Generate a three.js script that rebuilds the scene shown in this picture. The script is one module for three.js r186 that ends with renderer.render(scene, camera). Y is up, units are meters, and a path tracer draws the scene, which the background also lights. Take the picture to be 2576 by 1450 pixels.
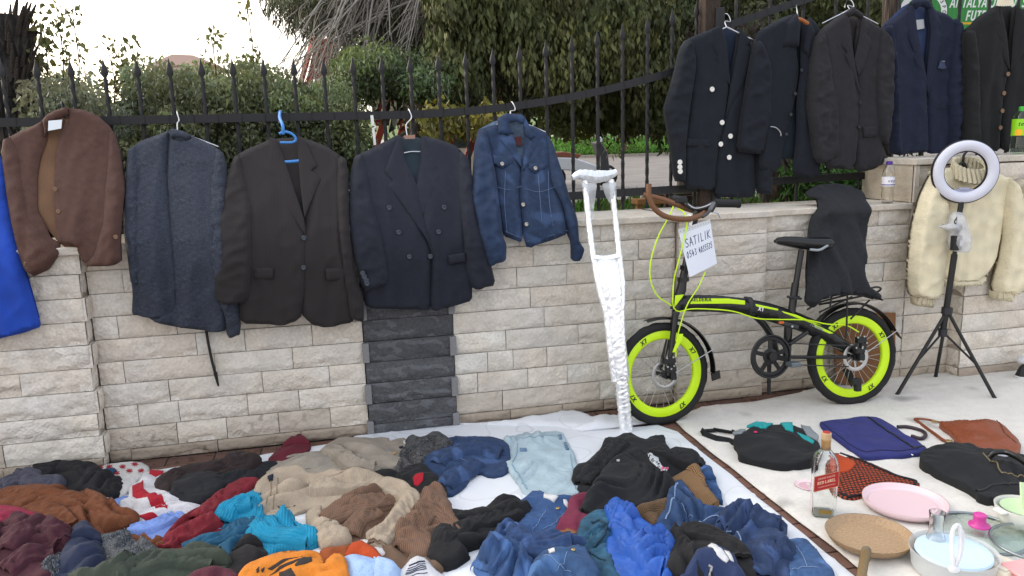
import * as THREE from 'three';
import { ImprovedNoise } from 'three/addons/math/ImprovedNoise.js';
import { mergeGeometries } from 'three/addons/utils/BufferGeometryUtils.js';
import { RoundedBoxGeometry } from 'three/addons/geometries/RoundedBoxGeometry.js';
import { FontLoader } from 'three/addons/loaders/FontLoader.js';
import { TextGeometry } from 'three/addons/geometries/TextGeometry.js';

/* ------------------------------------------------ camera, sky, sun, exposure */
const V3 = (x, y, z) => new THREE.Vector3(x, y, z);
const rad = Math.PI / 180;
const scene = new THREE.Scene();
const EYE = V3(0, 1.329, 3.533);                       // wall face is z = 0, pavement y = 0
const [yaw, pitch, roll] = [12.677 * rad, 10.5 * rad, -1.625 * rad];
const FWD = V3(Math.sin(yaw) * Math.cos(pitch), -Math.sin(pitch), -Math.cos(yaw) * Math.cos(pitch));
const R0 = V3(Math.cos(yaw), 0, Math.sin(yaw)), U0 = R0.clone().cross(FWD);
const RT = R0.clone().multiplyScalar(Math.cos(roll)).addScaledVector(U0, Math.sin(roll));
const UP = U0.clone().multiplyScalar(Math.cos(roll)).addScaledVector(R0, -Math.sin(roll));
const camera = new THREE.PerspectiveCamera(40.87, 1024 / 576, 0.05, 400);
camera.position.copy(EYE);
camera.quaternion.setFromRotationMatrix(new THREE.Matrix4().makeBasis(RT, UP, FWD.clone().negate()));
camera.updateMatrixWorld();

const SUN = V3(-0.72, 0.36, -0.6).normalize();
{ // evening sky: pale blue overhead, bright warm glow low behind the trees on the left
  const W = 512, H = 256, d = new Float32Array(W * H * 4);
  for (let j = 0; j < H; j++) for (let i = 0; i < W; i++) {
    const lat = (j + 0.5) / H * Math.PI - Math.PI / 2, lon = ((i + 0.5) / W - 0.5) * 2 * Math.PI;
    const v = V3(Math.cos(lat) * Math.cos(lon), Math.sin(lat), Math.cos(lat) * Math.sin(lon));
    const t = Math.pow(Math.max(0, v.y), 0.55), a = Math.acos(Math.min(1, Math.max(-1, v.dot(SUN))));
    const g = 5 * Math.exp(-a * a / 0.3) + 0.8 * Math.exp(-a * a / 1.6);
    const k = (j * W + i) * 4;
    d[k] = 1.4 - 0.72 * t + g * 1.0; d[k + 1] = 1.36 - 0.56 * t + g * 0.9; d[k + 2] = 1.32 - 0.3 * t + g * 0.76; d[k + 3] = 1;
    d[k + 2] *= 1 - .45 * Math.exp(-a * a / .8) * Math.exp(-v.y * v.y / .03); d[k + 1] *= 1 - .16 * Math.exp(-a * a / .8) * Math.exp(-v.y * v.y / .03);
    if (v.y < -0.02) { d[k] = 0.3; d[k + 1] = 0.28; d[k + 2] = 0.26; }
  }
  const sky = new THREE.DataTexture(d, W, H, THREE.RGBAFormat, THREE.FloatType);
  sky.mapping = THREE.EquirectangularReflectionMapping; sky.magFilter = sky.minFilter = THREE.LinearFilter;
  sky.needsUpdate = true;
  scene.background = sky; scene.environment = sky;
}
const sun = new THREE.DirectionalLight(0xffe6c4, 1.3);
sun.position.copy(SUN).multiplyScalar(30); sun.target.position.set(0.5, 0.8, 0);
sun.castShadow = true; sun.shadow.radius = 26; sun.shadow.mapSize.set(2048, 2048);
Object.assign(sun.shadow.camera, { left: -12, right: 12, top: 12, bottom: -12, near: 1, far: 80 });
scene.add(sun, sun.target);
const renderer = new THREE.WebGLRenderer({ antialias: true });
renderer.toneMapping = THREE.LinearToneMapping;
renderer.toneMappingExposure = 1.22;
renderer.shadowMap.enabled = true;

/* ------------------------------------------------ helpers */
let seed = 12345;
const rnd = () => { seed = (seed + 0x6D2B79F5) | 0; let t = Math.imul(seed ^ (seed >>> 15), 1 | seed); t = (t + Math.imul(t ^ (t >>> 7), 61 | t)) ^ t; return ((t ^ (t >>> 14)) >>> 0) / 4294967296; };
const rr = (a, b) => a + (b - a) * rnd();
const pick = a => a[Math.floor(rnd() * a.length)];
const PN = new ImprovedNoise();
const n3 = (x, y, z = 0) => PN.noise(x + 31.7, y + 17.3, z + 5.1);
const fbm = (x, y, z = 0, o = 3) => { let s = 0, a = 1, f = 1; for (let i = 0; i < o; i++) { s += a * n3(x * f, y * f, z + i * 7.7); a *= 0.5; f *= 2.03; } return s; };
const clamp = (x, a = 0, b = 1) => Math.min(b, Math.max(a, x));
const smooth = (a, b, x) => { const t = clamp((x - a) / (b - a)); return t * t * (3 - 2 * t); };
const lerp = (a, b, t) => a + (b - a) * t;
// pixels of the photograph at 2576 x 1450 -> rays -> points on planes
const FP = 3082 / 1.58385;
const rayDir = (px, py) => FWD.clone().addScaledVector(RT, (px - 1288) / FP).addScaledVector(UP, -(py - 725) / FP);
const onZ = (px, py, z = 0) => { const d = rayDir(px, py); return EYE.clone().addScaledVector(d, (z - EYE.z) / d.z); };
const onY = (px, py, y = 0) => { const d = rayDir(px, py); return EYE.clone().addScaledVector(d, (y - EYE.y) / d.y); };
const onPlane = (px, py, p, n) => { const d = rayDir(px, py); return EYE.clone().addScaledVector(d, p.clone().sub(EYE).dot(n) / d.dot(n)); };

const taken = {};
const numbered = n => { const k = taken[n] || 0; taken[n] = k + 1; return k ? `${n}_${String(k).padStart(3, '0')}` : n; };
function obj(name, geos, m, parent) {
  const g = Array.isArray(geos) ? (geos.length > 1 ? mergeGeometries(geos.map(clean), false) : geos[0]) : geos;
  const o = new THREE.Mesh(g, m); o.name = parent ? name : numbered(name);
  o.castShadow = o.receiveShadow = true; (parent || scene).add(o); return o;
}
function clean(g) { let h = g.index ? g.toNonIndexed() : g; for (const k of Object.keys(h.attributes)) if (!['position', 'normal', 'uv'].includes(k)) h.deleteAttribute(k); if (!h.attributes.uv) h.setAttribute('uv', new THREE.BufferAttribute(new Float32Array(h.attributes.position.count * 2), 2)); return h; }
function thing(name, label, category, group) {
  const o = new THREE.Group(); o.name = numbered(name); scene.add(o);
  o.userData = { label, category }; if (group) o.userData.group = group; return o;
}
function tag(o, label, category, group) { o.userData.label = label; o.userData.category = category; if (group) o.userData.group = group; return o; }
function struct(o) { o.userData.kind = 'structure'; return o; }
function settle(g) { // move a group's origin to its base
  g.updateMatrixWorld(true); const b = new THREE.Box3().setFromObject(g), c = b.getCenter(V3()); c.y = b.min.y;
  for (const k of g.children) k.position.sub(c); g.position.copy(c); return g;
}
const box = (w, h, d, x = 0, y = 0, z = 0) => { const g = new THREE.BoxGeometry(w, h, d); g.translate(x, y, z); return g; };
const rbox = (w, h, d, r, x = 0, y = 0, z = 0) => { const g = new RoundedBoxGeometry(w, h, d, 2, r); g.translate(x, y, z); return g; };
const aim = (g, a, b) => { const q = new THREE.Quaternion().setFromUnitVectors(V3(0, 1, 0), b.clone().sub(a).normalize()); g.applyQuaternion(q); g.translate((a.x + b.x) / 2, (a.y + b.y) / 2, (a.z + b.z) / 2); return g; };
const bar = (a, b, r, r2 = r, n = 10) => aim(new THREE.CylinderGeometry(r2, r, a.distanceTo(b), n), a, b);
const beam = (a, b, w, d) => aim(new THREE.BoxGeometry(w, a.distanceTo(b), d), a, b);
const tube = (pts, r, n = 8, seg = 0, closed = false) => new THREE.TubeGeometry(new THREE.CatmullRomCurve3(pts, closed), seg || pts.length * 6, r, n, closed);
const disc = (c, n, r, t, seg = 16) => { const a = c.clone().addScaledVector(n, -t / 2), b = c.clone().addScaledVector(n, t / 2); return bar(a, b, r, r, seg); };
const ball = (c, r, sx = 1, sy = 1, sz = 1) => { const g = new THREE.SphereGeometry(r, 12, 8); g.scale(sx, sy, sz); g.translate(c.x, c.y, c.z); return g; };
const lathe = (prof, c, n = 32) => { const g = new THREE.LatheGeometry(prof.map(p => new THREE.Vector2(p[0], p[1])), n); g.translate(c.x, c.y, c.z); return g; };

/* polygon -> triangulation with interior points */
function inside(p, x, y) { let c = false; for (let i = 0, j = p.length - 1; i < p.length; j = i++) { const [xi, yi] = p[i], [xj, yj] = p[j]; if ((yi > y) !== (yj > y) && x < (xj - xi) * (y - yi) / (yj - yi) + xi) c = !c; } return c; }
function edgeDist(p, x, y) { let m = 1e9; for (let i = 0, j = p.length - 1; i < p.length; j = i++) { const [ax, ay] = p[j], [bx, by] = p[i]; const dx = bx - ax, dy = by - ay; const t = clamp(((x - ax) * dx + (y - ay) * dy) / (dx * dx + dy * dy + 1e-12)); const ex = x - ax - t * dx, ey = y - ay - t * dy; const d = ex * ex + ey * ey; if (d < m) m = d; } return Math.sqrt(m); }
const chaikin = p => p.flatMap((a, i) => { const b = p[(i + 1) % p.length]; return [[a[0] * .78 + b[0] * .22, a[1] * .78 + b[1] * .22], [a[0] * .22 + b[0] * .78, a[1] * .22 + b[1] * .78]]; });
function delaunay(P) {
  const n = P.length; let x0 = 1e9, x1 = -1e9, y0 = 1e9, y1 = -1e9; for (const [x, y] of P) { x0 = Math.min(x0, x); x1 = Math.max(x1, x); y0 = Math.min(y0, y); y1 = Math.max(y1, y); }
  const D = Math.max(x1 - x0, y1 - y0) * 20, mx = (x0 + x1) / 2, my = (y0 + y1) / 2;
  const V = P.concat([[mx - D, my - D], [mx, my + D], [mx + D, my - D]]);
  const circ = (i, j, k) => { const [ax, ay] = V[i], [bx, by] = V[j], [cx, cy] = V[k]; const d = 2 * (ax * (by - cy) + bx * (cy - ay) + cx * (ay - by)) || 1e-14; const a = ax * ax + ay * ay, b = bx * bx + by * by, c = cx * cx + cy * cy; const ux = (a * (by - cy) + b * (cy - ay) + c * (ay - by)) / d, uy = (a * (cx - bx) + b * (ax - cx) + c * (bx - ax)) / d; return [i, j, k, ux, uy, (ax - ux) ** 2 + (ay - uy) ** 2]; };
  const order = [...Array(n).keys()].sort((a, b) => V[a][0] - V[b][0]); let open = [circ(n, n + 1, n + 2)]; const done = [];
  for (const c of order) {
    const [cx, cy] = V[c]; const E = []; const keep = [];
    for (const t of open) { const dx = cx - t[3]; if (dx > 0 && dx * dx > t[5]) { done.push(t); continue; } const dy = cy - t[4]; if (dx * dx + dy * dy - t[5] > 1e-12) { keep.push(t); continue; } E.push([t[0], t[1]], [t[1], t[2]], [t[2], t[0]]); }
    const m = new Map(); for (const [a, b] of E) { const k = a < b ? a * 1e6 + b : b * 1e6 + a; m.set(k, m.has(k) ? null : [a, b]); }
    open = keep; for (const e of m.values()) if (e) open.push(circ(e[0], e[1], c));
  }
  return done.concat(open).filter(t => t[0] < n && t[1] < n && t[2] < n).map(t => [t[0], t[1], t[2]]);
}
function area2(p) { let s = 0; for (let i = 0, j = p.length - 1; i < p.length; j = i++) s += p[j][0] * p[i][1] - p[i][0] * p[j][1]; return s; }
function tri2d(poly, g) {
  if (area2(poly) < 0) poly = poly.slice().reverse();
  const B = []; poly.forEach((a, i) => { const b = poly[(i + 1) % poly.length], L = Math.hypot(b[0] - a[0], b[1] - a[1]), k = Math.max(1, Math.round(L / g)); for (let s = 0; s < k; s++) B.push([lerp(a[0], b[0], s / k), lerp(a[1], b[1], s / k)]); });
  const P = B.map(p => [p[0] + rr(-1, 1) * 1e-6, p[1] + rr(-1, 1) * 1e-6]), nB = B.length, dist = B.map(() => 0);
  let x0 = 1e9, x1 = -1e9, y0 = 1e9, y1 = -1e9; for (const [x, y] of poly) { x0 = Math.min(x0, x); x1 = Math.max(x1, x); y0 = Math.min(y0, y); y1 = Math.max(y1, y); }
  let row = 0; for (let y = y0 + g * .5; y < y1; y += g * .87, row++) for (let x = x0 + (row % 2) * g / 2; x < x1; x += g) { const px = x + rr(-.16, .16) * g, py = y + rr(-.16, .16) * g; if (!inside(poly, px, py)) continue; const d = edgeDist(poly, px, py); if (d < g * .55) continue; P.push([px, py]); dist.push(d); }
  const T = []; for (const [a, b, c] of delaunay(P)) { const x = (P[a][0] + P[b][0] + P[c][0]) / 3, y = (P[a][1] + P[b][1] + P[c][1]) / 3; if (!inside(poly, x, y)) continue; const s = (P[b][0] - P[a][0]) * (P[c][1] - P[a][1]) - (P[c][0] - P[a][0]) * (P[b][1] - P[a][1]); T.push(s > 0 ? [a, b, c] : [a, c, b]); }
  return { P, T, nB, dist, poly };
}
/* closed shell: top surface at height h(a,b,dist), underside at low(a,b,dist); M maps (a,b,h) to space */
function shell(poly, g, h, low, M, flip = false) {
  const { P, T, nB, dist } = tri2d(poly, g), n = P.length, pos = [], uv = [], idx = [];
  const top = P.map((p, i) => h(p[0], p[1], dist[i]));
  P.forEach((p, i) => { const q = M(p[0], p[1], top[i]); pos.push(q.x, q.y, q.z); uv.push(p[0], p[1]); });
  P.forEach((p, i) => { const q = M(p[0], p[1], low(p[0], p[1], dist[i], top[i])); pos.push(q.x, q.y, q.z); uv.push(p[0], p[1]); });
  for (const [a, b, c] of T) { flip ? idx.push(a, c, b, n + a, n + b, n + c) : idx.push(a, b, c, n + a, n + c, n + b); }
  for (let i = 0; i < nB; i++) { const j = (i + 1) % nB; flip ? idx.push(i, j, n + i, j, n + j, n + i) : idx.push(i, n + i, j, j, n + i, n + j); }
  const G = new THREE.BufferGeometry(); G.setAttribute('position', new THREE.Float32BufferAttribute(pos, 3)); G.setAttribute('uv', new THREE.Float32BufferAttribute(uv, 2)); G.setIndex(idx); G.computeVertexNormals();
  return G;
}
/* ------------------------------------------------ textures (uv in metres, tile = size) */
function tex(size, N, fn, srgb = true) { // fn(u,v) -> [r,g,b] 0..1
  const d = new Uint8Array(N * N * 4); for (let j = 0; j < N; j++) for (let i = 0; i < N; i++) { const c = fn(i / N, j / N, i, j), k = (j * N + i) * 4; d[k] = clamp(c[0]) * 255; d[k + 1] = clamp(c[1]) * 255; d[k + 2] = clamp(c[2]) * 255; d[k + 3] = 255; }
  const t = new THREE.DataTexture(d, N, N); t.wrapS = t.wrapT = THREE.RepeatWrapping; t.magFilter = THREE.LinearFilter; t.minFilter = THREE.LinearMipmapLinearFilter; t.generateMipmaps = true; t.repeat.set(1 / size, 1 / size); if (srgb) t.colorSpace = THREE.SRGBColorSpace; t.needsUpdate = true; return t;
}
// noise that tiles: blend of four shifted copies
const tn = (u, v, f, z = 0) => { const a = n3(u * f, v * f, z), b = n3((u - 1) * f, v * f, z), c = n3(u * f, (v - 1) * f, z), d = n3((u - 1) * f, (v - 1) * f, z); return lerp(lerp(a, b, u), lerp(c, d, u), v); };
const grey = v => [v, v, v];
const TX = {
  wool: tex(0.2, 256, (u, v) => grey(0.86 + 0.22 * tn(u, v, 60) + 0.12 * tn(u, v, 9, 3))),
  pin: tex(0.2, 256, (u, v) => grey(0.82 + 0.2 * tn(u, v, 60) + (Math.abs(((u * 14) % 1) - .5) < .08 ? .07 : 0))),
  heather: tex(0.16, 256, (u, v) => grey(0.8 + 0.36 * tn(u * 1, v, 40) + 0.22 * tn(u, v, 12, 8) + 0.12 * n3(u * 150, v * 50, 3))),
  denim: tex(0.3, 512, (u, v, i, j) => { const w = ((i + j) % 4 < 2 ? .05 : -.05), f = 0.78 + 0.3 * tn(u, v, 5, 2) + .22 * tn(u, v, 16, 5) + .12 * n3(i * .9, j * .12, 1) + w; return [f * .97, f, f * 1.02]; }),
  denimF: tex(0.45, 512, (u, v, i, j) => { const fade = smooth(.05, .5, tn(u, v, 6, 2)), st = n3(i * .8, j * .1, 1); const f = .72 + .5 * fade + .16 * tn(u, v, 22, 5) + .1 * st; return [f * lerp(.94, 1.06, fade), f, f * lerp(1.03, .96, fade)]; }),
  cotton: tex(0.3, 256, (u, v) => grey(0.9 + 0.1 * tn(u, v, 70) + 0.12 * tn(u, v, 5, 6))),
  marl: tex(0.2, 256, (u, v, i, j) => grey(0.6 + 0.75 * n3(i * .35, j * .16, 2) + .35 * tn(u, v, 10, 2))),
  check: tex(0.04, 128, (u, v) => { const a = (u * 8 % 1) < .5, b = (v * 8 % 1) < .5; return a && b ? [.35, .28, .22] : (a || b) ? [.62, .54, .44] : [.86, .78, .66]; }),
  cord: tex(0.05, 128, (u, v) => grey(.86 + .12 * Math.sin(u * Math.PI * 2 * 8) + .1 * tn(u, v, 20))),
  dots: tex(0.2, 256, (u, v) => { const x = u * 12, y = v * 12, o = Math.floor(y) % 2 * .5, fx = ((x + o) % 1) - .5, fy = (y % 1) - .5; const on = fx * fx + fy * fy < .13 + .12 * n3(u * 30, v * 30); return on ? [.62, .22, .07] : [.07, .04, .035]; }),
  weaveB: tex(0.02, 64, (u, v, i, j) => grey(.5 + .25 * Math.sin(u * 50.26) * Math.sin(v * 50.26) + .2 * n3(i * .5, j * .5)), false),
  knitB: tex(0.06, 128, (u, v) => { const x = u * 6, y = v * 10; const c = Math.abs((x % 1) - .5) * 2; return grey(.35 + .6 * Math.abs(Math.sin((y + c * .6) * Math.PI)) * Math.sqrt(Math.max(0, 1 - c * c * .8))); }, false),
  ribB: tex(0.06, 128, (u, v) => grey(.5 + .5 * Math.sin(u * Math.PI * 2 * 6)), false),
  crumpleB: tex(0.35, 512, (u, v) => { const w = .12 * tn(u, v, 4, 9); const a = Math.abs(tn(u, v, 7 + w, 1)), b = Math.abs(tn(u, v, 15, 4)); return grey(clamp(.2 + 1.5 * a + .5 * b)); }, false),
  foilB: tex(0.14, 256, (u, v) => { const a = Math.abs(tn(u, v, 9, 1)), b = Math.abs(tn(u, v, 22, 4)), c = Math.abs(tn(u, v, 45, 4)); return grey(clamp(1.5 * a + 1.1 * b + .5 * c)); }, false),
  stoneC: tex(0.9, 512, (u, v) => { const a = tn(u, v, 6, 1), b = tn(u, v, 18, 3), c = tn(u, v, 70, 5), r = clamp(.5 + tn(u, v, 4, 9) * 1.6); const f = .93 + .1 * a + .08 * b + .1 * c; return [f, f * lerp(.995, .975, r), f * lerp(.985, .935, r)]; }),
  flake: tex(0.45, 512, (u, v) => { const w = .05 * tn(u, v, 9, 2), k = tn(u + w, v * 2.2 + w, 6, 3) + .3 * tn(u, v, 30, 6); const on = smooth(.16, .24, k); const f = lerp(.7 + .16 * tn(u, v, 34, 1), .9, on * (.5 + .5 * clamp(.5 + tn(u, v, 50, 8)))); return grey(f + .06 * tn(u, v, 90, 4)); }),
  stoneB: tex(0.5, 512, (u, v) => { const w = .2 * tn(u, v, 5, 2); const a = tn(u + w * .1, v + w * .2, 8, 1), b = Math.abs(tn(u, v + w * .15, 12, 3)), c = tn(u, v, 50, 5); return grey(clamp(.55 + .5 * a - .45 * b + .16 * c)); }, false),
  dirt: tex(1.3, 512, (u, v) => { const a = tn(u, v, 5, 1), b = tn(u, v, 22, 2), s = clamp((tn(u, v, 9, 4) - .25) * 3), c = tn(u, v, 90, 3); const f = .93 + .07 * a + .05 * b + .05 * c - .28 * s; return [f, f * .985, f * .96]; }),
  sheet: tex(1.1, 512, (u, v) => { const s = clamp((tn(u, v, 7, 4) - .22) * 2), c = Math.abs(tn(u, v, 5, 2)) < .012 ? .06 : 0; const f = .97 + .03 * tn(u, v, 3, 1) - .1 * s - c; return [f, f, f]; }),
  asphalt: tex(1.5, 256, (u, v) => grey(.8 + .3 * tn(u, v, 90) + .2 * tn(u, v, 7, 2))),
  bark: tex(0.5, 256, (u, v) => { const a = Math.abs(n3(u * 14, v * 3.2, 1)), b = n3(u * 40, v * 12, 2); return grey(.5 + 1.1 * a + .3 * b); }),
  wood: tex(0.5, 256, (u, v) => { const a = n3(u * 3, v * 30 + n3(u * 4, v * 4) * 2, 1); return [.85 + .25 * a, .82 + .28 * a, .78 + .3 * a]; }),
  speck: tex(0.08, 256, (u, v, i, j) => { const s = n3(i * .7, j * .7, 2) + .6 * tn(u, v, 12, 3); const f = .88 + .3 * s; return [f, f * .98, f * .95]; }),
};
const cl = (t, size) => { const c = t.clone(); c.repeat.set(1 / size, 1 / size); c.needsUpdate = true; return c; };
const mat = (color, o = {}) => new THREE.MeshStandardMaterial({ color, roughness: 0.9, side: THREE.DoubleSide, ...o });
const cloth = (color, t = TX.wool, bump = TX.weaveB, bs = 0.0006, o = {}) => new THREE.MeshPhysicalMaterial({ color, map: t, bumpMap: bump, bumpScale: bs, roughness: 0.92, sheen: 0.15, sheenRoughness: 0.6, sheenColor: new THREE.Color(color).lerp(new THREE.Color(0xffffff), .3), side: THREE.DoubleSide, ...o });
function canvasTex(w, h, draw) { const c = document.createElement('canvas'); c.width = w; c.height = h; draw(c.getContext('2d'), w, h); const t = new THREE.CanvasTexture(c); t.colorSpace = THREE.SRGBColorSpace; return t; }
/* flat quad patch with uv 0..1 through four corners (bl, br, tr, tl), n segments, optional push */
function quad(bl, br, tr, tl, n = 6, bend = 0) {
  const g = new THREE.PlaneGeometry(1, 1, n, n), p = g.attributes.position, nrm = br.clone().sub(bl).cross(tl.clone().sub(bl)).normalize();
  for (let i = 0; i < p.count; i++) { const u = p.getX(i) + .5, v = p.getY(i) + .5; const q = bl.clone().lerp(br, u).lerp(tl.clone().lerp(tr, u), v).addScaledVector(nrm, bend * (4 * u * (1 - u)) * (.4 + .6 * v)); p.setXYZ(i, q.x, q.y, q.z); }
  g.computeVertexNormals(); return g;
}
const M_ = {
  black: mat(0x121314, { roughness: .55 }), blackGloss: mat(0x0c0d0e, { roughness: .28 }), iron: mat(0x16171b, { roughness: .6 }), rubber: mat(0x191919, { roughness: .85 }),
  steel: mat(0xb8b8b8, { roughness: .35, metalness: 1 }), wire: mat(0xc9c9cc, { roughness: .3, metalness: 1 }), neon: mat(0xc8ee0a, { roughness: .45 }),
  white: mat(0xe6e6e4, { roughness: .5 }), brownWood: mat(0x6b4526, { roughness: .5 }), pine: mat(0xa67c4e, { map: TX.wood }), dkplastic: mat(0x24262b, { roughness: .5 }),
};
/* ------------------------------------------------ ground, pavers, terrain behind the wall */
{
  const g = new THREE.PlaneGeometry(60, 40, 1, 1); g.rotateX(-Math.PI / 2); g.translate(0, -0.012, 19.3);
  { const p = g.attributes.position, uv = g.attributes.uv; for (let i = 0; i < p.count; i++) uv.setXY(i, p.getX(i), p.getZ(i)); }
  struct(obj('street_ground', g, mat(0x8a817a, { map: TX.asphalt })));
  // concrete block pavers showing along the foot of the wall and in the gap between the sheets
  const pav = struct(new THREE.Group()); pav.name = 'pavement'; scene.add(pav);
  const pm = [0x77584d, 0x7d5a4e, 0x6b5048, 0x6b6660, 0x7a7a70].map(c => mat(c, { map: cl(TX.stoneC, .5), bumpMap: TX.stoneB, bumpScale: .002 }));
  for (let r = 0; r < 3; r++) for (let k = 0; k < 31; k++) {
    const w = .2, x = -1.7 + k * w + (r % 2) * .1, z = .05 + r * .1;
    obj('paver', rbox(w - .006, .05, .094, .004, x, -.028 + rr(-.001, .001), z), r === 1 && k % 4 === 1 ? pm[3 + k % 2] : pm[Math.floor(rnd() * 3)], pav);
  }
  { const fl = new THREE.BufferGeometry(); fl.setAttribute('position', new THREE.Float32BufferAttribute([-.5, 0, 0, 0, .12, -.35, .55, .02, 0, 0, .1, .35], 3)); fl.setIndex([0, 2, 1, 0, 3, 2]); fl.computeVertexNormals(); const n = 1100, im = new THREE.InstancedMesh(fl, mat(0x5a4634), n), q = new THREE.Object3D(), cc = new THREE.Color(); im.name = 'leaf_litter';
    for (let i = 0; i < n; i++) { q.position.set(rr(-1.5, 3.2), .001 + rr(0, .006), .03 + Math.pow(rnd(), 2.2) * .16); if (q.position.x > 1.6 && q.position.x < 2.14) q.position.z += .05; q.rotation.set(rr(-.4, .4), rr(0, 6.3), rr(-.4, .4)); q.scale.setScalar(i % 9 ? rr(.004, .012) : rr(.014, .026)); q.updateMatrix(); im.setMatrixAt(i, q.matrix); const t = rr(.5, 1.5); im.setColorAt(i, cc.setRGB(t, t * rr(.8, 1), t * rr(.6, .9))); } im.castShadow = im.receiveShadow = true; im.userData = { label: 'brown crumbs of soil and leaf litter along the wall foot', category: 'leaf litter', kind: 'stuff' }; scene.add(im); }
  for (let k = 0; k < 15; k++) obj('paver', rbox(.194, .05, .094, .004, 1.49 + (k % 2) * .02, -.028, .35 + k * .1), pm[Math.floor(rnd() * 3)], pav);
  settle(pav);
}
{
  const soil = new THREE.PlaneGeometry(26, 2.2, 60, 8); soil.rotateX(-Math.PI / 2); soil.translate(1, 0, -1.52);
  const p = soil.attributes.position, uv = soil.attributes.uv; for (let i = 0; i < p.count; i++) { p.setY(i, (p.getZ(i) < -2.6 ? .2 : .86) + .05 * fbm(p.getX(i) * 2, p.getZ(i) * 2)); uv.setXY(i, p.getX(i), p.getZ(i)); } soil.computeVertexNormals();
  struct(obj('planting_bed', soil, mat(0x4a3f30, { map: TX.dirt })));
  const road = new THREE.PlaneGeometry(160, 46.5, 1, 1); road.rotateX(-Math.PI / 2); road.translate(10, .3, -25.2); { const p = road.attributes.position, uv = road.attributes.uv; for (let i = 0; i < p.count; i++) uv.setXY(i, p.getX(i), p.getZ(i)); }
  struct(obj('road', road, mat(0x807a76, { map: cl(TX.asphalt, 6) })));
  const lawn = new THREE.PlaneGeometry(240, 80, 80, 40); lawn.rotateX(-Math.PI / 2); lawn.translate(10, 0, -88.2);
  const LY = z => .42 + Math.max(0, -48.2 - z) * .075;
  { const p = lawn.attributes.position, uv = lawn.attributes.uv; for (let i = 0; i < p.count; i++) { const z = p.getZ(i); p.setY(i, LY(z) + .1 * n3(p.getX(i) * .3, z * .3)); uv.setXY(i, p.getX(i), z); } lawn.computeVertexNormals(); }
  struct(obj('lawn', lawn, mat(0x55702a, { map: cl(TX.dirt, 7) })));
  const kb = struct(new THREE.Group()); kb.name = 'kerb'; scene.add(kb); const km = mat(0x9a948a, { map: TX.stoneC });
  for (let k = 0; k < 30; k++) obj('kerb_stone', rbox(1.98, .24, .4, .02, -10 + k * 2, .36, -48.1), km, kb); settle(kb);
  const road2 = new THREE.PlaneGeometry(60, 6, 1, 1); road2.rotateX(-Math.PI / 2 + .075); road2.translate(34, LY(-66) + .12, -66); struct(obj('far_road', road2, mat(0x9c9794)));
  const blade = new THREE.BufferGeometry(); blade.setAttribute('position', new THREE.Float32BufferAttribute([-.006, 0, 0, .006, 0, 0, -.004, .06, .012, .004, .06, .012, 0, .11, .04], 3)); blade.setIndex([0, 1, 2, 1, 3, 2, 2, 3, 4]); blade.computeVertexNormals();
  const put = (name, n, place, m, lab) => { const im = new THREE.InstancedMesh(blade, m, n); im.name = name; const q = new THREE.Object3D(), c = new THREE.Color(); for (let i = 0; i < n; i++) { place(q, i); q.updateMatrix(); im.setMatrixAt(i, q.matrix); im.setColorAt(i, c.setRGB(rr(.6, 1.1), rr(.8, 1.15), rr(.5, .9))); } im.userData = { label: lab, category: 'grass', kind: 'stuff' }; im.castShadow = im.receiveShadow = true; scene.add(im); };
  put('grass', 6000, q => { q.position.set(rr(-3, 6.5), .84 + rr(0, .03), -.46 - Math.pow(rnd(), 1.3) * 2); q.rotation.set(rr(-.6, .6), rr(0, 6.3), rr(-.5, .5)); q.scale.setScalar(rr(.5, 1.25)); }, mat(0x4d7a25), 'short green grass growing behind the fence foot');
  put('lawn_grass', 16000, q => { const z = -48.4 - Math.pow(rnd(), 1.5) * 18; q.position.set(rr(8, 34), LY(z), z); q.rotation.set(rr(-.5, .5), rr(0, 6.3), rr(-.4, .4)); q.scale.set(9, rr(1.5, 4), 8); }, mat(0x52792a), 'bright lawn grass across the road beyond the kerb');
}

/* ------------------------------------------------ stone walls and pillars */
const stoneM = [[0.75, 0.715, 0.665], [0.76, 0.725, 0.675], [0.745, 0.71, 0.66], [0.76, 0.715, 0.655], [0.77, 0.745, 0.7], [0.745, 0.7, 0.645]].map(c => new THREE.MeshStandardMaterial({ color: new THREE.Color(...c), map: TX.stoneC, bumpMap: TX.stoneB, bumpScale: .013, roughness: .92 }));
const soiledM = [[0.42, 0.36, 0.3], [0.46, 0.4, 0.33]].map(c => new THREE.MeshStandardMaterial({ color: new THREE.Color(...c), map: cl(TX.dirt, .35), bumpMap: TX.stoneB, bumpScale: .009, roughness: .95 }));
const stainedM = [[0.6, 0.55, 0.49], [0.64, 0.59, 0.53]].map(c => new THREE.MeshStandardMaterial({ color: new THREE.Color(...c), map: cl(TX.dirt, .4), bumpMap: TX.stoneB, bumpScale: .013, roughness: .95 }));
const darkM = [[0.155, 0.158, 0.172], [0.175, 0.178, 0.192], [0.14, 0.143, 0.156]].map(c => new THREE.MeshStandardMaterial({ color: new THREE.Color(...c), map: TX.flake, bumpMap: TX.stoneB, bumpScale: .014, roughness: .8 }));
const darkPatch = new THREE.MeshStandardMaterial({ color: new THREE.Color(.24, .245, .265), map: TX.stoneC, roughness: .7 });
const copeM = new THREE.MeshStandardMaterial({ color: new THREE.Color(.7, .66, .6), map: TX.stoneC, bumpMap: TX.stoneB, bumpScale: .0025, roughness: .75 });
const mortarM = mat(0xa59c90, { map: TX.dirt });
const darkMortar = mat(0x2b2a2c);
let stoneId = 0;
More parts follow.
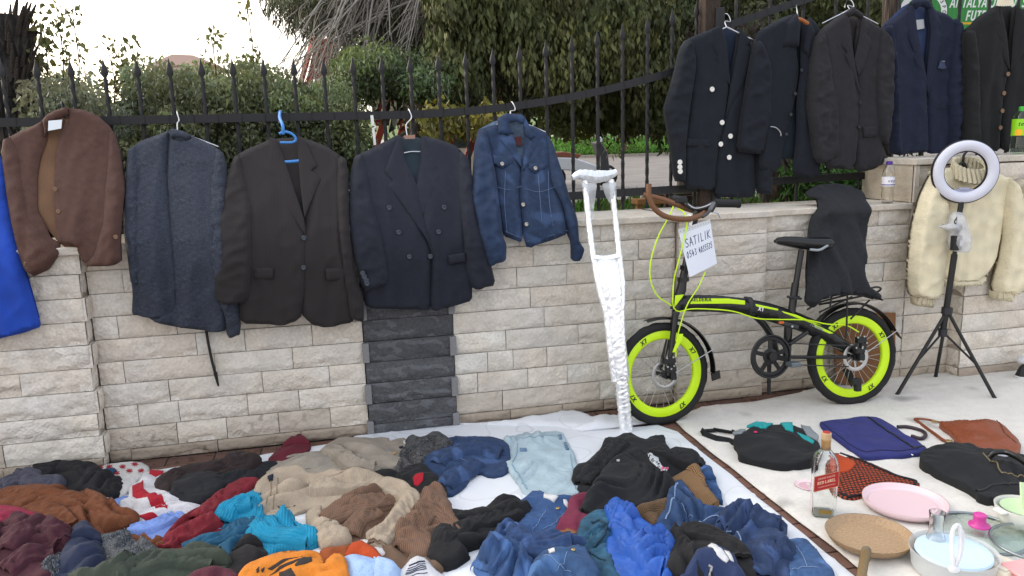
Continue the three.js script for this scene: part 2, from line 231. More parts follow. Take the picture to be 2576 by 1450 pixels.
/* a split-face block: front grid with a hacked lower half, margins drawn back to the joint */
function block(w, h, depth, x, y, z0, face = 'z') {
  const id = ++stoneId * 3.7, nx = Math.max(5, Math.round(w / .019)), ny = 7, g = new THREE.PlaneGeometry(w, h, nx, ny), p = g.attributes.position, uv = g.attributes.uv, out = [];
  for (let i = 0; i < p.count; i++) {
    const a = p.getX(i) / w + .5, b = p.getY(i) / h + .5, X = x + p.getX(i), Y = y + p.getY(i);
    const e = Math.min(a * w, (1 - a) * w, b * h, (1 - b) * h);
    const sc = X * 9 + 1.7 * n3(X * 4, id), arc = Math.abs(Math.sin(sc)) , lip = .3 + .16 * n3(X * 5, id) - .2 * arc;   // scalloped lower edge knocked off with a chisel
    let d = .009 + .003 * n3(X * 8, Y * 12, id) + .0028 * n3(X * 26, Y * 34, id) + .0016 * n3(X * 60, Y * 60, id) - .015 * smooth(lip + .08, lip - .18, b) * (.55 + .9 * Math.abs(n3(X * 14, Y * 10, id))) - .007 * smooth(.5, .9, n3(X * 7, Y * 14, id + 9) * 2);
    d = e < .0005 ? d * .45 + .0015 * n3(X * 25, Y * 25, id) : d;
    p.setZ(i, d); uv.setXY(i, X + id * .37, Y + id * .21);
  }
  const s = box(w * .998, h * .998, depth, 0, 0, -depth / 2 - .001); { const u = s.attributes.uv; for (let i = 0; i < u.count; i++) u.setXY(i, u.getX(i) * w + id, u.getY(i) * h); }
  g.computeVertexNormals();
  const G = mergeGeometries([clean(g), clean(s)]);
  if (face === 'x') G.rotateY(Math.PI / 2); if (face === '-x') G.rotateY(-Math.PI / 2);
  face === 'z' ? G.translate(x, y, z0) : face === 'x' ? G.translate(z0, y, x) : G.translate(z0, y, -x); return G;
}
const LINES = [0, .055, .155, .255, .355, .455, .555, .655, .755, .855, .937];
const GAP = .0026;
/* joints traced from the photograph (pixels of the native frame) */
const J = [[2124, 1014], [2257, 1090], [2112, 1186], [2391, 938], [2167, 1255], [2015, 1345], [2043, 1424], [1942, 1434], [2178, 1414], [1903, 1524], [2102, 1503], [2260, 1490], [2002, 1593], [2388, 1552], [2543, 986], [2533, 1228], [490, 1122], [470, 1309], [705, 1319], [783, 1378], [495, 1488], [441, 1581], [674, 1560], [552, 1664], [714, 1647], [707, 1736], [524, 1815], [976, 1361], [1243, 1338], [857, 1455], [1166, 1426], [1046, 1522], [1312, 1495], [987, 1616], [1192, 1594], [904, 1710], [1110, 1688], [1316, 1661], [1200, 1737], [868, 1777]].map(([x, y]) => onZ(x / 1.58385, y / 1.58385, 0));
function courses(parent, x0, x1, z0, o = {}) {
  const top = o.top || 10, lines = o.lines || LINES;
  for (let r = 0; r < top; r++) {
    const y0 = lines[r], y1 = lines[r + 1]; let js = o.joints === false ? [] : J.filter(p => p.x > x0 + .06 && p.x < x1 - .06 && p.y > y0 && p.y < y1).map(p => p.x).sort((a, b) => a - b);
    const cuts = [x0]; const lo = o.lmin || .2, hi = o.lmax || .46;
    for (const j of js.concat([x1])) { let last = cuts[cuts.length - 1]; while (j - last > hi + .1) { last += rr(lo, hi); if (j - last < .1) last = j - .14; cuts.push(last); } cuts.push(j); }
    for (let k = 0; k + 1 < cuts.length; k++) {
      const a = cuts[k] + GAP / 2, b = cuts[k + 1] - GAP / 2; if (b - a < .02) continue;
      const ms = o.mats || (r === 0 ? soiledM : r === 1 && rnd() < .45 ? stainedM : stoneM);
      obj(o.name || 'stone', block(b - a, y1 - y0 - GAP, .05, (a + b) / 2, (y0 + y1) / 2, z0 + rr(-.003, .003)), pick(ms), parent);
    }
  }
}
function wallThing(name, label, x0, x1, z0, o = {}) {
  const t = thing(name, label, o.cat || 'wall');
  const H = (o.lines || LINES)[o.top || 10];
  obj('wall_core', box(x1 - x0 - .002, H, .3, (x0 + x1) / 2, H / 2, z0 - .168), o.core || mortarM, t);
  courses(t, x0, x1, z0, o); return t;
}
const UPPER = LINES.slice(0, 10).concat([.955, 1.055, 1.16]);
{
  const cope = (t, x0, x1, y, h = .03, z0 = .03, z1 = -.4) => { let x = x0; while (x < x1 - .05) { let w = Math.min(rr(.75, 1.0), x1 - x); if (x1 - x - w < .3) w = x1 - x; const g = rbox(w - .002, h, z0 - z1, .004, x + w / 2, y + h / 2, (z0 + z1) / 2); const u = g.attributes.uv, p = g.attributes.position; for (let i = 0; i < u.count; i++) u.setXY(i, p.getX(i), p.getZ(i) + p.getY(i)); obj('coping_slab', g, copeM, t); x += w; } };
  const a = wallThing('stone_wall', 'low cream split stone wall between the pale pillar and the black pillar', -1.04, .085, 0); cope(a, -1.0, .08, .938); settle(a);
  const b = wallThing('stone_wall', 'low cream split stone wall between the black pillar and the bicycle pier', .504, 1.628, 0); cope(b, .085, 1.63, .938); settle(b);
  const c = wallThing('stone_pier', 'cream split stone pier standing proud behind the bicycle', 1.63, 2.112, .035, { cat: 'pillar', joints: false, lmin: .18, lmax: .5 });
  cope(c, 1.6, 2.14, .938, .03, .06); settle(c);
  const d = wallThing('stone_wall', 'low cream split stone wall behind the rear wheel of the bicycle', 2.114, 2.97, 0, { joints: false }); cope(d, 2.141, 2.965, .938); settle(d);
  const e = wallThing('raised_wall', 'taller cream stone wall stepped up behind the yellow jumper', 2.97, 3.27, .002, { joints: false, lines: UPPER, top: 12, lmin: .12, lmax: .28 });
  const smooth_ = new THREE.MeshStandardMaterial({ color: new THREE.Color(.62, .56, .47), map: TX.stoneC, roughness: .8 });
  obj('end_slab', rbox(.02, .195, .41, .003, 2.975, 1.0685, -.185), smooth_, e);
  obj('end_slab', rbox(.03, .195, .02, .003, 2.98, 1.0685, .018), copeM, e);
  cope(e, 2.955, 4.9, 1.166, .032, .04); settle(e);
  const f = wallThing('stone_pillar', 'cream stone pillar standing proud beside the tripod of the ring light', 3.27, 3.72, .09, { cat: 'pillar', joints: false, lines: UPPER, top: 12, lmin: .18, lmax: .4 });
  for (let r = 0; r < 12; r++) obj('quoin', block(.086, UPPER[r + 1] - UPPER[r] - GAP, .05, -.043, (UPPER[r] + UPPER[r + 1]) / 2, 3.272, '-x'), pick(stoneM), f); settle(f);
  const h = wallThing('raised_wall', 'taller cream stone wall beyond the pillar by the pale cardigan', 3.72, 4.9, .002, { joints: false, lines: UPPER, top: 12 }); settle(h);
  const l = wallThing('stone_pillar', 'pale cream stone pillar with white cap under the brown jacket', -1.75, -1.045, .075, { cat: 'pillar', joints: false, lmin: .16, lmax: .5 });
  for (let r = 0; r < 10; r++) obj('quoin', block(.07, LINES[r + 1] - LINES[r] - GAP, .05, .042, (LINES[r] + LINES[r + 1]) / 2, -1.047 + (r % 2) * .012, 'x'), pick(stoneM), l);
  obj('pillar_cap', rbox(.75, .032, .47, .005, -1.39, .954, -.13), copeM, l); settle(l);
  const k = wallThing('dark_stone_pillar', 'black split stone pillar set into the cream wall', .087, .502, .012, { cat: 'pillar', joints: false, mats: darkM, core: darkMortar, patch: true, lmin: .12, lmax: .33 });
  for (let r = 0; r < 10; r += 2) for (const s of [0, 1]) obj('corner_stone', rbox(.03, .092, .05, .003, s ? .497 : .092, (LINES[r] + LINES[r + 1]) / 2, .005), darkPatch, k);
  settle(k);
}

/* ------------------------------------------------ iron fence: swooping rail, lower rail, spear-topped bars */
const ZF = -.38;
function railY(x) { return x < .3 ? 1.488 : 1.488 + .092 * Math.pow((x - .3), 2.05) * .95; }
{
  const spear = lathe([[.0, .0], [.009, .004], [.012, .012], [.007, .02], [.02, .038], [.016, .06], [.007, .085], [0, .115]], V3(0, 0, 0), 8); spear.scale(.85, .95, .5);
  const post = box(.016, 1, .016);
  function fence(label, x0, x1, top, bot, tip, step) {
    const t = thing('iron_fence', label, 'fence'); const P = [], Q = [];
    for (let x = x0; x <= x1 + .001; x += (x1 - x0) / 40) { P.push(V3(x, top(x), ZF)); Q.push(V3(x, bot(x), ZF)); }
    const strip = (pts, hw, hd) => { const g = []; for (let i = 0; i + 1 < pts.length; i++) { const a = pts[i], b = pts[i + 1]; const q = box(a.distanceTo(b) + .002, hw * 2, hd * 2); q.rotateZ(Math.atan2(b.y - a.y, b.x - a.x)); q.translate((a.x + b.x) / 2, (a.y + b.y) / 2, a.z); g.push(q); } return g; };
    obj('rail', strip(P, .019, .013), M_.iron, t); obj('rail', strip(Q, .02, .013), M_.iron, t);
    for (let x = x0 + step * .6; x < x1; x += step) {
      const y0 = .86, y1 = tip(x); const g = box(.016, y1 - y0, .016, 0, (y0 + y1) / 2, 0); // twisted square bar
      const tw = new THREE.BoxGeometry(.0145, y1 - y0, .0145, 1, 44, 1), p = tw.attributes.position; for (let i = 0; i < p.count; i++) { const a = p.getY(i) * 26, X = p.getX(i), Z = p.getZ(i); p.setX(i, X * Math.cos(a) - Z * Math.sin(a)); p.setZ(i, X * Math.sin(a) + Z * Math.cos(a)); } tw.computeVertexNormals(); tw.translate(x, (y0 + y1) / 2, ZF - .02);
      const b = obj('baluster', tw, M_.iron, t); const s = spear.clone(); s.translate(x, y1 - .01, ZF - .02); obj('spear_head', s, M_.iron, b);
    }
    return settle(t);
  }
  fence('black iron fence with swooping rail holding the brown, navy and denim jackets', -2.3, 1.93, railY, x => 1.05 + Math.max(0, x - .9) * .018, x => railY(x) + .18 + .025 * Math.max(0, x), .138);
  fence('black iron fence with climbing rail holding the dark coats beside the wooden post', 2.03, 4.9, x => 1.9 + (x - 2.03) * .3, x => 1.08 + (x - 2) * .02, x => 2.25 + (x - 2.03) * .3, .2);
  const t = thing('fence_post', 'square brown weathered post topping out between the two iron fences', 'post');
  obj('post_shaft', rbox(.085, 1.2, .085, .006, 1.985, 1.45, ZF), mat(0x3f342d, { map: TX.wood }), t); obj('post_face', rbox(.05, 1.1, .012, .003, 2.02, 1.45, ZF + .05), M_.iron, t); settle(t);
  const t2 = thing('fence_post', 'round weathered grey wooden post beside the green banner', 'post');
  const c = new THREE.CylinderGeometry(.05, .055, 1.9, 12, 10); { const p = c.attributes.position; for (let i = 0; i < p.count; i++) p.setX(i, p.getX(i) + .01 * n3(p.getY(i) * 3, p.getZ(i) * 20)); } const b = onZ(2243, 40, -.5); c.translate(b.x, 1.8, -.5);
  obj('post_shaft', c, mat(0x6b5d52, { map: TX.bark }), t2); settle(t2);
}
/* ------------------------------------------------ trees, shrubs and things beyond the fence */
const leafGeo = (l, w, bend = .25) => { const g = new THREE.BufferGeometry(); g.setAttribute('position', new THREE.Float32BufferAttribute([0, 0, 0, -w, -l * .45, bend * w, w, -l * .45, bend * w, 0, -l, -bend * w * 1.5, 0, -l * .45, -bend * w], 3)); g.setIndex([0, 1, 4, 0, 4, 2, 1, 3, 4, 4, 3, 2]); g.computeVertexNormals(); return g; };
const leafMat = (c, tr = 0) => tr ? new THREE.MeshPhysicalMaterial({ color: c, roughness: .95, transmission: tr, thickness: 0, side: THREE.DoubleSide }) : mat(c, { roughness: .7 });
/* leaves hang in clumps spread through the crown's volume */
function leaves(parent, clumps, per, geo, m, o = {}) {
  const im = new THREE.InstancedMesh(geo, m, clumps.length * per); im.name = o.name || 'crown'; const q = new THREE.Object3D(), c = new THREE.Color(); let k = 0;
  for (const [x, y, z, rx, ry, rz] of clumps) {
    const tone = rr(.55, 1.25), hue = rr(-.1, .16);
    for (let i = 0; i < per; i++) {
      let a, b, d; do { a = rr(-1, 1); b = rr(-1, 1); d = rr(-1, 1); } while (a * a + b * b + d * d > 1);
      const s = Math.pow(Math.hypot(a, b, d), -.25);
      q.position.set(x + a * rx * s, y + b * ry * s, z + d * rz * s); q.rotation.set(rr(-1, 1) * (o.wild || .7), rr(0, 6.3), rr(-1, 1) * (o.wild || .7)); const sc = rr(.6, 1.25); q.scale.set(sc, sc * rr(.8, 1.3), sc); q.updateMatrix(); im.setMatrixAt(k, q.matrix);
      const t = tone * rr(.75, 1.25); im.setColorAt(k, c.setRGB(t * (1 + hue), t, t * (.9 - hue))); k++;
    }
  }
  im.userData.kind = 'stuff'; im.castShadow = im.receiveShadow = true; parent.add(im); return im;
}
function limb(pts, r0, r1) { // tapered limb
  const c = new THREE.CatmullRomCurve3(pts), n = pts.length * 5, g = new THREE.TubeGeometry(c, n, 1, 9), p = g.attributes.position, uv = g.attributes.uv;
  for (let i = 0; i < p.count; i++) { const k = Math.floor(i / 10), t = k / n, o = c.getPointAt(t), v = V3().fromBufferAttribute(p, i).sub(o); const r = lerp(r0, r1, t) * (1 + .22 * n3(v.x * 2 + t * 6, v.y * 2 + v.z * 2, t * 9)); v.multiplyScalar(r).add(o); p.setXYZ(i, v.x, v.y, v.z); uv.setXY(i, (i % 10) / 9 * .5, t * c.getLength()); }
  g.computeVertexNormals(); return g;
}
const barkM = mat(0x5a4a3c, { map: TX.bark, bumpMap: TX.bark, bumpScale: .015 }), barkD = mat(0x3d322a, { map: TX.bark, bumpMap: TX.bark, bumpScale: .01 });
const olive = leafGeo(.052, .011), small = leafGeo(.04, .012), tiny = leafGeo(.03, .0085), broad = leafGeo(.06, .02), far = leafGeo(.5, .16);
{ // big olive tree: crown fills the upper right above the fence
  const t = thing('olive_tree', 'large dark olive tree with twisted trunk spreading above the coats', 'tree');
  const b = onZ(1985, 500, -1.15);
  obj('trunk', [limb([V3(b.x + .06, .8, -1.2), V3(b.x - .03, 1.1, -1.25), V3(b.x - .12, 1.45, -1.4), V3(b.x - .2, 2.1, -1.6)], .17, .1), limb([V3(b.x - .06, .8, -1.1), V3(b.x - .16, 1.2, -1.2), V3(b.x - .3, 1.8, -1.6), V3(b.x - .9, 2.4, -1.9)], .12, .06)], barkM, t);
  obj('limb', [limb([V3(b.x - .2, 2.0, -1.6), V3(b.x - .9, 2.3, -1.9), V3(b.x - 1.8, 2.5, -2.2)], .08, .03), limb([V3(b.x - .15, 2.0, -1.6), V3(b.x + .7, 2.5, -2.1), V3(b.x + 1.5, 2.7, -2.3)], .08, .03)], barkM, t);
  const C = [];
  for (let i = 0; i < 330; i++) { const px = rr(1080, 2330), dz = rr(-3.8, -1.3), low = px < 1250 ? 215 : px < 1450 ? 250 : px < 1700 ? 300 : 330; const py = low - Math.pow(rnd(), .9) * (low + 200); const p = onZ(px, py + 20 * Math.sin(px * .03), dz); C.push([p.x, p.y, p.z, rr(.12, .28), rr(.16, .34), rr(.12, .3)]); }
  leaves(t, C, 260, olive, leafMat(0x47502a), { wild: .9 }); settle(t);
  // hanging outer sprays with paler leaves
  const t2 = thing('pepper_tree', 'paler drooping tree sprays hanging over the swooping rail', 'tree');
  const D = []; for (let i = 0; i < 150; i++) { const px = rr(1090, 1700), py = rr(-80, 175) + (px > 1380 ? 45 : 0); const p = onZ(px, py, rr(-1.5, -1.0)); D.push([p.x, p.y, p.z, rr(.05, .12), rr(.1, .2), rr(.05, .12)]); }
  const tb = onZ(1060, 320, -3.2);
  obj('trunk', limb([V3(tb.x, .5, -3.2), V3(tb.x + .03, 1.6, -3.2), V3(tb.x + .3, 2.4, -2.6), V3(tb.x + 1.2, 3.0, -1.6)], .14, .05), barkD, t2);
  leaves(t2, D, 110, olive, leafMat(0x52582f), { wild: .5 }); settle(t2);
  // farther dense tree that closes the view
  const t3 = thing('evergreen_tree', 'dense dark evergreen tree standing behind the olive tree', 'tree');
  const E = []; for (let i = 0; i < 190; i++) { const px = rr(980, 2700), py = rr(-140, px > 1400 && px < 1680 ? 235 : 285); const p = onZ(px, py, rr(-7.5, -5)); E.push([p.x, p.y, p.z, rr(.3, .6), rr(.3, .6), rr(.3, .6)]); }
  const eb = onZ(1740, 300, -6.5); obj('trunk', limb([V3(eb.x, .3, -6.5), V3(eb.x + .1, 2, -6.5), V3(eb.x, 4, -6.3)], .22, .1), barkD, t3);
  leaves(t3, E, 150, leafGeo(.15, .05), leafMat(0x2f3a1c), { wild: 1 }); settle(t3);
}
{ // bare grey twigs hanging over a feathery green tree, left of the olive
  const t = thing('bare_branch_tree', 'tangle of bare grey drooping twigs beside the bright sky', 'tree');
  const G = []; const root = onZ(1110, -60, -2.2);
  const bough = (a, b, c, r) => { G.push(limb([a, b, c], r, r * .3)); };
  for (let i = 0; i < 60; i++) {
    const e = onZ(rr(700, 1130), rr(20, 240), rr(-2.6, -1.5)), s = V3(root.x + rr(-.25, .3), root.y + rr(-.1, .5), root.z + rr(-.4, .4)); const m = s.clone().lerp(e, .5).add(V3(rr(-.1, .1), rr(.05, .3), 0)); bough(s, m, e, .011);
    for (let k = 0; k < 16; k++) { const u = rr(.15, 1), a = s.clone().lerp(m, Math.min(1, u * 2)).lerp(m.clone().lerp(e, Math.max(0, u * 2 - 1)), u > .5 ? 1 : 0); const d = V3(rr(-.24, .02), rr(-.32, -.08), rr(-.1, .1)); G.push(new THREE.TubeGeometry(new THREE.CatmullRomCurve3([a, a.clone().addScaledVector(d, .5).add(V3(rr(-.02, .02), .03, 0)), a.clone().add(d)]), 5, rr(.0014, .0032), 4)); }
  }
  obj('branch', limb([V3(root.x + .5, .4, -2.6), V3(root.x + .45, 2, -2.5), V3(root.x + .1, 2.7, -2.3), root], .1, .05), barkM, t);
  obj('twig', G, mat(0x8c8780, { roughness: 1 }), t).userData.kind = 'stuff';
  const C = []; for (let i = 0; i < 170; i++) { const px = rr(690, 1140), py = rr(-80, px < 760 ? 30 : px < 880 ? 70 : 205); const p = onZ(px, py, rr(-3.4, -2)); C.push([p.x, p.y, p.z, rr(.1, .22), rr(.08, .18), rr(.1, .2)]); }
  leaves(t, C, 110, leafGeo(.07, .006), leafMat(0x565a40), { wild: .8 }); settle(t);
}
{ // shrubs climbing along the fence on the left, lit through by the sky
  const bush = (label, x0, x1, top, low, z0, z1, n, per, geo, m) => {
    const t = thing('shrub', label, 'shrub', undefined); const C = [], S = [];
    for (let i = 0; i < n; i++) { const px = rr(x0, x1), e = top(px), py = e + Math.pow(rnd(), .8) * (low - e); const p = onZ(px, py, rr(z0, z1)); C.push([p.x, p.y, p.z, rr(.06, .15), rr(.05, .14), rr(.06, .14)]); if (i % 6 === 0) S.push(limb([V3(p.x + rr(-.1, .1), .75, p.z), V3(p.x + rr(-.06, .06), lerp(.8, p.y, .5), p.z), p], .009, .003)); }
    if (low > 340) obj('stem', S, barkD, t); leaves(t, C, per, geo, m, { name: 'foliage', wild: 1.2 }); return settle(t);
  };
  bush('feathery grey green shrub rising behind the fence above the brown jacket', 60, 330, x => 215 - 22 * Math.sin((x - 60) / 60) + (x > 220 ? 45 : 0), 470, -1.5, -.55, 190, 190, tiny, leafMat(0x8b937a, .5));
  bush('green shrub mass behind the fence above the charcoal cardigan', 320, 640, x => 185 - 14 * Math.sin(x / 45), 500, -1.7, -.55, 260, 200, tiny, leafMat(0x7f8a64, .5));
  bush('olive green shrub mass behind the fence above the blue plastic hanger', 620, 900, x => 215 + 22 * Math.sin(x / 38), 440, -1.7, -.6, 230, 200, tiny, leafMat(0x6f7d52, .45));
  bush('darker green shrub behind the fence beside the navy blazer', 860, 1110, x => 150 + 20 * Math.sin(x / 40), 225, -2.2, -.9, 130, 180, tiny, leafMat(0x586a3e, .4));
  bush('yellow green low shrub under the swooping rail', 1080, 1240, x => 285, 315, -1.3, -.6, 26, 60, small, leafMat(0x7d7a30, .3));
  bush('mid green hanging shrub below the rail beside the denim jacket', 1380, 1690, x => 205, 310, -2.6, -1.6, 90, 120, broad, leafMat(0x5f6a34, .25));
  bush('low glossy dark green hedge behind the coping under the charcoal jacket', 2010, 2240, x => 428 + 8 * Math.sin(x / 9), 505, -1.3, -.5, 90, 120, leafGeo(.06, .011), leafMat(0x3c6a25));
  // tall thin stems against the sky
  for (let i = 0; i < 9; i++) {
    const px = [75, 100, 140, 180, 270, 310, 330, 525, 620][i], tip = [30, 20, 12, 25, 120, 110, 105, 60, 5][i]; const t = thing('tall_weed', ['thin weed stem rising beside the dark palm trunk', 'second weed stem from the palm trunk, with sparse leaves', 'tallest weed stem above the brown jacket collar', 'leafy weed stem above the brown jacket shoulder', 'short reedy weed stem between the brown jacket and the cardigan', 'middle reedy weed stem between the brown jacket and the cardigan', 'short reedy weed stem nearest the cardigan', 'leafy weed stem standing above the cardigan beside the far house', 'very tall thin weed stem above the pinstripe blazer shoulder'][i], 'plant');
    const a = onZ(px + 15, 300, -.9), b = onZ(px, tip, -.9); const pts = [V3(a.x, .8, -.9), a, a.clone().lerp(b, .5).add(V3(.02, 0, 0)), b]; obj('stem', limb(pts, .006, .002), barkD, t);
    const C = []; for (let k = 0; k < 5; k++) { const p = a.clone().lerp(b, rr(.45, 1)); C.push([p.x, p.y, p.z, .06, .07, .05]); } leaves(t, C, 12, small, leafMat(0x6d7144, .2), { name: 'foliage', wild: 1.2 }); settle(t);
  }
  // ivy-clad trunk at the left edge
  const t = thing('palm_trunk', 'dark shaggy palm trunk standing at the fence beside the blue dress', 'tree'); const a = onZ(30, 330, -.9), b = onZ(8, 40, -.9); const G = limb([V3(a.x + .05, .7, -.9), a, b], .12, .11);
  obj('trunk', G, mat(0x3a3430, { map: TX.bark, bumpMap: TX.bark, bumpScale: .03 }), t);
  const S = []; for (let i = 0; i < 150; i++) { const u = rnd(), o = a.clone().lerp(b, u), an = rr(0, 6.28), d = V3(Math.cos(an), 0, Math.sin(an)); const q = o.clone().addScaledVector(d, .1); S.push(bar(q, q.clone().addScaledVector(d, .05).add(V3(0, .09, 0)), .014, .004, 5)); } obj('leaf_stub', S, mat(0x4a4038, { map: TX.bark }), t).userData.kind = 'stuff'; settle(t);
}
{ // trees on the far lawn
  const mk = (px, py, h, cr, label, lean = 0) => { const g = onY(px, py, .45), s = g.distanceTo(EYE) / FP; const t = thing('lawn_tree', label, 'tree');
    obj('trunk', [limb([g, g.clone().add(V3(lean * s, h * .5 * s, 0)), g.clone().add(V3(lean * 1.5 * s, h * s, 0))], 8 * s, 5 * s), limb([g.clone().add(V3(0, h * .25 * s, 0)), g.clone().add(V3(22 * s, h * .5 * s, 0)), g.clone().add(V3(70 * s, h * .68 * s, 0))], 4.5 * s, 3 * s)], mat(0x8a6a50, { map: TX.bark }), t);
    const C = []; for (let i = 0; i < 46; i++) C.push([g.x + rr(-1, 1) * cr * s, g.y + (h + rr(-.25, 1.3) * cr * .6) * s, g.z + rr(-1, 1) * cr * s * .6, rr(12, 30) * s, rr(12, 28) * s, rr(12, 25) * s]); leaves(t, C, 90, far, leafMat(0x5b6236, .2), { wild: 1 }); settle(t); };
  mk(1570, 388, 105, 110, 'small forked park tree with pale trunk on the far lawn'); mk(1667, 368, 90, 70, 'thin dark trunked park tree beside the far road', -10);
  mk(1440, 372, 100, 90, 'shaded park tree with stout trunk beside the beige box');
  const bx = onY(1482, 352, .6), s = bx.distanceTo(EYE) / FP; const t = thing('utility_box', 'plain beige concrete utility box on the far lawn', 'utility box');
  obj('cabinet', rbox(120 * s, 42 * s, 50 * s, .05, bx.x, bx.y + 21 * s, bx.z), mat(0xa58f80, { map: TX.stoneC }), t); obj('plinth', rbox(130 * s, 4 * s, 60 * s, .03, bx.x, bx.y + 1 * s, bx.z), mat(0x6b645e), t); settle(t);
}
{ // pink house far behind the shrubs
  const c = onZ(475, 184, -52), t = thing('house', 'pale pink house with flat gable roof far behind the shrubs', 'house');
  const w = 3.6; obj('wall', box(w, 3.2, 4, c.x, c.y - 1.35, c.z), mat(0xd8c8be), t);
  const sh = new THREE.Shape([[-2.2, 0], [2.2, 0], [.7, .62], [-.5, .68]].map(p => new THREE.Vector2(...p))); const g = new THREE.ExtrudeGeometry(sh, { depth: 4.6, bevelEnabled: false }); g.translate(c.x, c.y + .25, c.z - 2.3); obj('roof', g, mat(0xcdb0a2), t);
  for (const dx of [-.9, .5]) { const f = obj('window', box(.62, .8, .06, c.x + dx, c.y - .6, c.z + 2.02), mat(0xe8e4de), t); obj('pane', box(.5, .68, .03, c.x + dx, c.y - .6, c.z + 2.055), mat(0x4a5158, { roughness: .2 }), f); } settle(t);
}
{ // red timber shelter: sloping roof boards with white gutter, slanted legs below
  const t = thing('red_shelter', 'red timber shelter with slanted legs and white gutter behind the trees', 'shelter'); const red = mat(0x8c3526, { map: TX.wood }), redD = mat(0x6d241c, { map: TX.wood });
  const z = -7;
  for (let i = 0; i < 5; i++) { const a = onZ(792 + i * 14 - 4, 96 + i * 2, z - .4), b = onZ(752 + i * 22, 224 + i * 2, z); obj('roof_board', beam(a, b, .105, .03), i % 2 ? red : mat(0x98402e, { map: TX.wood }), t); }
  obj('gutter', bar(onZ(715, 214, z), onZ(845, 236, z), .05), mat(0xd8d4cc), t);
  obj('roof_board', beam(onZ(940, 268, z), onZ(1330, 262, z - .3), .5, .05), redD, t);
  for (const [x0, y0, x1, y1] of [[968, 295, 930, 420], [1020, 295, 985, 420], [1085, 292, 1050, 430], [1148, 290, 1115, 430], [1215, 285, 1166, 420], [1262, 290, 1196, 470], [1392, 262, 1352, 420]]) obj('slanted_leg', beam(onZ(x0, y0, z), onZ(x1, y1, z), .085, .12), red, t);
  settle(t);
}
{ // parked car glimpsed between the jackets, beige, side on
  const g = onZ(1175, 430, -15.5); const t = thing('parked_car', 'beige parked car glimpsed between the navy blazer and the denim jacket', 'car'); const Y = .3, X = g.x - .2, Z = -15.5;
  const prof = [[-2.1, .35], [-2.15, .75], [-1.5, .95], [-.75, 1.42], [.55, 1.45], [1.35, .98], [2.05, .82], [2.12, .35]]; const S = new THREE.Shape(prof.map(p => new THREE.Vector2(...p))); const e = new THREE.ExtrudeGeometry(S, { depth: 1.5, bevelEnabled: true, bevelSize: .06, bevelThickness: .06, bevelSegments: 2 }); e.translate(X, Y, Z - .75); obj('body', e, mat(0xa39c8c, { roughness: .3, metalness: .3 }), t);
  const W = new THREE.Shape([[-1.2, .98], [-.65, 1.34], [.45, 1.36], [1.05, 1.0]].map(p => new THREE.Vector2(...p))); const wg = new THREE.ExtrudeGeometry(W, { depth: 1.66, bevelEnabled: false }); wg.translate(X, Y, Z - .83); obj('window', wg, mat(0x1b2220, { roughness: .08 }), t);
  for (const dx of [-1.3, 1.3]) for (const dz of [-.72, .72]) { const c = V3(X + dx, Y + .31, Z + dz), w = obj('wheel', disc(c, V3(0, 0, 1), .31, .2, 20), M_.rubber, t); obj('rim', disc(c, V3(0, 0, 1), .19, .22, 16), M_.steel, w); }
  for (const dz of [-.5, .5]) obj('headlight', ball(V3(X + 2.08, Y + .66, Z + dz), .1, .6, .7, 1.4), mat(0xe8e6da, { roughness: .15 }), t); settle(t);
}
{ // scooter parked beyond the fence
  const c = onZ(1462, 440, -13.5), t = thing('motor_scooter', 'silver and black motor scooter parked on the road beyond the fence', 'scooter'); const X = c.x, Y = .3, Z = -13.5;
  const P = (a, b, d = 0) => V3(X + a, Y + b, Z + d);
  for (const dx of [-.62, .62]) { const g = new THREE.TorusGeometry(.2, .06, 8, 24); g.translate(X + dx, Y + .26, Z); const w = obj('wheel', g, M_.rubber, t); obj('rim', disc(P(dx, .26), V3(0, 0, 1), .13, .06), M_.steel, w); }
  const side = (pts, d, m, n) => { const g = new THREE.ExtrudeGeometry(new THREE.Shape(pts.map(p => new THREE.Vector2(...p))), { depth: d, bevelEnabled: true, bevelSize: .025, bevelThickness: .03, bevelSegments: 2 }); g.translate(X, Y, Z - d / 2); return obj(n, g, m, t); };
  side([[-.85, .5], [-.1, .42], [.0, .32], [.45, .32], [.5, .42], [-.05, .62], [-.2, .68], [-.9, .72]], .26, mat(0xb9bec2, { roughness: .25, metalness: .3 }), 'body_panel');
  side([[-.9, .72], [-.15, .68], [-.05, .76], [-.45, .82], [-.9, .8]], .24, mat(0x6e3d26, { roughness: .6 }), 'seat');
  side([[.42, .3], [.62, .34], [.56, .8], [.42, 1.0], [.34, .98], [.44, .7]], .3, mat(0x2a2c30, { roughness: .3 }), 'leg_shield');
  obj('handlebar', bar(P(.36, 1.02, -.33), P(.36, 1.02, .33), .018), M_.black, t); for (const s of [-1, 1]) obj('mirror', [bar(P(.36, 1.02, s * .2), P(.3, 1.22, s * .26), .008), ball(P(.3, 1.25, s * .26), .06, .4, 1, 1)], M_.black, t);
  obj('fork', bar(P(.46, .8), P(.62, .26), .03), M_.steel, t); obj('windscreen', ball(P(.44, 1.08), .2, .3, .9, .8), mat(0xcfd8dc, { roughness: .2 }), t); obj('fender', ball(P(.64, .36), .17, 1, .7, .45), mat(0xb9bec2, { roughness: .25, metalness: .3 }), t); settle(t);
}
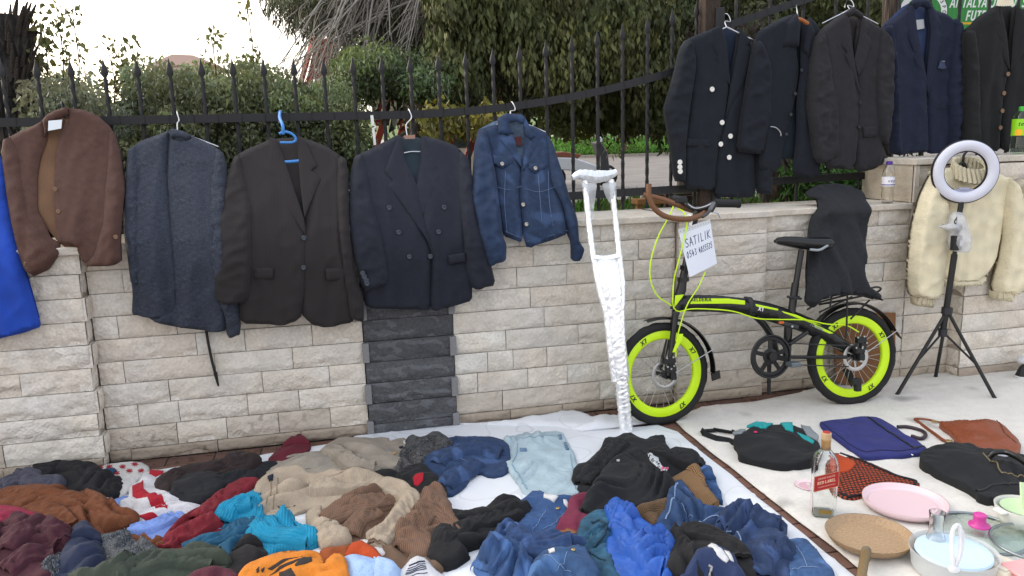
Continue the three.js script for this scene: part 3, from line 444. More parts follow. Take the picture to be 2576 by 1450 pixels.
{ // green club banner behind the coats on the right
  const T = canvasTex(1024, 512, (c, w, h) => { c.fillStyle = '#2f8a3c'; c.fillRect(0, 0, w, h); c.fillStyle = '#37933f'; for (let i = 0; i < 40; i++) c.fillRect(i * 26, 0, 10, h); c.fillStyle = '#f3f4f0'; c.font = 'italic bold 116px sans-serif'; c.save(); c.translate(284, 329); c.scale(.44, 1); c.fillText('ANTALYA ORMAN SPOR', 0, 0); c.fillText('FUTBOL OKULU', 228, 107); c.restore(); c.fillStyle = '#e8b521'; c.fillRect(330, 449, 694, 18);
    c.save(); c.translate(135, 360); c.scale(1, 1.29); c.strokeStyle = '#f3f4f0'; c.lineWidth = 36; c.beginPath(); c.arc(0, 0, 122, 0, 7); c.stroke(); c.strokeStyle = '#26402a'; c.lineWidth = 4; c.beginPath(); c.arc(0, 0, 141, 0, 7); c.stroke(); c.fillStyle = '#26402a'; c.font = 'bold 30px sans-serif'; 'ORMAN SPOR'.split('').forEach((ch, i) => { c.save(); c.rotate(-.5 + i * .26); c.fillText(ch, -10, -112); c.restore(); }); c.restore(); });
  const z = -.62, a = onZ(2262, 78, z), b = onZ(2680, 78, z), d = onZ(2262, -84, z), h = d.y - a.y; const g = quad(V3(a.x, a.y, z), V3(b.x, a.y + .02, z), V3(b.x, a.y + h + .02, z), V3(a.x, a.y + h, z), 12, .01);
  const t = thing('banner', 'green club banner with white lettering behind the dark coats', 'banner'); obj('banner_sheet', g, mat(0xffffff, { map: T, roughness: .6 }), t);
  for (const [p, q] of [[V3(a.x + .02, a.y, z), V3(a.x - .06, a.y - .12, ZF)], [V3(b.x, a.y, z), V3(b.x + .1, a.y - .1, ZF)]]) obj('tie_string', bar(p, q, .003), M_.white, t); settle(t);
}
/* ------------------------------------------------ clothes on hangers along the fence */
// how far a garment stands out at height y: hung on the rail, pushed out over the coping, then plumb
const OVER = zo => y => lerp(zo, -.3, smooth(.84, 1.58, y));
const FREE = z0 => () => z0;
function toSurf(px, py, zf) { let z = zf(1.2), p; for (let i = 0; i < 6; i++) { p = onZ(px, py, z); z = zf(p.y); } return [p.x, p.y]; }
const crisp = p => p.flatMap((a, i) => { const b = p[(i + 1) % p.length]; return [[a[0] * .88 + b[0] * .12, a[1] * .88 + b[1] * .12], [a[0] * .12 + b[0] * .88, a[1] * .12 + b[1] * .88]]; });
/* distance to the outline measured sideways, so that hems and cuffs stay open and cut straight */
function sideDist(p, x, y) { let l = 1e9, r = 1e9; for (let i = 0, j = p.length - 1; i < p.length; j = i++) { const [xi, yi] = p[i], [xj, yj] = p[j]; if ((yi > y) !== (yj > y)) { const X = (xj - xi) * (y - yi) / (yj - yi) + xi; if (X < x) l = Math.min(l, x - X); else r = Math.min(r, X - x); } } const m = Math.min(l, r); return m > 1e8 ? 0 : m; }
/* o: z profile, off = stand-off from profile, depth/r = roundness, fold = drape amplitude */
function cut(pts, zf, o = {}) {
  const poly = (o.sharp ? x => x : crisp)(pts.map(p => toSurf(p[0], p[1], zf)));
  const { depth = .03, r = .05, off = 0, fold = .006, thick = .012, g = .016, id = 0, diag = 0, under } = o;
  let y0 = 1e9, y1 = -1e9; for (const p of poly) { y0 = Math.min(y0, p[1]); y1 = Math.max(y1, p[1]); }
  const H = (x, y, d0) => { const d = depth > .015 ? Math.max(d0, Math.min(sideDist(poly, x, clamp(y, y0 + .004, y1 - .004)), r)) : d0; const t = 1 - clamp(d / r); const sw = .4 + .9 * (y1 - y) / (y1 - y0 + .01);
    const wx = x + .03 * n3(x * 3, y * 2.2, id), q = diag ? 1 : 0;
    const v = n3(wx * 11, y * 1.3, id) + .6 * n3(wx * 23, y * 2.4, id + 3);                                   // long hanging folds
    const rg = (a, b, k) => Math.pow(1 - Math.min(1, 2.2 * Math.abs(n3(a, b, id + k))), 1.6);
    const w = q * (rg(x * 5 + y * 4, y * 13 - x * 8, 5) + .6 * rg(x * 8 - y * 6, y * 18 + x * 10, 7)) + (1 - q) * .7 * rg(x * 7 + y * 3, y * 6 - x * 6, 9); // pulled diagonal creases
    return zf(y) + off + (under ? under(x, y) : 0) + depth * Math.sqrt(Math.max(0, 1 - t * t)) + fold * clamp(d / .025) * (sw * v * 2.6 + 1.5 * w); };
  return shell(poly, g, H, (x, y, d, t) => t - thick - (d > 0 ? 0 : -.001), (x, y, h) => V3(x, y, h));
}
const btn = (parent, px, py, zf, off, r, m, name = 'button') => { const p = toSurf(px, py, zf), c = V3(p[0], p[1], zf(p[1]) + off); const g = lathe([[0, .004], [r * .55, .004], [r * .75, .0055], [r, .004], [r, 0], [0, 0]], V3(0, 0, 0), 14); g.rotateX(Math.PI / 2); g.translate(c.x, c.y, c.z); return obj(name, g, m, parent); };
const strip = (pts, zf, off, w) => tube(pts.map(([x, y]) => { const p = toSurf(x, y, zf); return V3(p[0], p[1], zf(p[1]) + off); }), w, 6);
let gid = 0;
function garment(o) {
  const id = (gid += 11.3), zf = o.z, t = thing(o.name || 'jacket', o.label, o.cat || 'jacket', o.group); const m = o.m, f = o.fold ?? .0065, base = { id, fold: f };
  if (o.back) obj('back_panel', cut(o.back, zf, { ...base, off: o.backOff ?? -.035, depth: .01, g: .03, fold: .003, thick: .004 }), o.lining || m, t);
  (o.fronts || []).forEach((p, i) => obj('front_panel', cut(p, zf, { ...base, off: i * .008, depth: o.depth || .018, r: .04, thick: .006, g: .013 }), m, t));
  (o.sleeves || []).forEach((p, i) => obj('sleeve', cut(p, zf, { ...base, id: id + i * 4 + 1, off: (o.sOff ?? .018), depth: o.sd || .024, r: .032, diag: .35, fold: o.sf ?? f * 1.1, thick: .03, g: .012 }), o.sleeveM || m, t));
  (o.lapels || []).forEach((p, i) => obj('lapel', cut(p, zf, { ...base, sharp: true, off: (o.depth || .018) + .009, depth: .004, r: .012, g: .014, fold: f * .3, thick: .006 }), o.lapelM || m, t));
  (o.collars || []).forEach(p => obj('collar', cut(p, zf, { ...base, sharp: true, off: (o.depth || .018) + .012, depth: .012, r: .03, g: .014, fold: .002, thick: .02 }), o.collarM || m, t));
  (o.flaps || []).forEach(p => obj('pocket_flap', cut(p, zf, { ...base, sharp: true, off: (o.depth || .018) + .013, depth: .003, r: .008, g: .012, fold: 0, thick: .012 }), m, t));
  (o.buttons || []).forEach(([x, y, extra]) => btn(t, x, y, zf, (o.depth || .018) + .014 + (extra || 0), o.br || .011, o.bm || M_.dkplastic));
  if (o.more) o.more(t, zf, id); return settle(t);
}
const wireHook = (label, px, py, tipx, tipy, m = M_.wire, zr = ZF + .03, extra) => { // wire hanger: hook over the rail, neck and shoulders
  const t = thing('clothes_hanger', label, 'hanger'); const a = onZ(px, py, -.29), k = onZ(tipx, tipy, zr), b = V3(k.x, k.y, zr);
  const pts = [a, V3(a.x, lerp(a.y, b.y, .45), lerp(a.z, zr + .03, .6)), V3(b.x + .006, b.y - .03, zr + .022), V3(b.x, b.y, zr + .012), V3(b.x - .004, b.y + .012, zr - .012), V3(b.x - .006, b.y - .006, zr - .034), V3(b.x - .008, b.y - .026, zr - .036)];
  obj('hook', tube(pts, .0032, 7, 40), m, t); const s = .17; obj('shoulder_bar', [bar(a, V3(a.x - s, a.y - .075, a.z + .01), .004), bar(a, V3(a.x + s, a.y - .075, a.z + .01), .004)], m, t); if (extra) extra(t, a); return settle(t);
};
const C_ = {
  brown: cloth(0x5a3c32, TX.wool), brownLin: cloth(0x75553c, TX.cotton), charBlue: cloth(0x3c4352, TX.heather, TX.weaveB, .0012), pin: cloth(0x2e2829, TX.pin), navy: cloth(0x1e2230, TX.wool), teal: cloth(0x2a3a44, TX.cotton), denim: cloth(0x2f4364, TX.denimF), denimL: cloth(0x6d7f96, TX.denim),
  coat: cloth(0x141c27, TX.wool), coat2: cloth(0x131a27, TX.wool), coatLin: cloth(0x1c2840, TX.cotton), tealD: cloth(0x14242e, TX.cotton), char: cloth(0x2b2a2f, TX.wool), charLin: cloth(0x3a3433, TX.cotton), navyB: cloth(0x17203a, TX.wool), navyLin: cloth(0x3d4d76, TX.cotton), blk: cloth(0x17181b, TX.wool),
  cream: cloth(0xf4e9c8, TX.cotton, cl(TX.knitB, .08), .0018), creamRib: cloth(0xf4e9c8, TX.cotton, cl(TX.ribB, .09), .006), oat: cloth(0xd8ccb6, TX.cotton, TX.ribB, .005), blue: cloth(0x1d4bb8, TX.cotton), blkDenim: cloth(0x22252b, TX.heather, TX.weaveB, .001),
};
const brass = mat(0xb09a6a, { roughness: .35, metalness: .9 }), pearl = mat(0xe4e2dc, { roughness: .25 }), silverB = mat(0xb6b2a8, { roughness: .3, metalness: .9 }), smoke = mat(0x333a44, { roughness: .25 }), tan = mat(0x7a5b44, { roughness: .4 });

garment({ name: 'blue_dress', cat: 'dress', label: 'bright royal blue dress hanging beside the brown jacket', m: C_.blue, z: OVER(.13), fold: .008, depth: .03,
  back: [[-60, 395], [4, 400], [14, 520], [60, 690], [95, 818], [0, 850], [-60, 855]], fronts: [[[-60, 385], [-5, 385], [8, 410], [14, 450], [20, 520], [35, 590], [62, 680], [85, 760], [103, 822], [60, 838], [0, 852], [-60, 858]]] });

garment({ name: 'jacket', label: 'brown wool jacket hanging open with tan lining and white neck label', m: C_.brown, lining: C_.brownLin, z: OVER(.125), backOff: -.02, br: .009, bm: tan,
  back: [[14, 352], [118, 302], [172, 280], [244, 292], [290, 340], [302, 470], [298, 600], [230, 655], [150, 620], [100, 560], [30, 520]],
  fronts: [[[112, 300], [119, 345], [100, 400], [92, 450], [94, 530], [110, 560], [128, 600], [152, 612], [148, 636], [80, 600], [40, 540], [12, 400], [10, 352], [40, 335], [80, 318]],
    [[171, 272], [210, 276], [244, 289], [276, 318], [289, 338], [294, 400], [286, 520], [268, 600], [262, 650], [212, 664], [190, 618], [152, 612], [143, 588], [139, 546], [137, 453], [141, 383], [152, 340], [168, 300]]],
  sleeves: [[[10, 352], [30, 345], [52, 390], [62, 470], [74, 540], [120, 600], [152, 634], [122, 679], [94, 692], [66, 682], [38, 588], [21, 500], [6, 390]], [[276, 322], [289, 338], [303, 383], [315, 470], [308, 546], [303, 602], [306, 663], [214, 668], [240, 640], [262, 560], [270, 440]]],
  collars: [[[112, 302], [122, 290], [145, 278], [172, 270], [176, 290], [150, 300], [128, 312], [118, 345]]],
  buttons: [[145, 475], [153, 531], [78, 660, .02], [84, 668, .02], [94, 676, .02], [299, 593, .02]],
  more: (t, zf) => obj('neck_label', cut([[130, 305], [164, 302], [162, 324], [129, 330]], zf, { sharp: true, off: .045, depth: .001, g: .03, fold: 0, thick: .002 }), mat(0xd5dade), t) });

garment({ name: 'cardigan', cat: 'cardigan', label: 'charcoal blue heathered knit cardigan hanging between the two brown jackets', m: C_.charBlue, z: OVER(.07), fold: .009, depth: .03,
  back: [[325, 378], [430, 330], [480, 342], [556, 382], [560, 500], [555, 800], [400, 800], [336, 780], [320, 560]],
  fronts: [[[322, 376], [352, 355], [400, 338], [430, 326], [427, 380], [424, 442], [432, 546], [449, 686], [454, 789], [369, 795], [331, 793], [333, 738], [324, 651], [320, 540], [330, 450]],
    [[430, 326], [440, 348], [470, 352], [481, 341], [520, 358], [557, 380], [566, 418], [556, 494], [560, 640], [571, 760], [574, 829], [515, 831], [453, 824], [394, 812], [370, 796], [440, 780], [436, 640], [426, 540], [420, 440], [424, 348]]],
  sleeves: [[[322, 376], [345, 368], [354, 450], [351, 520], [359, 600], [370, 711], [331, 713], [324, 651], [313, 581], [315, 480]], [[540, 374], [560, 384], [572, 420], [578, 540], [590, 660], [607, 840], [573, 847], [560, 780], [535, 740], [520, 640], [517, 560], [526, 470]]],
  collars: [[[426, 330], [436, 324], [462, 330], [484, 342], [478, 352], [452, 346], [434, 346]]] });

garment({ label: 'dark brown pinstripe blazer on a blue plastic hanger', m: C_.pin, lining: C_.charLin, z: OVER(.085), br: .011, bm: smoke,
  back: [[592, 396], [680, 350], [745, 345], [868, 404], [868, 600], [880, 780], [620, 780], [600, 560]],
  fronts: [[[770, 560], [752, 418], [749, 352], [745, 341], [818, 366], [862, 396], [866, 460], [862, 600], [880, 700], [890, 780], [888, 812], [818, 823], [787, 819], [770, 804], [759, 792], [755, 700], [752, 600]],
    [[589, 394], [620, 376], [676, 352], [690, 346], [702, 360], [725, 430], [764, 546], [774, 599], [772, 721], [759, 795], [742, 809], [714, 816], [606, 814], [598, 740], [608, 600], [606, 500]]],
  sleeves: [[[589, 394], [606, 388], [616, 440], [640, 529], [637, 686], [630, 756], [547, 760], [538, 738], [540, 599], [557, 512], [570, 450]], [[850, 388], [871, 401], [876, 442], [879, 581], [893, 686], [914, 748], [915, 809], [880, 800], [862, 690], [850, 580], [846, 470]]],
  lapels: [[[679, 345], [698, 352], [725, 430], [764, 548], [768, 590], [740, 545], [690, 480], [668, 452], [682, 440], [664, 424]], [[749, 344], [766, 352], [797, 416], [782, 428], [806, 449], [785, 500], [766, 546], [756, 470], [752, 418]]],
  flaps: [[[641, 672], [689, 672], [688, 700], [641, 699]], [[818, 674], [872, 672], [872, 700], [822, 703]]], buttons: [[765, 597], [764, 671], [561, 714, .015], [561, 731, .015]] });

garment({ label: 'navy double breasted blazer with six buttons hanging above the black pillar', m: C_.navy, lining: C_.teal, z: OVER(.075), br: .0115, bm: smoke,
  back: [[894, 396], [1002, 344], [1058, 345], [1172, 396], [1168, 600], [1180, 740], [930, 750], [905, 560]],
  fronts: [[[891, 394], [943, 369], [1002, 338], [1010, 345], [1014, 395], [1046, 458], [1062, 560], [1086, 640], [1086, 779], [1030, 779], [936, 777], [917, 768], [914, 690], [916, 560], [905, 460]],
    [[1058, 340], [1100, 350], [1145, 366], [1173, 394], [1170, 470], [1168, 620], [1187, 700], [1187, 756], [1134, 772], [1086, 781], [1080, 760], [1084, 640], [1056, 560], [1042, 470], [1058, 400]]],
  sleeves: [[[891, 394], [910, 386], [926, 440], [938, 512], [967, 616], [984, 711], [919, 732], [905, 707], [887, 637], [877, 546], [879, 446]], [[1152, 374], [1175, 396], [1186, 440], [1196, 540], [1222, 620], [1246, 717], [1187, 727], [1170, 686], [1157, 546], [1148, 442]]],
  lapels: [[[1002, 340], [1012, 350], [1016, 400], [1046, 462], [1062, 545], [1086, 622], [1064, 590], [1010, 510], [974, 466], [988, 456], [966, 430]], [[1058, 343], [1074, 352], [1104, 420], [1090, 432], [1112, 440], [1090, 490], [1062, 541], [1046, 470], [1060, 405]]],
  flaps: [[[1126, 641], [1167, 634], [1169, 656], [1127, 663]]], buttons: [[978, 522], [1115, 521], [1001, 583], [1101, 582], [1028, 644], [1080, 643], [911, 683, .018], [915, 692, .018], [920, 701, .018], [922, 709, .018]],
  more: (t, zf) => { obj('neck_label', cut([[1016, 341], [1044, 339], [1044, 349], [1018, 350]], zf, { sharp: true, off: .0, depth: .001, g: .03, fold: 0, thick: .002 }), mat(0x8a6a5c), t); obj('lining_trim', strip([[1010, 387], [1034, 382], [1058, 382]], zf, -.012, .003), M_.wire, t); } });

garment({ name: 'denim_jacket', label: 'blue denim jacket with metal buttons hanging over the wall from a wire hanger', m: C_.denim, lining: C_.denimL, z: OVER(.085), br: .0095, bm: silverB, fold: .008,
  back: [[1206, 326], [1252, 302], [1316, 300], [1374, 338], [1390, 480], [1400, 590], [1300, 590], [1250, 560], [1235, 420]],
  fronts: [[[1204, 326], [1249, 312], [1272, 322], [1290, 370], [1312, 424], [1307, 494], [1316, 592], [1310, 610], [1267, 594], [1256, 540], [1246, 442], [1232, 380]],
    [[1316, 310], [1346, 320], [1376, 336], [1386, 380], [1388, 463], [1413, 512], [1426, 588], [1392, 603], [1324, 624], [1316, 594], [1305, 494], [1310, 428], [1318, 360]]],
  sleeves: [[[1204, 324], [1222, 330], [1238, 400], [1246, 442], [1254, 512], [1263, 595], [1272, 613], [1271, 656], [1227, 668], [1218, 637], [1201, 581], [1183, 494], [1190, 435], [1194, 366]], [[1372, 332], [1389, 362], [1399, 394], [1413, 435], [1430, 495], [1449, 546], [1454, 606], [1468, 627], [1460, 652], [1437, 656], [1436, 609], [1425, 585], [1412, 512], [1385, 463], [1376, 400]]],
  collars: [[[1250, 298], [1270, 286], [1309, 288], [1318, 297], [1314, 312], [1296, 306], [1276, 312], [1290, 338], [1252, 336]], [[1318, 297], [1344, 345], [1331, 353], [1318, 340], [1313, 312]]],
  lapels: [[[1255, 348], [1288, 340], [1300, 380], [1311, 422], [1288, 396]], [[1331, 354], [1351, 362], [1324, 418], [1310, 429], [1318, 380]]],
  flaps: [[[1237, 391], [1286, 394], [1286, 411], [1260, 423], [1239, 411]], [[1326, 411], [1375, 414], [1368, 423], [1342, 435], [1326, 423]]],
  buttons: [[1259, 412, .006], [1342, 423, .006], [1312, 514], [1320, 563], [1252, 622, .018]],
  more: (t, zf) => { const th = mat(0x5f6f8c); for (const q of [[[1240, 468], [1275, 476], [1308, 468]], [[1318, 474], [1350, 482], [1392, 470]], [[1268, 430], [1266, 510], [1272, 585]], [[1350, 440], [1356, 520], [1362, 605]], [[1375, 430], [1378, 510], [1392, 596]], [[1268, 580], [1290, 590], [1312, 597]], [[1322, 606], [1370, 594], [1424, 578]]]) obj('stitching', strip(q, zf, .031, .001), th, t); obj('neck_label', cut([[1294, 345], [1314, 343], [1312, 366], [1298, 366]], zf, { sharp: true, off: -.005, depth: .001, g: .03, fold: 0, thick: .002 }), mat(0x4a1f22), t); } });

const zR = FREE(-.29);
garment({ name: 'coat', cat: 'coat', label: 'long black navy coat with big white buttons next to the fence post', m: C_.coat, lining: C_.coatLin, z: FREE(-.3), br: .0135, bm: pearl, group: undefined,
  back: [[1726, 102], [1816, 66], [1858, 72], [1890, 110], [1890, 470], [1730, 460]],
  fronts: [[[1856, 70], [1872, 84], [1890, 106], [1896, 200], [1900, 400], [1902, 480], [1893, 497], [1799, 497], [1797, 400], [1815, 300], [1830, 214], [1848, 130]],
    [[1723, 100], [1786, 74], [1816, 63], [1822, 90], [1824, 167], [1832, 215], [1822, 300], [1808, 360], [1800, 420], [1797, 477], [1721, 475], [1718, 380], [1734, 259], [1742, 160]]],
  sleeves: [[[1725, 99], [1742, 110], [1749, 167], [1734, 259], [1722, 370], [1722, 459], [1697, 456], [1679, 333], [1669, 274], [1690, 207], [1710, 122]], [[1893, 130], [1908, 200], [1930, 340], [1938, 432], [1938, 490], [1903, 487], [1900, 340], [1892, 220]]],
  lapels: [[[1786, 76], [1808, 68], [1822, 110], [1832, 214], [1819, 207], [1796, 150], [1800, 140], [1784, 118]], [[1857, 74], [1885, 106], [1874, 114], [1884, 128], [1864, 211], [1819, 298], [1832, 214], [1850, 130]]],
  flaps: [[[1723, 349], [1777, 351], [1777, 370], [1721, 368]]], buttons: [[1784, 226], [1809, 309], [1830, 343], [1806, 363], [1827, 396], [1868, 264], [1700, 408, .018], [1700, 420, .018], [1701, 431, .018]] });

garment({ label: 'dark navy zip pocket jacket with teal lining on an orange wooden hanger', m: C_.coat2, lining: C_.tealD, z: FREE(-.26), br: .0095, bm: M_.dkplastic,
  back: [[1900, 102], [1997, 40], [2034, 46], [2058, 80], [2060, 400], [1920, 400]],
  fronts: [[[1897, 100], [1908, 78], [1964, 46], [1998, 34], [2004, 63], [2003, 120], [2010, 178], [2000, 252], [1978, 338], [1966, 400], [1964, 419], [1949, 434], [1908, 427], [1916, 300], [1912, 180]],
    [[2018, 66], [2034, 42], [2060, 67], [2064, 200], [2064, 407], [2060, 441], [2034, 450], [2004, 445], [1992, 432], [2002, 330], [2002, 252], [2012, 180], [2012, 126]]],
  sleeves: [[[1897, 99], [1914, 108], [1928, 140], [1938, 185], [1934, 281], [1915, 388], [1854, 382], [1864, 296], [1882, 185]]],
  collars: [[[1998, 36], [1971, 59], [1962, 121], [2002, 118], [2006, 62]], [[2030, 52], [2042, 80], [2029, 155], [2014, 126], [2020, 68]]], buttons: [[2008, 178], [1992, 237], [1981, 289], [1970, 338]],
  more: (t, zf) => obj('zip', strip([[1930, 319], [1942, 321], [1950, 327], [1955, 334], [1956, 343]], zf, .034, .003), M_.wire, t) });

garment({ label: 'charcoal grey two button suit jacket hanging in front of the dark zip jacket', m: C_.char, lining: C_.charLin, z: FREE(-.22), br: .0105, bm: M_.black,
  back: [[2056, 90], [2124, 36], [2164, 40], [2236, 90], [2228, 390], [2080, 400]],
  fronts: [[[2162, 38], [2197, 58], [2234, 85], [2232, 200], [2216, 340], [2222, 372], [2237, 404], [2197, 427], [2160, 432], [2149, 426], [2150, 300], [2152, 200], [2150, 112]],
    [[2052, 89], [2067, 70], [2123, 30], [2130, 50], [2140, 144], [2158, 240], [2158, 330], [2150, 406], [2138, 427], [2071, 423], [2076, 300], [2072, 180]]],
  sleeves: [[[2052, 89], [2072, 92], [2087, 185], [2105, 296], [2105, 403], [2049, 412], [2030, 278], [2034, 185], [2045, 111]], [[2214, 70], [2241, 100], [2243, 148], [2241, 259], [2234, 333], [2226, 372], [2205, 354], [2200, 296], [2197, 185], [2204, 110]]],
  lapels: [[[2124, 32], [2130, 60], [2141, 148], [2157, 238], [2119, 140], [2124, 132], [2106, 112], [2106, 56]], [[2163, 40], [2180, 72], [2172, 86], [2186, 106], [2166, 170], [2152, 192], [2142, 150], [2152, 110]]],
  collars: [[[2121, 33], [2138, 20], [2165, 38], [2160, 48], [2140, 36], [2128, 46]]],
  flaps: [[[2163, 320], [2197, 318], [2197, 344], [2165, 346]], [[2108, 316], [2134, 314], [2134, 320], [2108, 322]]], buttons: [[2155, 259], [2152, 320]] });

garment({ label: 'navy blue blazer with white neck label and small chest crest', m: C_.navyB, lining: C_.navyLin, z: FREE(-.27),
  back: [[2222, 72], [2292, 6], [2338, 6], [2416, 68], [2416, 360], [2240, 370]],
  fronts: [[[2325, 3], [2352, 24], [2386, 37], [2416, 64], [2416, 200], [2412, 340], [2404, 378], [2341, 388], [2330, 381], [2330, 252], [2322, 200], [2336, 80]],
    [[2218, 68], [2270, 30], [2291, 2], [2300, 84], [2311, 131], [2322, 200], [2330, 260], [2334, 370], [2330, 383], [2289, 386], [2256, 391], [2238, 386], [2240, 222]]],
  sleeves: [[[2218, 68], [2240, 66], [2252, 160], [2258, 300], [2262, 389], [2234, 386], [2234, 260], [2226, 140]], [[2398, 46], [2416, 64], [2427, 148], [2425, 296], [2418, 384], [2382, 386], [2378, 222], [2390, 120]]],
  lapels: [[[2291, 4], [2300, 84], [2312, 135], [2324, 205], [2328, 245], [2289, 145], [2294, 138], [2268, 70], [2276, 40]], [[2325, 4], [2340, 20], [2360, 60], [2350, 76], [2362, 90], [2350, 150], [2326, 245], [2322, 200], [2334, 80]]],
  collars: [[[2286, 10], [2292, 0], [2324, 0], [2338, 14], [2332, 24], [2308, 16], [2296, 26]]],
  more: (t, zf) => { obj('neck_label', cut([[2304, 50], [2326, 48], [2328, 71], [2306, 75]], zf, { sharp: true, off: -.005, depth: .001, g: .03, fold: 0, thick: .002 }), mat(0xb9bcc0), t); const p = cut([[2355, 155], [2364, 155], [2366, 162], [2370, 173], [2359, 175], [2349, 173], [2353, 162]], zf, { sharp: true, off: .034, depth: .002, g: .01, fold: 0, thick: .003 }); const c = obj('chest_crest', p, mat(0x4a5678, { map: TX.heather }), t); obj('crest_pin', strip([[2356, 156], [2364, 156]], zf, .04, .002), M_.wire, c); obj('pocket_seam', strip([[2348, 274], [2385, 272]], zf, .032, .0022), C_.blk, t); } });

garment({ name: 'coat', cat: 'coat', label: 'black coat with brown buttons hanging beside the green bottle', m: C_.blk, z: FREE(-.2), br: .0125, bm: tan,
  back: [[2428, 82], [2510, 14], [2560, 12], [2660, 80], [2660, 380], [2430, 370]],
  fronts: [[[2548, 10], [2600, 36], [2660, 76], [2664, 380], [2520, 384], [2516, 300], [2532, 176]], [[2424, 80], [2456, 44], [2508, 12], [2520, 60], [2534, 176], [2522, 240], [2514, 330], [2512, 382], [2424, 372], [2427, 185]]],
  sleeves: [[[2424, 80], [2446, 76], [2456, 180], [2458, 376], [2423, 372], [2427, 185]]], lapels: [[[2508, 13], [2524, 90], [2532, 178], [2500, 118], [2506, 108], [2484, 76], [2494, 52]], [[2552, 14], [2576, 50], [2590, 100], [2548, 160], [2534, 178], [2540, 90]]], buttons: [[2524, 188], [2514, 236], [2510, 280], [2505, 322]] });

/* hangers */
wireHook('thin wire hanger hook above the charcoal cardigan', 446, 330, 447, 287);
wireHook('wire hanger hook holding the navy double breasted blazer', 1024, 342, 1030, 281, M_.wire);
wireHook('wire hanger with bent neck holding the denim jacket', 1287, 296, 1290, 262);
wireHook('wire hanger holding the long coat with white buttons', 1828, 68, 1830, 40);
wireHook('wire hanger hook holding the charcoal suit jacket', 2138, 24, 2140, 4, M_.wire);
wireHook('black hanger holding the brown wool jacket', 150, 290, 156, 262, M_.dkplastic);
{ const t = thing('spare_hook', 'pale plastic clip dangling from the rail beside the navy blazer', 'hook'); const a = onZ(935, 290, ZF + .02), b = onZ(943, 365, ZF + .02); obj('clip', [beam(a, a.clone().lerp(b, .35), .014, .005), tube([a.clone().lerp(b, .3), a.clone().lerp(b, .4).add(V3(.012, 0, 0)), a.clone().lerp(b, .45)], .004), beam(a.clone().lerp(b, .42), b, .012, .005)], M_.white, t); settle(t); }
{ // blue plastic hanger
  const bl = mat(0x3d82c8, { roughness: .35 }), z = -.2, P = (x, y, zz = z) => onZ(x, y, zz); const t = thing('plastic_hanger', 'bright blue plastic hanger in the collar of the pinstripe blazer', 'hanger');
  obj('hook', tube([P(712, 338), P(711, 318), P(704, 300, -.26), P(703, 287, -.32), P(706, 282, ZF - .01), P(710, 290, ZF - .035)], .008, 8, 30), bl, t);
  obj('shoulder_bar', tube([P(702, 337), P(712, 332), P(730, 335), P(742, 345), P(743, 354), P(736, 358), P(704, 359)], .006, 8, 40), bl, t); obj('trouser_bar', tube([P(712, 408, -.145), P(730, 407, -.145), P(752, 405, -.145)], .007), bl, t); settle(t);
}
{ const t = thing('wooden_hanger', 'orange wooden hanger in the collar of the dark zip jacket', 'hanger'); const z = -.235; obj('shoulder_bar', tube([onZ(2002, 47, z), onZ(2016, 50, z), onZ(2033, 60, z)], .011), mat(0xb56a2a, { roughness: .4, map: TX.wood }), t); obj('hook', tube([onZ(2008, 46, z), onZ(2006, 30, z), onZ(2004, 14, -.34), onZ(2008, 8, ZF - .02)], .003), M_.wire, t); settle(t); }
{ const t = thing('plastic_hanger', 'cream plastic hanger with printed mark in the black coat', 'hanger'); const z = -.15; const T = canvasTex(128, 64, (c, w, h) => { c.fillStyle = '#e9dfc4'; c.fillRect(0, 0, w, h); c.fillStyle = '#8b7d62'; c.font = 'italic 26px serif'; c.fillText('4007', 36, 36); }); const g = quad(onZ(2510, 15, z), onZ(2552, 15, z), onZ(2549, -16, z), onZ(2512, -16, z), 6, .02); obj('shoulder_bar', g, mat(0xffffff, { map: T, roughness: .4 }), t); obj('hook', tube([onZ(2530, -14, z), onZ(2530, -40, z), onZ(2526, -60, -.34)], .003), M_.wire, t); settle(t); }

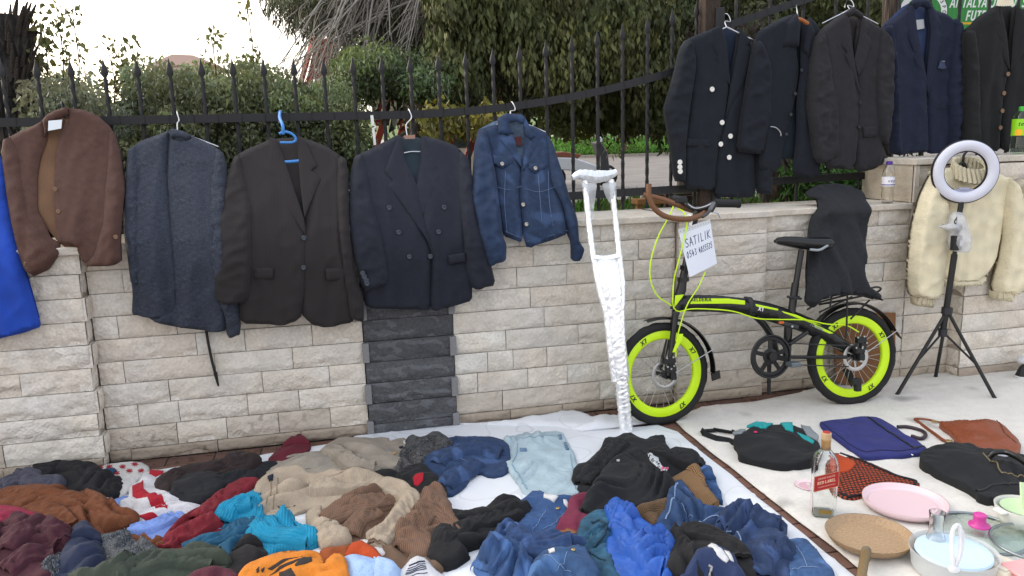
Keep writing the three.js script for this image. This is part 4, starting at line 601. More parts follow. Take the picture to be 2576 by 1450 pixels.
/* cream turtleneck on the raised wall */
garment({ name: 'turtleneck_jumper', cat: 'jumper', label: 'chunky cream yellow turtleneck jumper hung on the stone wall behind the ring light', m: C_.cream, z: FREE(.13), fold: .008, depth: .05, sd: .05, sf: .004,
  back: [[2345, 432], [2385, 425], [2470, 425], [2540, 466], [2520, 690], [2380, 700], [2365, 560]],
  fronts: [[[2341, 432], [2382, 420], [2400, 436], [2430, 447], [2456, 440], [2474, 420], [2519, 440], [2543, 465], [2524, 500], [2513, 586], [2500, 652], [2472, 690], [2454, 700], [2376, 704], [2357, 698], [2364, 640], [2370, 573], [2364, 512], [2336, 470]]],
  sleeves: [[[2341, 430], [2362, 450], [2365, 512], [2370, 573], [2362, 652], [2351, 730], [2338, 745], [2295, 746], [2284, 739], [2278, 717], [2280, 652], [2289, 565], [2308, 495], [2324, 460]], [[2519, 442], [2543, 465], [2560, 521], [2568, 586], [2557, 717], [2540, 735], [2494, 734], [2489, 712], [2506, 652], [2515, 586], [2509, 520]]],
  sOff: .03, more: (t, zf, id) => {
    obj('hem_rib', cut([[2356, 694], [2376, 700], [2454, 697], [2474, 686], [2470, 706], [2454, 714], [2376, 718], [2354, 709]], zf, { off: .028, depth: .025, r: .02, fold: .003, id, thick: .04 }), C_.creamRib, t);
    obj('cuff_rib', cut([[2292, 738], [2340, 738], [2335, 769], [2297, 768]], zf, { off: .035, depth: .03, r: .03, fold: .003, id, thick: .05 }), C_.creamRib, t); obj('cuff_rib', cut([[2494, 728], [2541, 728], [2528, 756], [2493, 752]], zf, { off: .035, depth: .03, r: .03, fold: .003, id, thick: .05 }), C_.creamRib, t);
    const c = toSurf(2428, 424, zf), g = []; const N = 26; for (let i = 0; i < N; i++) { const a = i / N * 6.283; const p = V3(c[0] + Math.cos(a) * .078, c[1] + .012 + Math.sin(a) * .034, .13 + .03 + Math.sin(-a) * .05); const q = p.clone().add(V3(Math.cos(a) * .03, -.055, .02 - Math.sin(a) * .02)); g.push(tube([p, p.clone().add(V3(Math.cos(a) * .018, .012, .008)), q], .0105, 7)); } obj('turtleneck_collar', g, C_.cream, t);
  } });
{ const t = thing('plastic_hanger', 'black plastic hanger hook poking out of the turtleneck', 'hanger'); const z = .13, P = (x, y) => onZ(x, y, z); obj('hook', tube([P(2428, 428), P(2424, 410), P(2427, 388), P(2440, 378), P(2454, 380), P(2458, 390)], .006, 8, 30), M_.black, t); obj('shoulder_bar', tube([P(2408, 416), P(2426, 410), P(2432, 424)], .006), M_.black, t); settle(t); }
garment({ name: 'cardigan', cat: 'cardigan', label: 'pale oatmeal ribbed cardigan hanging beyond the cream jumper', m: C_.oat, z: FREE(.1), fold: .008, depth: .05, fronts: [[[2540, 462], [2570, 448], [2680, 470], [2680, 720], [2562, 714], [2566, 600], [2556, 520]]] });

/* black denim trousers over the coping, hanging down to the bicycle rack */
{ const zs = y => y > .94 ? lerp(.07, -.16, smooth(.94, 1.08, y)) : lerp(.29, .07, smooth(.55, .94, y));
  const t = thing('black_trousers', 'black denim trousers draped over the coping down onto the bicycle rack', 'trousers');
  obj('trouser_leg', cut([[2030, 484], [2060, 466], [2100, 461], [2140, 467], [2170, 482], [2181, 512], [2180, 600], [2173, 690], [2186, 720], [2212, 738], [2208, 753], [2188, 752], [2160, 743], [2100, 741], [2062, 752], [2042, 775], [2029, 758], [2032, 690], [2038, 620], [2048, 545], [2062, 512], [2058, 502], [2036, 496]], zs, { off: .0, depth: .03, r: .03, fold: .011, id: 77, thick: .025, g: .012 }), C_.blkDenim, t);
  obj('hem', strip([[2062, 750], [2100, 740], [2160, 742], [2186, 750]], zs, .03, .003), C_.blk, t); settle(t);
}
/* ------------------------------------------------ folding bicycle leaning by the wall */
const bikeO = V3(1.454, 0, .275), bikeE = V3(1.008, 0, .02).normalize(), bikeV = V3(0, Math.cos(.1), -Math.sin(.1)), bikeN = bikeE.clone().cross(bikeV).normalize();
const zb = (x, y) => [1452.2 + .4354 * x, 442 + .4354 * y];              // reading frame of the bicycle in the photograph
const BP = (x, y, off = 0) => { const q = bikeO.clone().addScaledVector(bikeN, off); return onPlane(...zb(x, y), q, bikeN); };
const inPlane = p => { const d = p.clone().sub(bikeO); return [d.dot(bikeE), d.dot(bikeV)]; };
const fromPlane = (a, b, off) => bikeO.clone().addScaledVector(bikeE, a).addScaledVector(bikeV, b).addScaledVector(bikeN, off);
const plate = (pts, off, th, r = .012, sharp = false) => shell((sharp ? x => x : chaikin)(pts.map(p => inPlane(BP(p[0], p[1])))), .018, (a, b, d) => off + th / 2 - (r ? r * (1 - Math.sqrt(1 - (1 - clamp(d / r)) ** 2)) : 0), (a, b, d) => off - th / 2 + (r ? r * (1 - Math.sqrt(1 - (1 - clamp(d / r)) ** 2)) : 0), fromPlane);
const font = await new FontLoader().loadAsync('fonts/droid/droid_sans_bold.typeface.json');
function words(s, size, m4, depth = .0012) { const g = new TextGeometry(s, { font, size, depth, curveSegments: 3 }); g.applyMatrix4(m4); return g; }
const basis = (o, x, y) => { const X = x.clone().normalize(), Z = X.clone().cross(y).normalize(), Y = Z.clone().cross(X); return new THREE.Matrix4().makeBasis(X, Y, Z).setPosition(o); };
{
  const t = thing('folding_bicycle', 'black and neon yellow folding bicycle leaning against the stone wall', 'bicycle');
  const neon = M_.neon, bk = mat(0x0e0f11, { roughness: .35 });
  const wheel = (a0, turn) => {
    const R = .245, c = fromPlane(a0, R, 0), q = new THREE.Quaternion().setFromRotationMatrix(new THREE.Matrix4().makeBasis(bikeE, bikeV, bikeN)); const qt = new THREE.Quaternion().setFromAxisAngle(V3(0, 1, 0), turn); q.multiply(qt);
    const put = g => { g.applyQuaternion(q); g.translate(c.x, c.y, c.z); return g; };
    const w = new THREE.Group(); w.name = 'wheel'; t.add(w);
    const ty = new THREE.TorusGeometry(.2235, .0215, 12, 72); { const p = ty.attributes.position; for (let i = 0; i < p.count; i++) { const x = p.getX(i), y = p.getY(i), r = Math.hypot(x, y); if (r > .236) { const k = 1 + .006 * Math.sign(Math.sin(Math.atan2(y, x) * 90)) * (p.getZ(i) > 0 ? 1 : -1); p.setX(i, x * k); p.setY(i, y * k); } } ty.computeVertexNormals(); }
    obj('tyre', put(ty), M_.rubber, w);
    const rim = new THREE.LatheGeometry([[.165, -.006], [.172, -.0105], [.205, -.013], [.209, 0], [.205, .013], [.172, .0105], [.165, .006], [.165, -.006]].map(p => new THREE.Vector2(...p)), 64); rim.rotateX(Math.PI / 2); obj('rim', put(rim), neon, w);
    for (let k = 0; k < 4; k++) { const a = .55 + k * 1.57; const g = new TextGeometry('X7', { font, size: .022, depth: .001, curveSegments: 2 }); g.translate(-.016, -.011, .0132); g.translate(0, .188, 0); g.rotateZ(a); obj('rim_mark', put(g), M_.black, w); }
    for (let k = 0; k < 28; k++) { const a = k / 28 * 6.283, b = a + (k % 2 ? .6 : -.6), s = k % 4 < 2 ? .02 : -.02; obj('spoke', put(bar(V3(Math.cos(b) * .02, Math.sin(b) * .02, s), V3(Math.cos(a) * .168, Math.sin(a) * .168, 0), .0013, .0013, 5)), M_.steel, w); }
    obj('hub', put(bar(V3(0, 0, -.05), V3(0, 0, .05), .018, .018, 14)), bk, w);
    const ro = new THREE.LatheGeometry([[.052, .028], [.07, .028], [.07, .031], [.052, .031], [.052, .028]].map(p => new THREE.Vector2(...p)), 40); ro.rotateX(Math.PI / 2); const arms = []; for (let k = 0; k < 6; k++) { const a = k * 1.047; arms.push(put(beam(V3(Math.cos(a) * .015, Math.sin(a) * .015, .03), V3(Math.cos(a + .5) * .054, Math.sin(a + .5) * .054, .03), .007, .002))); } obj('brake_disc', [put(ro), ...arms], M_.steel, w);
    return { c, put };
  };
  const fw = wheel(0, .12), rw = wheel(1.008, 0); const R = .245;
  // main beam, hinge, seat tube
  obj('main_beam', plate([[572, 705], [640, 690], [800, 690], [1000, 712], [1150, 745], [1330, 810], [1450, 872], [1560, 955], [1655, 1020], [1645, 1062], [1590, 1055], [1480, 990], [1330, 912], [1150, 855], [1000, 806], [800, 786], [640, 786], [582, 776], [560, 742]], 0, .05, .02), bk, t);
  obj('hinge', [plate([[975, 700], [1000, 700], [1015, 740], [1015, 812], [990, 812], [978, 760]], 0, .062, .008)], M_.dkplastic, t);
  for (const p of [[[640, 738], [655, 706], [860, 707], [955, 719], [955, 742], [870, 736]], [[1015, 738], [1145, 766], [1145, 776], [1020, 752]], [[1165, 778], [1250, 800], [1400, 862], [1330, 846], [1180, 790]], [[1345, 848], [1465, 905], [1440, 908], [1360, 872]], [[548, 760], [555, 690], [606, 684], [590, 706]]]) obj('neon_panel', plate(p, .0265, .002, 0, true), neon, t);
  const along = (x0, y0, x1, y1, off) => basis(BP(x0, y0, off), BP(x1, y1, off).sub(BP(x0, y0, off)), bikeV);
  obj('lettering', words('BELDERiA', .0165, along(656, 727, 870, 727, .0275)), M_.black, t); obj('lettering', words('X1', .019, along(1043, 779, 1110, 793, .0265), .002), M_.white, t); obj('lettering', words('FOLDING', .0125, along(1345, 866, 1450, 914, .027), .002), mat(0x8a8d90), t);
  obj('head_tube', [bar(BP(566, 778), BP(600, 660), .026, .023, 16), bar(BP(600, 670), BP(612, 590), .024, .02, 14), bar(BP(612, 600), BP(622, 545), .019, .018, 12)], bk, t);
  obj('stem_clamp', [disc(BP(612, 600), bikeV, .028, .02), beam(BP(600, 545, .02), BP(606, 520, .02), .012, .012)], M_.blackGloss, t);
  obj('stem', bar(BP(618, 560), BP(690, 205), .017, .015, 14), bk, t);
  obj('seat_tube', [bar(BP(1225, 800), BP(1210, 1065), .02, .02, 14), tube([BP(1030, 812), BP(1085, 870), BP(1130, 950), BP(1155, 1050)], .016, 10)], bk, t);
  obj('seat_post', [bar(BP(1238, 800), BP(1262, 620), .0185, .0185, 16), bar(BP(1262, 640), BP(1296, 430), .0145, .0145, 14)], bk, t);
  obj('seat_clamp', [disc(BP(1256, 706), bikeV, .026, .014), bar(BP(1215, 700, .02), BP(1295, 712, .02), .006)], M_.dkplastic, t);
  obj('chain_stay', [bar(BP(1215, 1050, .03), BP(1560, 1050, .05), .009), bar(BP(1225, 975, .035), BP(1330, 905, .035), .011), bar(BP(1210, 1050, -.04), BP(1590, 1050, -.05), .009)], bk, t);
  // fork, fenders
  const fc = inPlane(fw.c), rc = inPlane(rw.c);
  obj('fork', [bar(BP(570, 790, .0), BP(560, 830, .045), .02, .014), bar(BP(568, 800, .04), fromPlane(fc[0] + .01, fc[1], .052), .015, .011), bar(BP(568, 800, -.04), fromPlane(fc[0] + .01, fc[1], -.052), .015, .011), bar(BP(568, 800, .045), BP(568, 800, -.045), .015)], bk, t);
  obj('fork_decal', plate([[520, 1010], [560, 905], [582, 905], [575, 940], [535, 1010]], .062, .002, 0, true), neon, t);
  const fender = (c, a0, a1, r, n) => { const pts = []; for (let k = 0; k <= 14; k++) { const a = lerp(a0, a1, k / 14); pts.push(a); } const g = new THREE.BufferGeometry(), pos = [], idx = []; const w = 5; pts.forEach(a => { for (let j = 0; j <= w; j++) { const u = j / w * 2 - 1; const q = fromPlane(c[0] + Math.cos(a) * (r - .012 * u * u), c[1] + Math.sin(a) * (r - .012 * u * u), u * .027); pos.push(q.x, q.y, q.z); } }); for (let i = 0; i < pts.length - 1; i++) for (let j = 0; j < w; j++) { const k = i * (w + 1) + j; idx.push(k, k + 1, k + w + 1, k + 1, k + w + 2, k + w + 1); } g.setAttribute('position', new THREE.Float32BufferAttribute(pos, 3)); g.setAttribute('uv', new THREE.Float32BufferAttribute(new Float32Array(pos.length / 3 * 2), 2)); g.setIndex(idx); g.computeVertexNormals(); return obj(n, g, M_.blackGloss, t); };
  fender(fc, 1.85, .95, .272, 'fender'); fender(fc, .95, -.08, .272, 'fender'); fender(rc, 2.55, .42, .275, 'fender');
  for (const [c, a] of [[fc, -.05], [rc, .42]]) obj('mud_flap', plate2(c, a), M_.blackGloss, t);
  function plate2(c, a) { const p = fromPlane(c[0] + Math.cos(a) * .272, c[1] + Math.sin(a) * .272, 0), q = fromPlane(c[0] + Math.cos(a - .14) * .282, c[1] + Math.sin(a - .14) * .282, 0); return beam(p, q, .006, .052); }
  obj('fender_stay', [bar(fromPlane(fc[0] + .03, fc[1], .05), fromPlane(fc[0] + .25, fc[1] + .1, .03), .0025), bar(fromPlane(rc[0], rc[1], .055), fromPlane(rc[0] + .24, rc[1] + .12, .03), .0025)], M_.steel, t);
  // calipers
  const cal = (x, y, n) => { const g = [rbox(.05, .03, .03, .005), rbox(.03, .05, .028, .005, .01, -.025, 0)]; const m4 = basis(BP(x, y, .06), bikeE, bikeV); g.forEach(k => k.applyMatrix4(m4)); const o = obj('brake_caliper', g, M_.black, t); for (const [dx, dy] of [[-12, -10], [14, -14], [24, 12], [6, 34], [-14, 22]].slice(0, n)) obj('bolt', disc(BP(x + dx * 1.4, y + dy * 1.4, .078), bikeN, .0045, .006, 8), M_.steel, o); };
  cal(535, 1070, 4); cal(540, 1120, 3); cal(1640, 950, 4); cal(1630, 1010, 3); cal(1610, 1190, 0);
  obj('derailleur', [beam(BP(1555, 1120, -.05), BP(1600, 1210, -.05), .035, .02), disc(BP(1610, 1195, -.05), bikeN, .024, .01)], M_.black, t);
  // crank
  { const c = BP(1117, 1045, .055), [a, b] = inPlane(c); const h = []; for (let k = 0; k < 5; k++) { const an = k * 1.2566 + .3; h.push(an); }
    const an = new THREE.LatheGeometry([[.078, -.004], [.1, -.004], [.1, .004], [.078, .004], [.078, -.004]].map(p => new THREE.Vector2(...p)), 48); an.rotateX(Math.PI / 2); an.applyMatrix4(basis(c, bikeE, bikeV)); const sp = h.map(q => beam(c, fromPlane(a + Math.cos(q) * .082, b + Math.sin(q) * .082, .055), .02, .008)); const inn = new THREE.LatheGeometry([[0, -.004], [.038, -.004], [.038, .004], [0, .004]].map(p => new THREE.Vector2(...p)), 32); inn.rotateX(Math.PI / 2); inn.applyMatrix4(basis(c, bikeE, bikeV)); obj('chainring', [an, inn, ...sp], M_.black, t);
    const ring = new THREE.TorusGeometry(.101, .006, 6, 48); ring.applyMatrix4(basis(fromPlane(a, b, .06), bikeE, bikeV)); obj('chain_guard', ring, M_.blackGloss, t);
    obj('crank', [beam(BP(1125, 1045, .07), BP(1215, 1062, .085), .022, .012), disc(BP(1125, 1045, .07), bikeN, .02, .03)], M_.black, t); obj('pedal', [rbox(.05, .022, .06, .004)].map(k => (k.applyMatrix4(basis(BP(1250, 1090, .1), bikeE, bikeV)), k)), mat(0x6b747a, { roughness: .4, metalness: .6 }), t);
    obj('chain', [bar(BP(1280, 1095, .045), BP(1570, 1104, .045), .003), bar(BP(1117, 965, .045), BP(1590, 985, .045), .003)], M_.dkplastic, t); }
  { const p = obj('pedal', [rbox(.085, .02, .07, .005)].map(k => (k.applyMatrix4(basis(BP(1215, 862, .06), BP(1275, 880).sub(BP(1155, 845)), bikeV)), k)), M_.dkplastic, t); obj('reflector', rbox(.026, .012, .006, .002).applyMatrix4(basis(BP(1180, 850, .097), bikeE, bikeV)), mat(0xc25a12, { roughness: .3 }), p); obj('bolt', disc(BP(1242, 872, .098), bikeN, .006, .006, 8), M_.steel, p); }
  obj('kickstand', [bar(BP(1110, 1090, -.03), BP(1108, 1262, -.06), .011, .009)], M_.black, t);
  // rack
  const rk = [tube([BP(1330, 775, .05), BP(1400, 735, .05), BP(1560, 690, .05), BP(1725, 645, .05), BP(1755, 655, 0), BP(1735, 672, -.05), BP(1560, 715, -.05), BP(1400, 745, -.05)], .005, 8, 60)]; for (const [x0, y0, x1, y1] of [[1562, 690, 1556, 940], [1690, 720, 1580, 830], [1470, 700, 1462, 760], [1590, 700, 1400, 790]]) for (const s of [1, -1]) rk.push(bar(BP(x0, y0, .05 * s), BP(x1, y1, .055 * s), .0045)); obj('rear_rack', rk, M_.black, t);
  // saddle
  { const st = [[1147, 372, 386, .016], [1165, 356, 398, .025], [1210, 349, 408, .03], [1270, 350, 420, .036], [1330, 356, 428, .05], [1380, 354, 434, .068], [1425, 352, 424, .074], [1446, 362, 412, .066], [1455, 382, 400, .04]]; const pos = [], idx = [], m = 14; for (const [x, a, b, w] of st) { const ta = inPlane(BP(x, a)), tb = inPlane(BP(x, b)); for (let k = 0; k < m; k++) { const an = k / m * 6.283; const cy = (ta[1] + tb[1]) / 2, hy = (ta[1] - tb[1]) / 2; const q = fromPlane(ta[0], cy + hy * Math.sign(Math.sin(an)) * Math.pow(Math.abs(Math.sin(an)), .7), w * Math.sign(Math.cos(an)) * Math.pow(Math.abs(Math.cos(an)), .7)); pos.push(q.x, q.y, q.z); } } for (let i = 0; i < st.length - 1; i++) for (let k = 0; k < m; k++) { const a = i * m + k, b = i * m + (k + 1) % m; idx.push(a, b, a + m, b, b + m, a + m); } for (const e of [0, (st.length - 1) * m]) for (let k = 1; k < m - 1; k++) idx.push(e, e + k, e + k + 1); const g = new THREE.BufferGeometry(); g.setAttribute('position', new THREE.Float32BufferAttribute(pos, 3)); g.setIndex(idx); g.computeVertexNormals(); const s = obj('saddle', g, M_.blackGloss, t); obj('saddle_trim', tube([BP(1345, 428, .068), BP(1400, 430, .078), BP(1448, 404, .066)], .006), mat(0x8d949a), s); }
  // handlebar, grip, levers
  const hb = .02; obj('handlebar', tube([BP(618, 150, -.05), BP(650, 180, -.02), BP(700, 196, 0), BP(745, 185, hb), BP(790, 160, hb), BP(860, 160, hb)], .0135, 10, 40), M_.blackGloss, t); obj('handlebar_stripe', tube([BP(640, 165, .0), BP(680, 188, .013), BP(740, 178, .03), BP(790, 155, .034)], .003), mat(0xb9bcc0), t);
  obj('grip', [bar(BP(800, 160, hb), BP(930, 162, hb), .019, .019, 16), disc(BP(932, 162, hb), bikeE, .021, .01)], mat(0x1b1c1e, { roughness: .8 }), t); obj('grip', bar(BP(560, 132, -.12), BP(625, 150, -.05), .019, .019, 14), mat(0x1b1c1e, { roughness: .8 }), t);
  obj('brake_lever', [beam(BP(795, 160, .04), BP(770, 205, .045), .02, .02), tube([BP(770, 200, .05), BP(745, 225, .06), BP(722, 240, .06)], .008)], mat(0x4a4c50, { roughness: .35, metalness: .6 }), t); obj('brake_lever', tube([BP(790, 212, .055), BP(812, 216, .06), BP(830, 245, .06)], .0045), M_.wire, t);
  obj('shifter', [rbox(.05, .03, .035, .006).applyMatrix4(basis(BP(600, 140, 0), bikeE, bikeV))], M_.black, t);
  const cab = (pts, r = .0033) => obj('cable', tube(pts.map(p => BP(p[0], p[1], p[2] ?? .06)), r, 7, 70), neon, t);
  cab([[556, 178, .05], [530, 240], [470, 350], [425, 500], [424, 600], [460, 690], [545, 752, .05]]); cab([[582, 192, .05], [610, 205], [634, 260, .08], [620, 360, .085], [590, 480, .08], [560, 600], [553, 700], [556, 760, .05], [580, 786, .045], [650, 772, .035], [760, 772, .03], [900, 785, .03], [1040, 826, .03], [1150, 832, .035], [1330, 836, .04], [1440, 858, .045], [1560, 868, .05], [1628, 905, .06]]);
  cab([[742, 555, .05], [700, 645], [640, 740], [600, 850], [575, 960], [570, 1050, .06]], .003);
  settle(t);
}
{ // hand-written for-sale sheet in a punched plastic sleeve
  const G = { S: [[[.9, .9], [.5, 1], [.15, .8], [.3, .55], [.8, .4], [.85, .15], [.4, 0], [.05, .12]]], A: [[[0, 0], [.5, 1], [1, 0]], [[.2, .38], [.85, .38]]], T: [[[0, .95], [1, 1]], [[.5, 1], [.45, 0]]], I: [[[.5, 1], [.45, 0]]], L: [[[.2, 1], [.15, 0], [.85, .05]]], K: [[[.1, 1], [.1, 0]], [[.9, 1], [.12, .45], [.95, 0]]], 0: [[[.5, 1], [.1, .6], [.2, .1], [.6, 0], [.9, .5], [.5, 1]]], 5: [[[.9, 1], [.3, 1], [.2, .6], [.7, .6], [.8, .2], [.4, 0], [.1, .1]]], 4: [[[.3, 1], [.1, .35], [.9, .4]], [[.65, .7], [.6, 0]]], 3: [[[.1, .95], [.8, .9], [.4, .55], [.85, .3], [.5, 0], [.1, .1]]] };
  const T = canvasTex(512, 640, (c, w, h) => { c.fillStyle = '#dfe4ee'; c.fillRect(0, 0, w, h); c.fillStyle = '#c9cdd0'; c.fillRect(0, 0, w, 62); c.fillStyle = '#7c8085'; for (let i = 0; i < 11; i++) { c.beginPath(); c.arc(28 + i * 45, 30, 6, 0, 7); c.fill(); } c.strokeStyle = '#27325e'; c.lineWidth = 11; c.lineJoin = c.lineCap = 'round';
    const wr = (s, x, y, cw, ch, gap, up) => { for (const k of s) { if (G[k]) for (const pl of G[k]) { c.beginPath(); pl.forEach(([a, b], i) => { const X = x + (k === 'I' ? a - .2 : a) * cw + b * 8, Y = y - b * ch; i ? c.lineTo(X, Y) : c.moveTo(X, Y); }); c.stroke(); } x += (k === 'I' ? .6 : 1) * cw + gap; y -= up; } }; wr('SATILIK', 50, 260, 50, 110, 18, 2); c.lineWidth = 10; wr('0543', 34, 400, 32, 84, 12, 1); wr('4035535', 238, 398, 25, 80, 10, 1); });
  const t = thing('price_sign', 'white paper for-sale sign in a plastic sleeve hung on the bicycle stem', 'sign'); const o = .075;
  obj('paper_sheet', quad(BP(650, 588, o), BP(808, 508, o - .02), BP(768, 252, o), BP(583, 312, o), 10, .006), mat(0xffffff, { map: T, roughness: .35 }), t);
  obj('tie', tube([BP(640, 232, .03), BP(654, 232, .05), BP(660, 262, .07), BP(652, 292, .08)], .006), M_.white, t); settle(t);
}
{ // bent brown wooden hoop resting over the handlebar
  const t = thing('wooden_hoop', 'bent brown wooden hoop handle resting across the bicycle handlebar', 'handle'); const P = (x, y, z) => onZ(x / 1.58385, y / 1.58385, z);
  obj('hoop_bow', tube([P(2586, 734, .24), P(2586, 780, .25), P(2604, 826, .26), P(2640, 857, .27), P(2686, 871, .28), P(2733, 874, .27), P(2768, 868, .25), P(2803, 852, .22), P(2812, 838, .16)], .0125, 12, 60), M_.brownWood, t);
  obj('hoop_bar', tube([P(2563, 777, .02), P(2640, 794, .06), P(2698, 816, .1), P(2735, 832, .12), P(2775, 842, .14), P(2812, 838, .16)], .0125, 12, 40), M_.brownWood, t); settle(t);
}
{ // foil-wrapped crutch leaning on the wall
  const foil = new THREE.MeshPhysicalMaterial({ color: 0xfafbfc, metalness: .7, roughness: .38, bumpMap: cl(TX.crumpleB, .22), bumpScale: .0035, side: THREE.DoubleSide });
  const zf = y => lerp(.33, .1, Math.pow(clamp(y / 1.05), 2)); const t = thing('crutch', 'underarm crutch wrapped in crinkled silver foil leaning on the wall', 'crutch');
  const P = (x, y, o = 0) => { const p = toSurf(x, y, zf); return V3(p[0], p[1], zf(p[1]) + o); };
  const wrap = (pts, r, n = 14) => { const c = new THREE.CatmullRomCurve3(pts.map(p => P(p[0], p[1], p[2] || 0))), N = 60, g = new THREE.TubeGeometry(c, N, 1, n), p = g.attributes.position, u = g.attributes.uv; const rs = pts.map(q => q[3] ?? r); for (let i = 0; i < p.count; i++) { const k = Math.floor(i / (n + 1)), s = k / N, o = c.getPointAt(s), v = V3().fromBufferAttribute(p, i).sub(o); const f = s * (rs.length - 1), a = Math.floor(f), R = lerp(rs[a], rs[Math.min(a + 1, rs.length - 1)], f - a); v.multiplyScalar(R * (1 + .16 * n3(v.x * 3 + s * 30, v.y * 4 + o.y * 40, v.z * 3) + .1 * n3(o.y * 120, v.x * 6, v.z * 6))).add(o); p.setXYZ(i, v.x, v.y, v.z); u.setXY(i, (i % (n + 1)) / n * .1, s * c.getLength()); } g.computeVertexNormals(); return g; };
  obj('side_rail', wrap([[1472, 455], [1480, 550], [1492, 640], [1506, 720], [1524, 790], [1535, 880], [1546, 960]], .014), foil, t); obj('side_rail', wrap([[1537, 452], [1548, 550], [1558, 640], [1566, 720], [1564, 790], [1568, 880], [1575, 960]], .014), foil, t);
  obj('wrapped_shaft', cut([[1492, 655], [1558, 648], [1570, 720], [1568, 790], [1578, 880], [1586, 955], [1548, 965], [1536, 890], [1528, 800], [1510, 730]], zf, { off: -.005, depth: .02, r: .02, fold: .004, id: 5, thick: .03 }), foil, t);
  obj('lower_shaft', wrap([[1562, 945], [1566, 985], [1570, 1030], [1576, 1092]], .03), foil, t);
  obj('hand_grip', wrap([[1492, 650], [1525, 652], [1556, 646]], .017), foil, t);
  obj('armpit_pad', wrap([[1440, 448, 0, .012], [1456, 440, 0, .026], [1500, 445, 0, .03], [1540, 438, 0, .026], [1551, 432, 0, .014]], .028), new THREE.MeshPhysicalMaterial({ color: 0xe2e6ea, roughness: .3, metalness: .35, bumpMap: cl(TX.crumpleB, .2), bumpScale: .003 }), t);
  const film = new THREE.MeshPhysicalMaterial({ color: 0xf4f6f8, roughness: .2, transmission: .75, thickness: 0, side: THREE.DoubleSide }); for (const pts of [[[1458, 456], [1500, 462], [1496, 500], [1490, 560], [1480, 520], [1470, 490]], [[1512, 462], [1548, 455], [1550, 500], [1538, 520], [1520, 490]]]) obj('plastic_film', cut(pts, zf, { off: .01, depth: .012, r: .02, fold: .008, id: 8, thick: .001 }), film, t);
  settle(t);
}
{ // ring light on tripod
  const t = thing('ring_light', 'white ring light on a black tripod in front of the cream jumper', 'ring light'); const z = .25; const c = onZ(2429, 432, z), n = V3(-.36, .06, .93).normalize(), ux = V3(0, 1, 0).cross(n).normalize(), m4 = basis(c, ux, V3(0, 1, 0));
  const prof = (a, m, name) => { const g = new THREE.LatheGeometry(a.map(p => new THREE.Vector2(...p)), 64); g.rotateX(Math.PI / 2); g.applyMatrix4(m4); return obj(name, g, m, t); };
  prof([[.102, .004], [.103, .012], [.112, .022], [.128, .026], [.144, .022], [.152, .012], [.153, .004]], mat(0xcccedb, { roughness: .45 }), 'diffuser'); prof([[.098, .004], [.098, -.012], [.106, -.02], [.148, -.02], [.158, -.012], [.158, .004], [.152, .006]], mat(0x1d1b22, { roughness: .4 }), 'housing');
  obj('crossbar', [rbox(.15, .024, .014, .004, 0, -.1, 0).applyMatrix4(m4), rbox(.05, .012, .02, .003, .0, -.085, 0).applyMatrix4(m4)], mat(0x9a9db4), t);
  const top = onZ(2419, 512, z), mid = onZ(2413, 545, z); obj('joint', [bar(onZ(2421, 500, z), top, .012), ball(onZ(2418, 522, z), .013), bar(top, mid, .013)], M_.black, t); obj('screw_collar', bar(onZ(2420, 508, z), onZ(2418, 526, z), .0085), M_.steel, t);
  const pb = onZ(2372, 840, z), hub = onZ(2384, 782, z), low = onZ(2373, 836, z); obj('pole', [bar(mid, onZ(2402, 640, z), .011, .011, 12), bar(onZ(2402, 640, z), pb, .0155, .0155, 12)], M_.black, t);
  obj('collar', [bar(onZ(2384, 774, z), onZ(2382, 790, z), .027), bar(onZ(2373, 828, z), onZ(2372, 846, z), .022)], M_.dkplastic, t);
  for (const [x, y, zz] of [[2.752, .008, .255], [3.163, .008, .448], [3.155, .008, .06]]) { const f = V3(x, y, zz), k = obj('leg', bar(hub, f, .0085, .0095, 10), M_.black, t); obj('foot', ball(f, .011), M_.rubber, k); const m = hub.clone().lerp(f, .62); obj('brace', bar(low, m, .0055), M_.black, t); obj('bolt', ball(m, .008), M_.steel, t); }
  settle(t);
  const b = thing('plastic_bag', 'knotted clear plastic bag with a black power adapter hanging on the ring light pole', 'bag'); const bz = FREE(.285);
  const film = new THREE.MeshPhysicalMaterial({ color: 0xf2f4f8, roughness: .25, transmission: .7, thickness: 0, side: THREE.DoubleSide });
  obj('bag_film', cut([[2412, 532], [2422, 545], [2432, 575], [2443, 595], [2440, 622], [2428, 634], [2404, 634], [2396, 612], [2400, 585], [2372, 572], [2398, 562], [2404, 545]], bz, { off: 0, depth: .03, r: .03, fold: .016, id: 31, thick: .04, g: .01 }), film, b);
  const a = onZ(2411, 612, .3); obj('power_adapter', rbox(.05, .075, .03, .006, a.x, a.y, a.z - .012), M_.black, b); obj('adapter_label', box(.012, .03, .002, a.x + .012, a.y, a.z + .005), M_.white, b); obj('cable', tube([onZ(2410, 545, .29), onZ(2402, 560, .3), onZ(2420, 572, .3), onZ(2408, 590, .29)], .003), M_.black, b); settle(b);
}
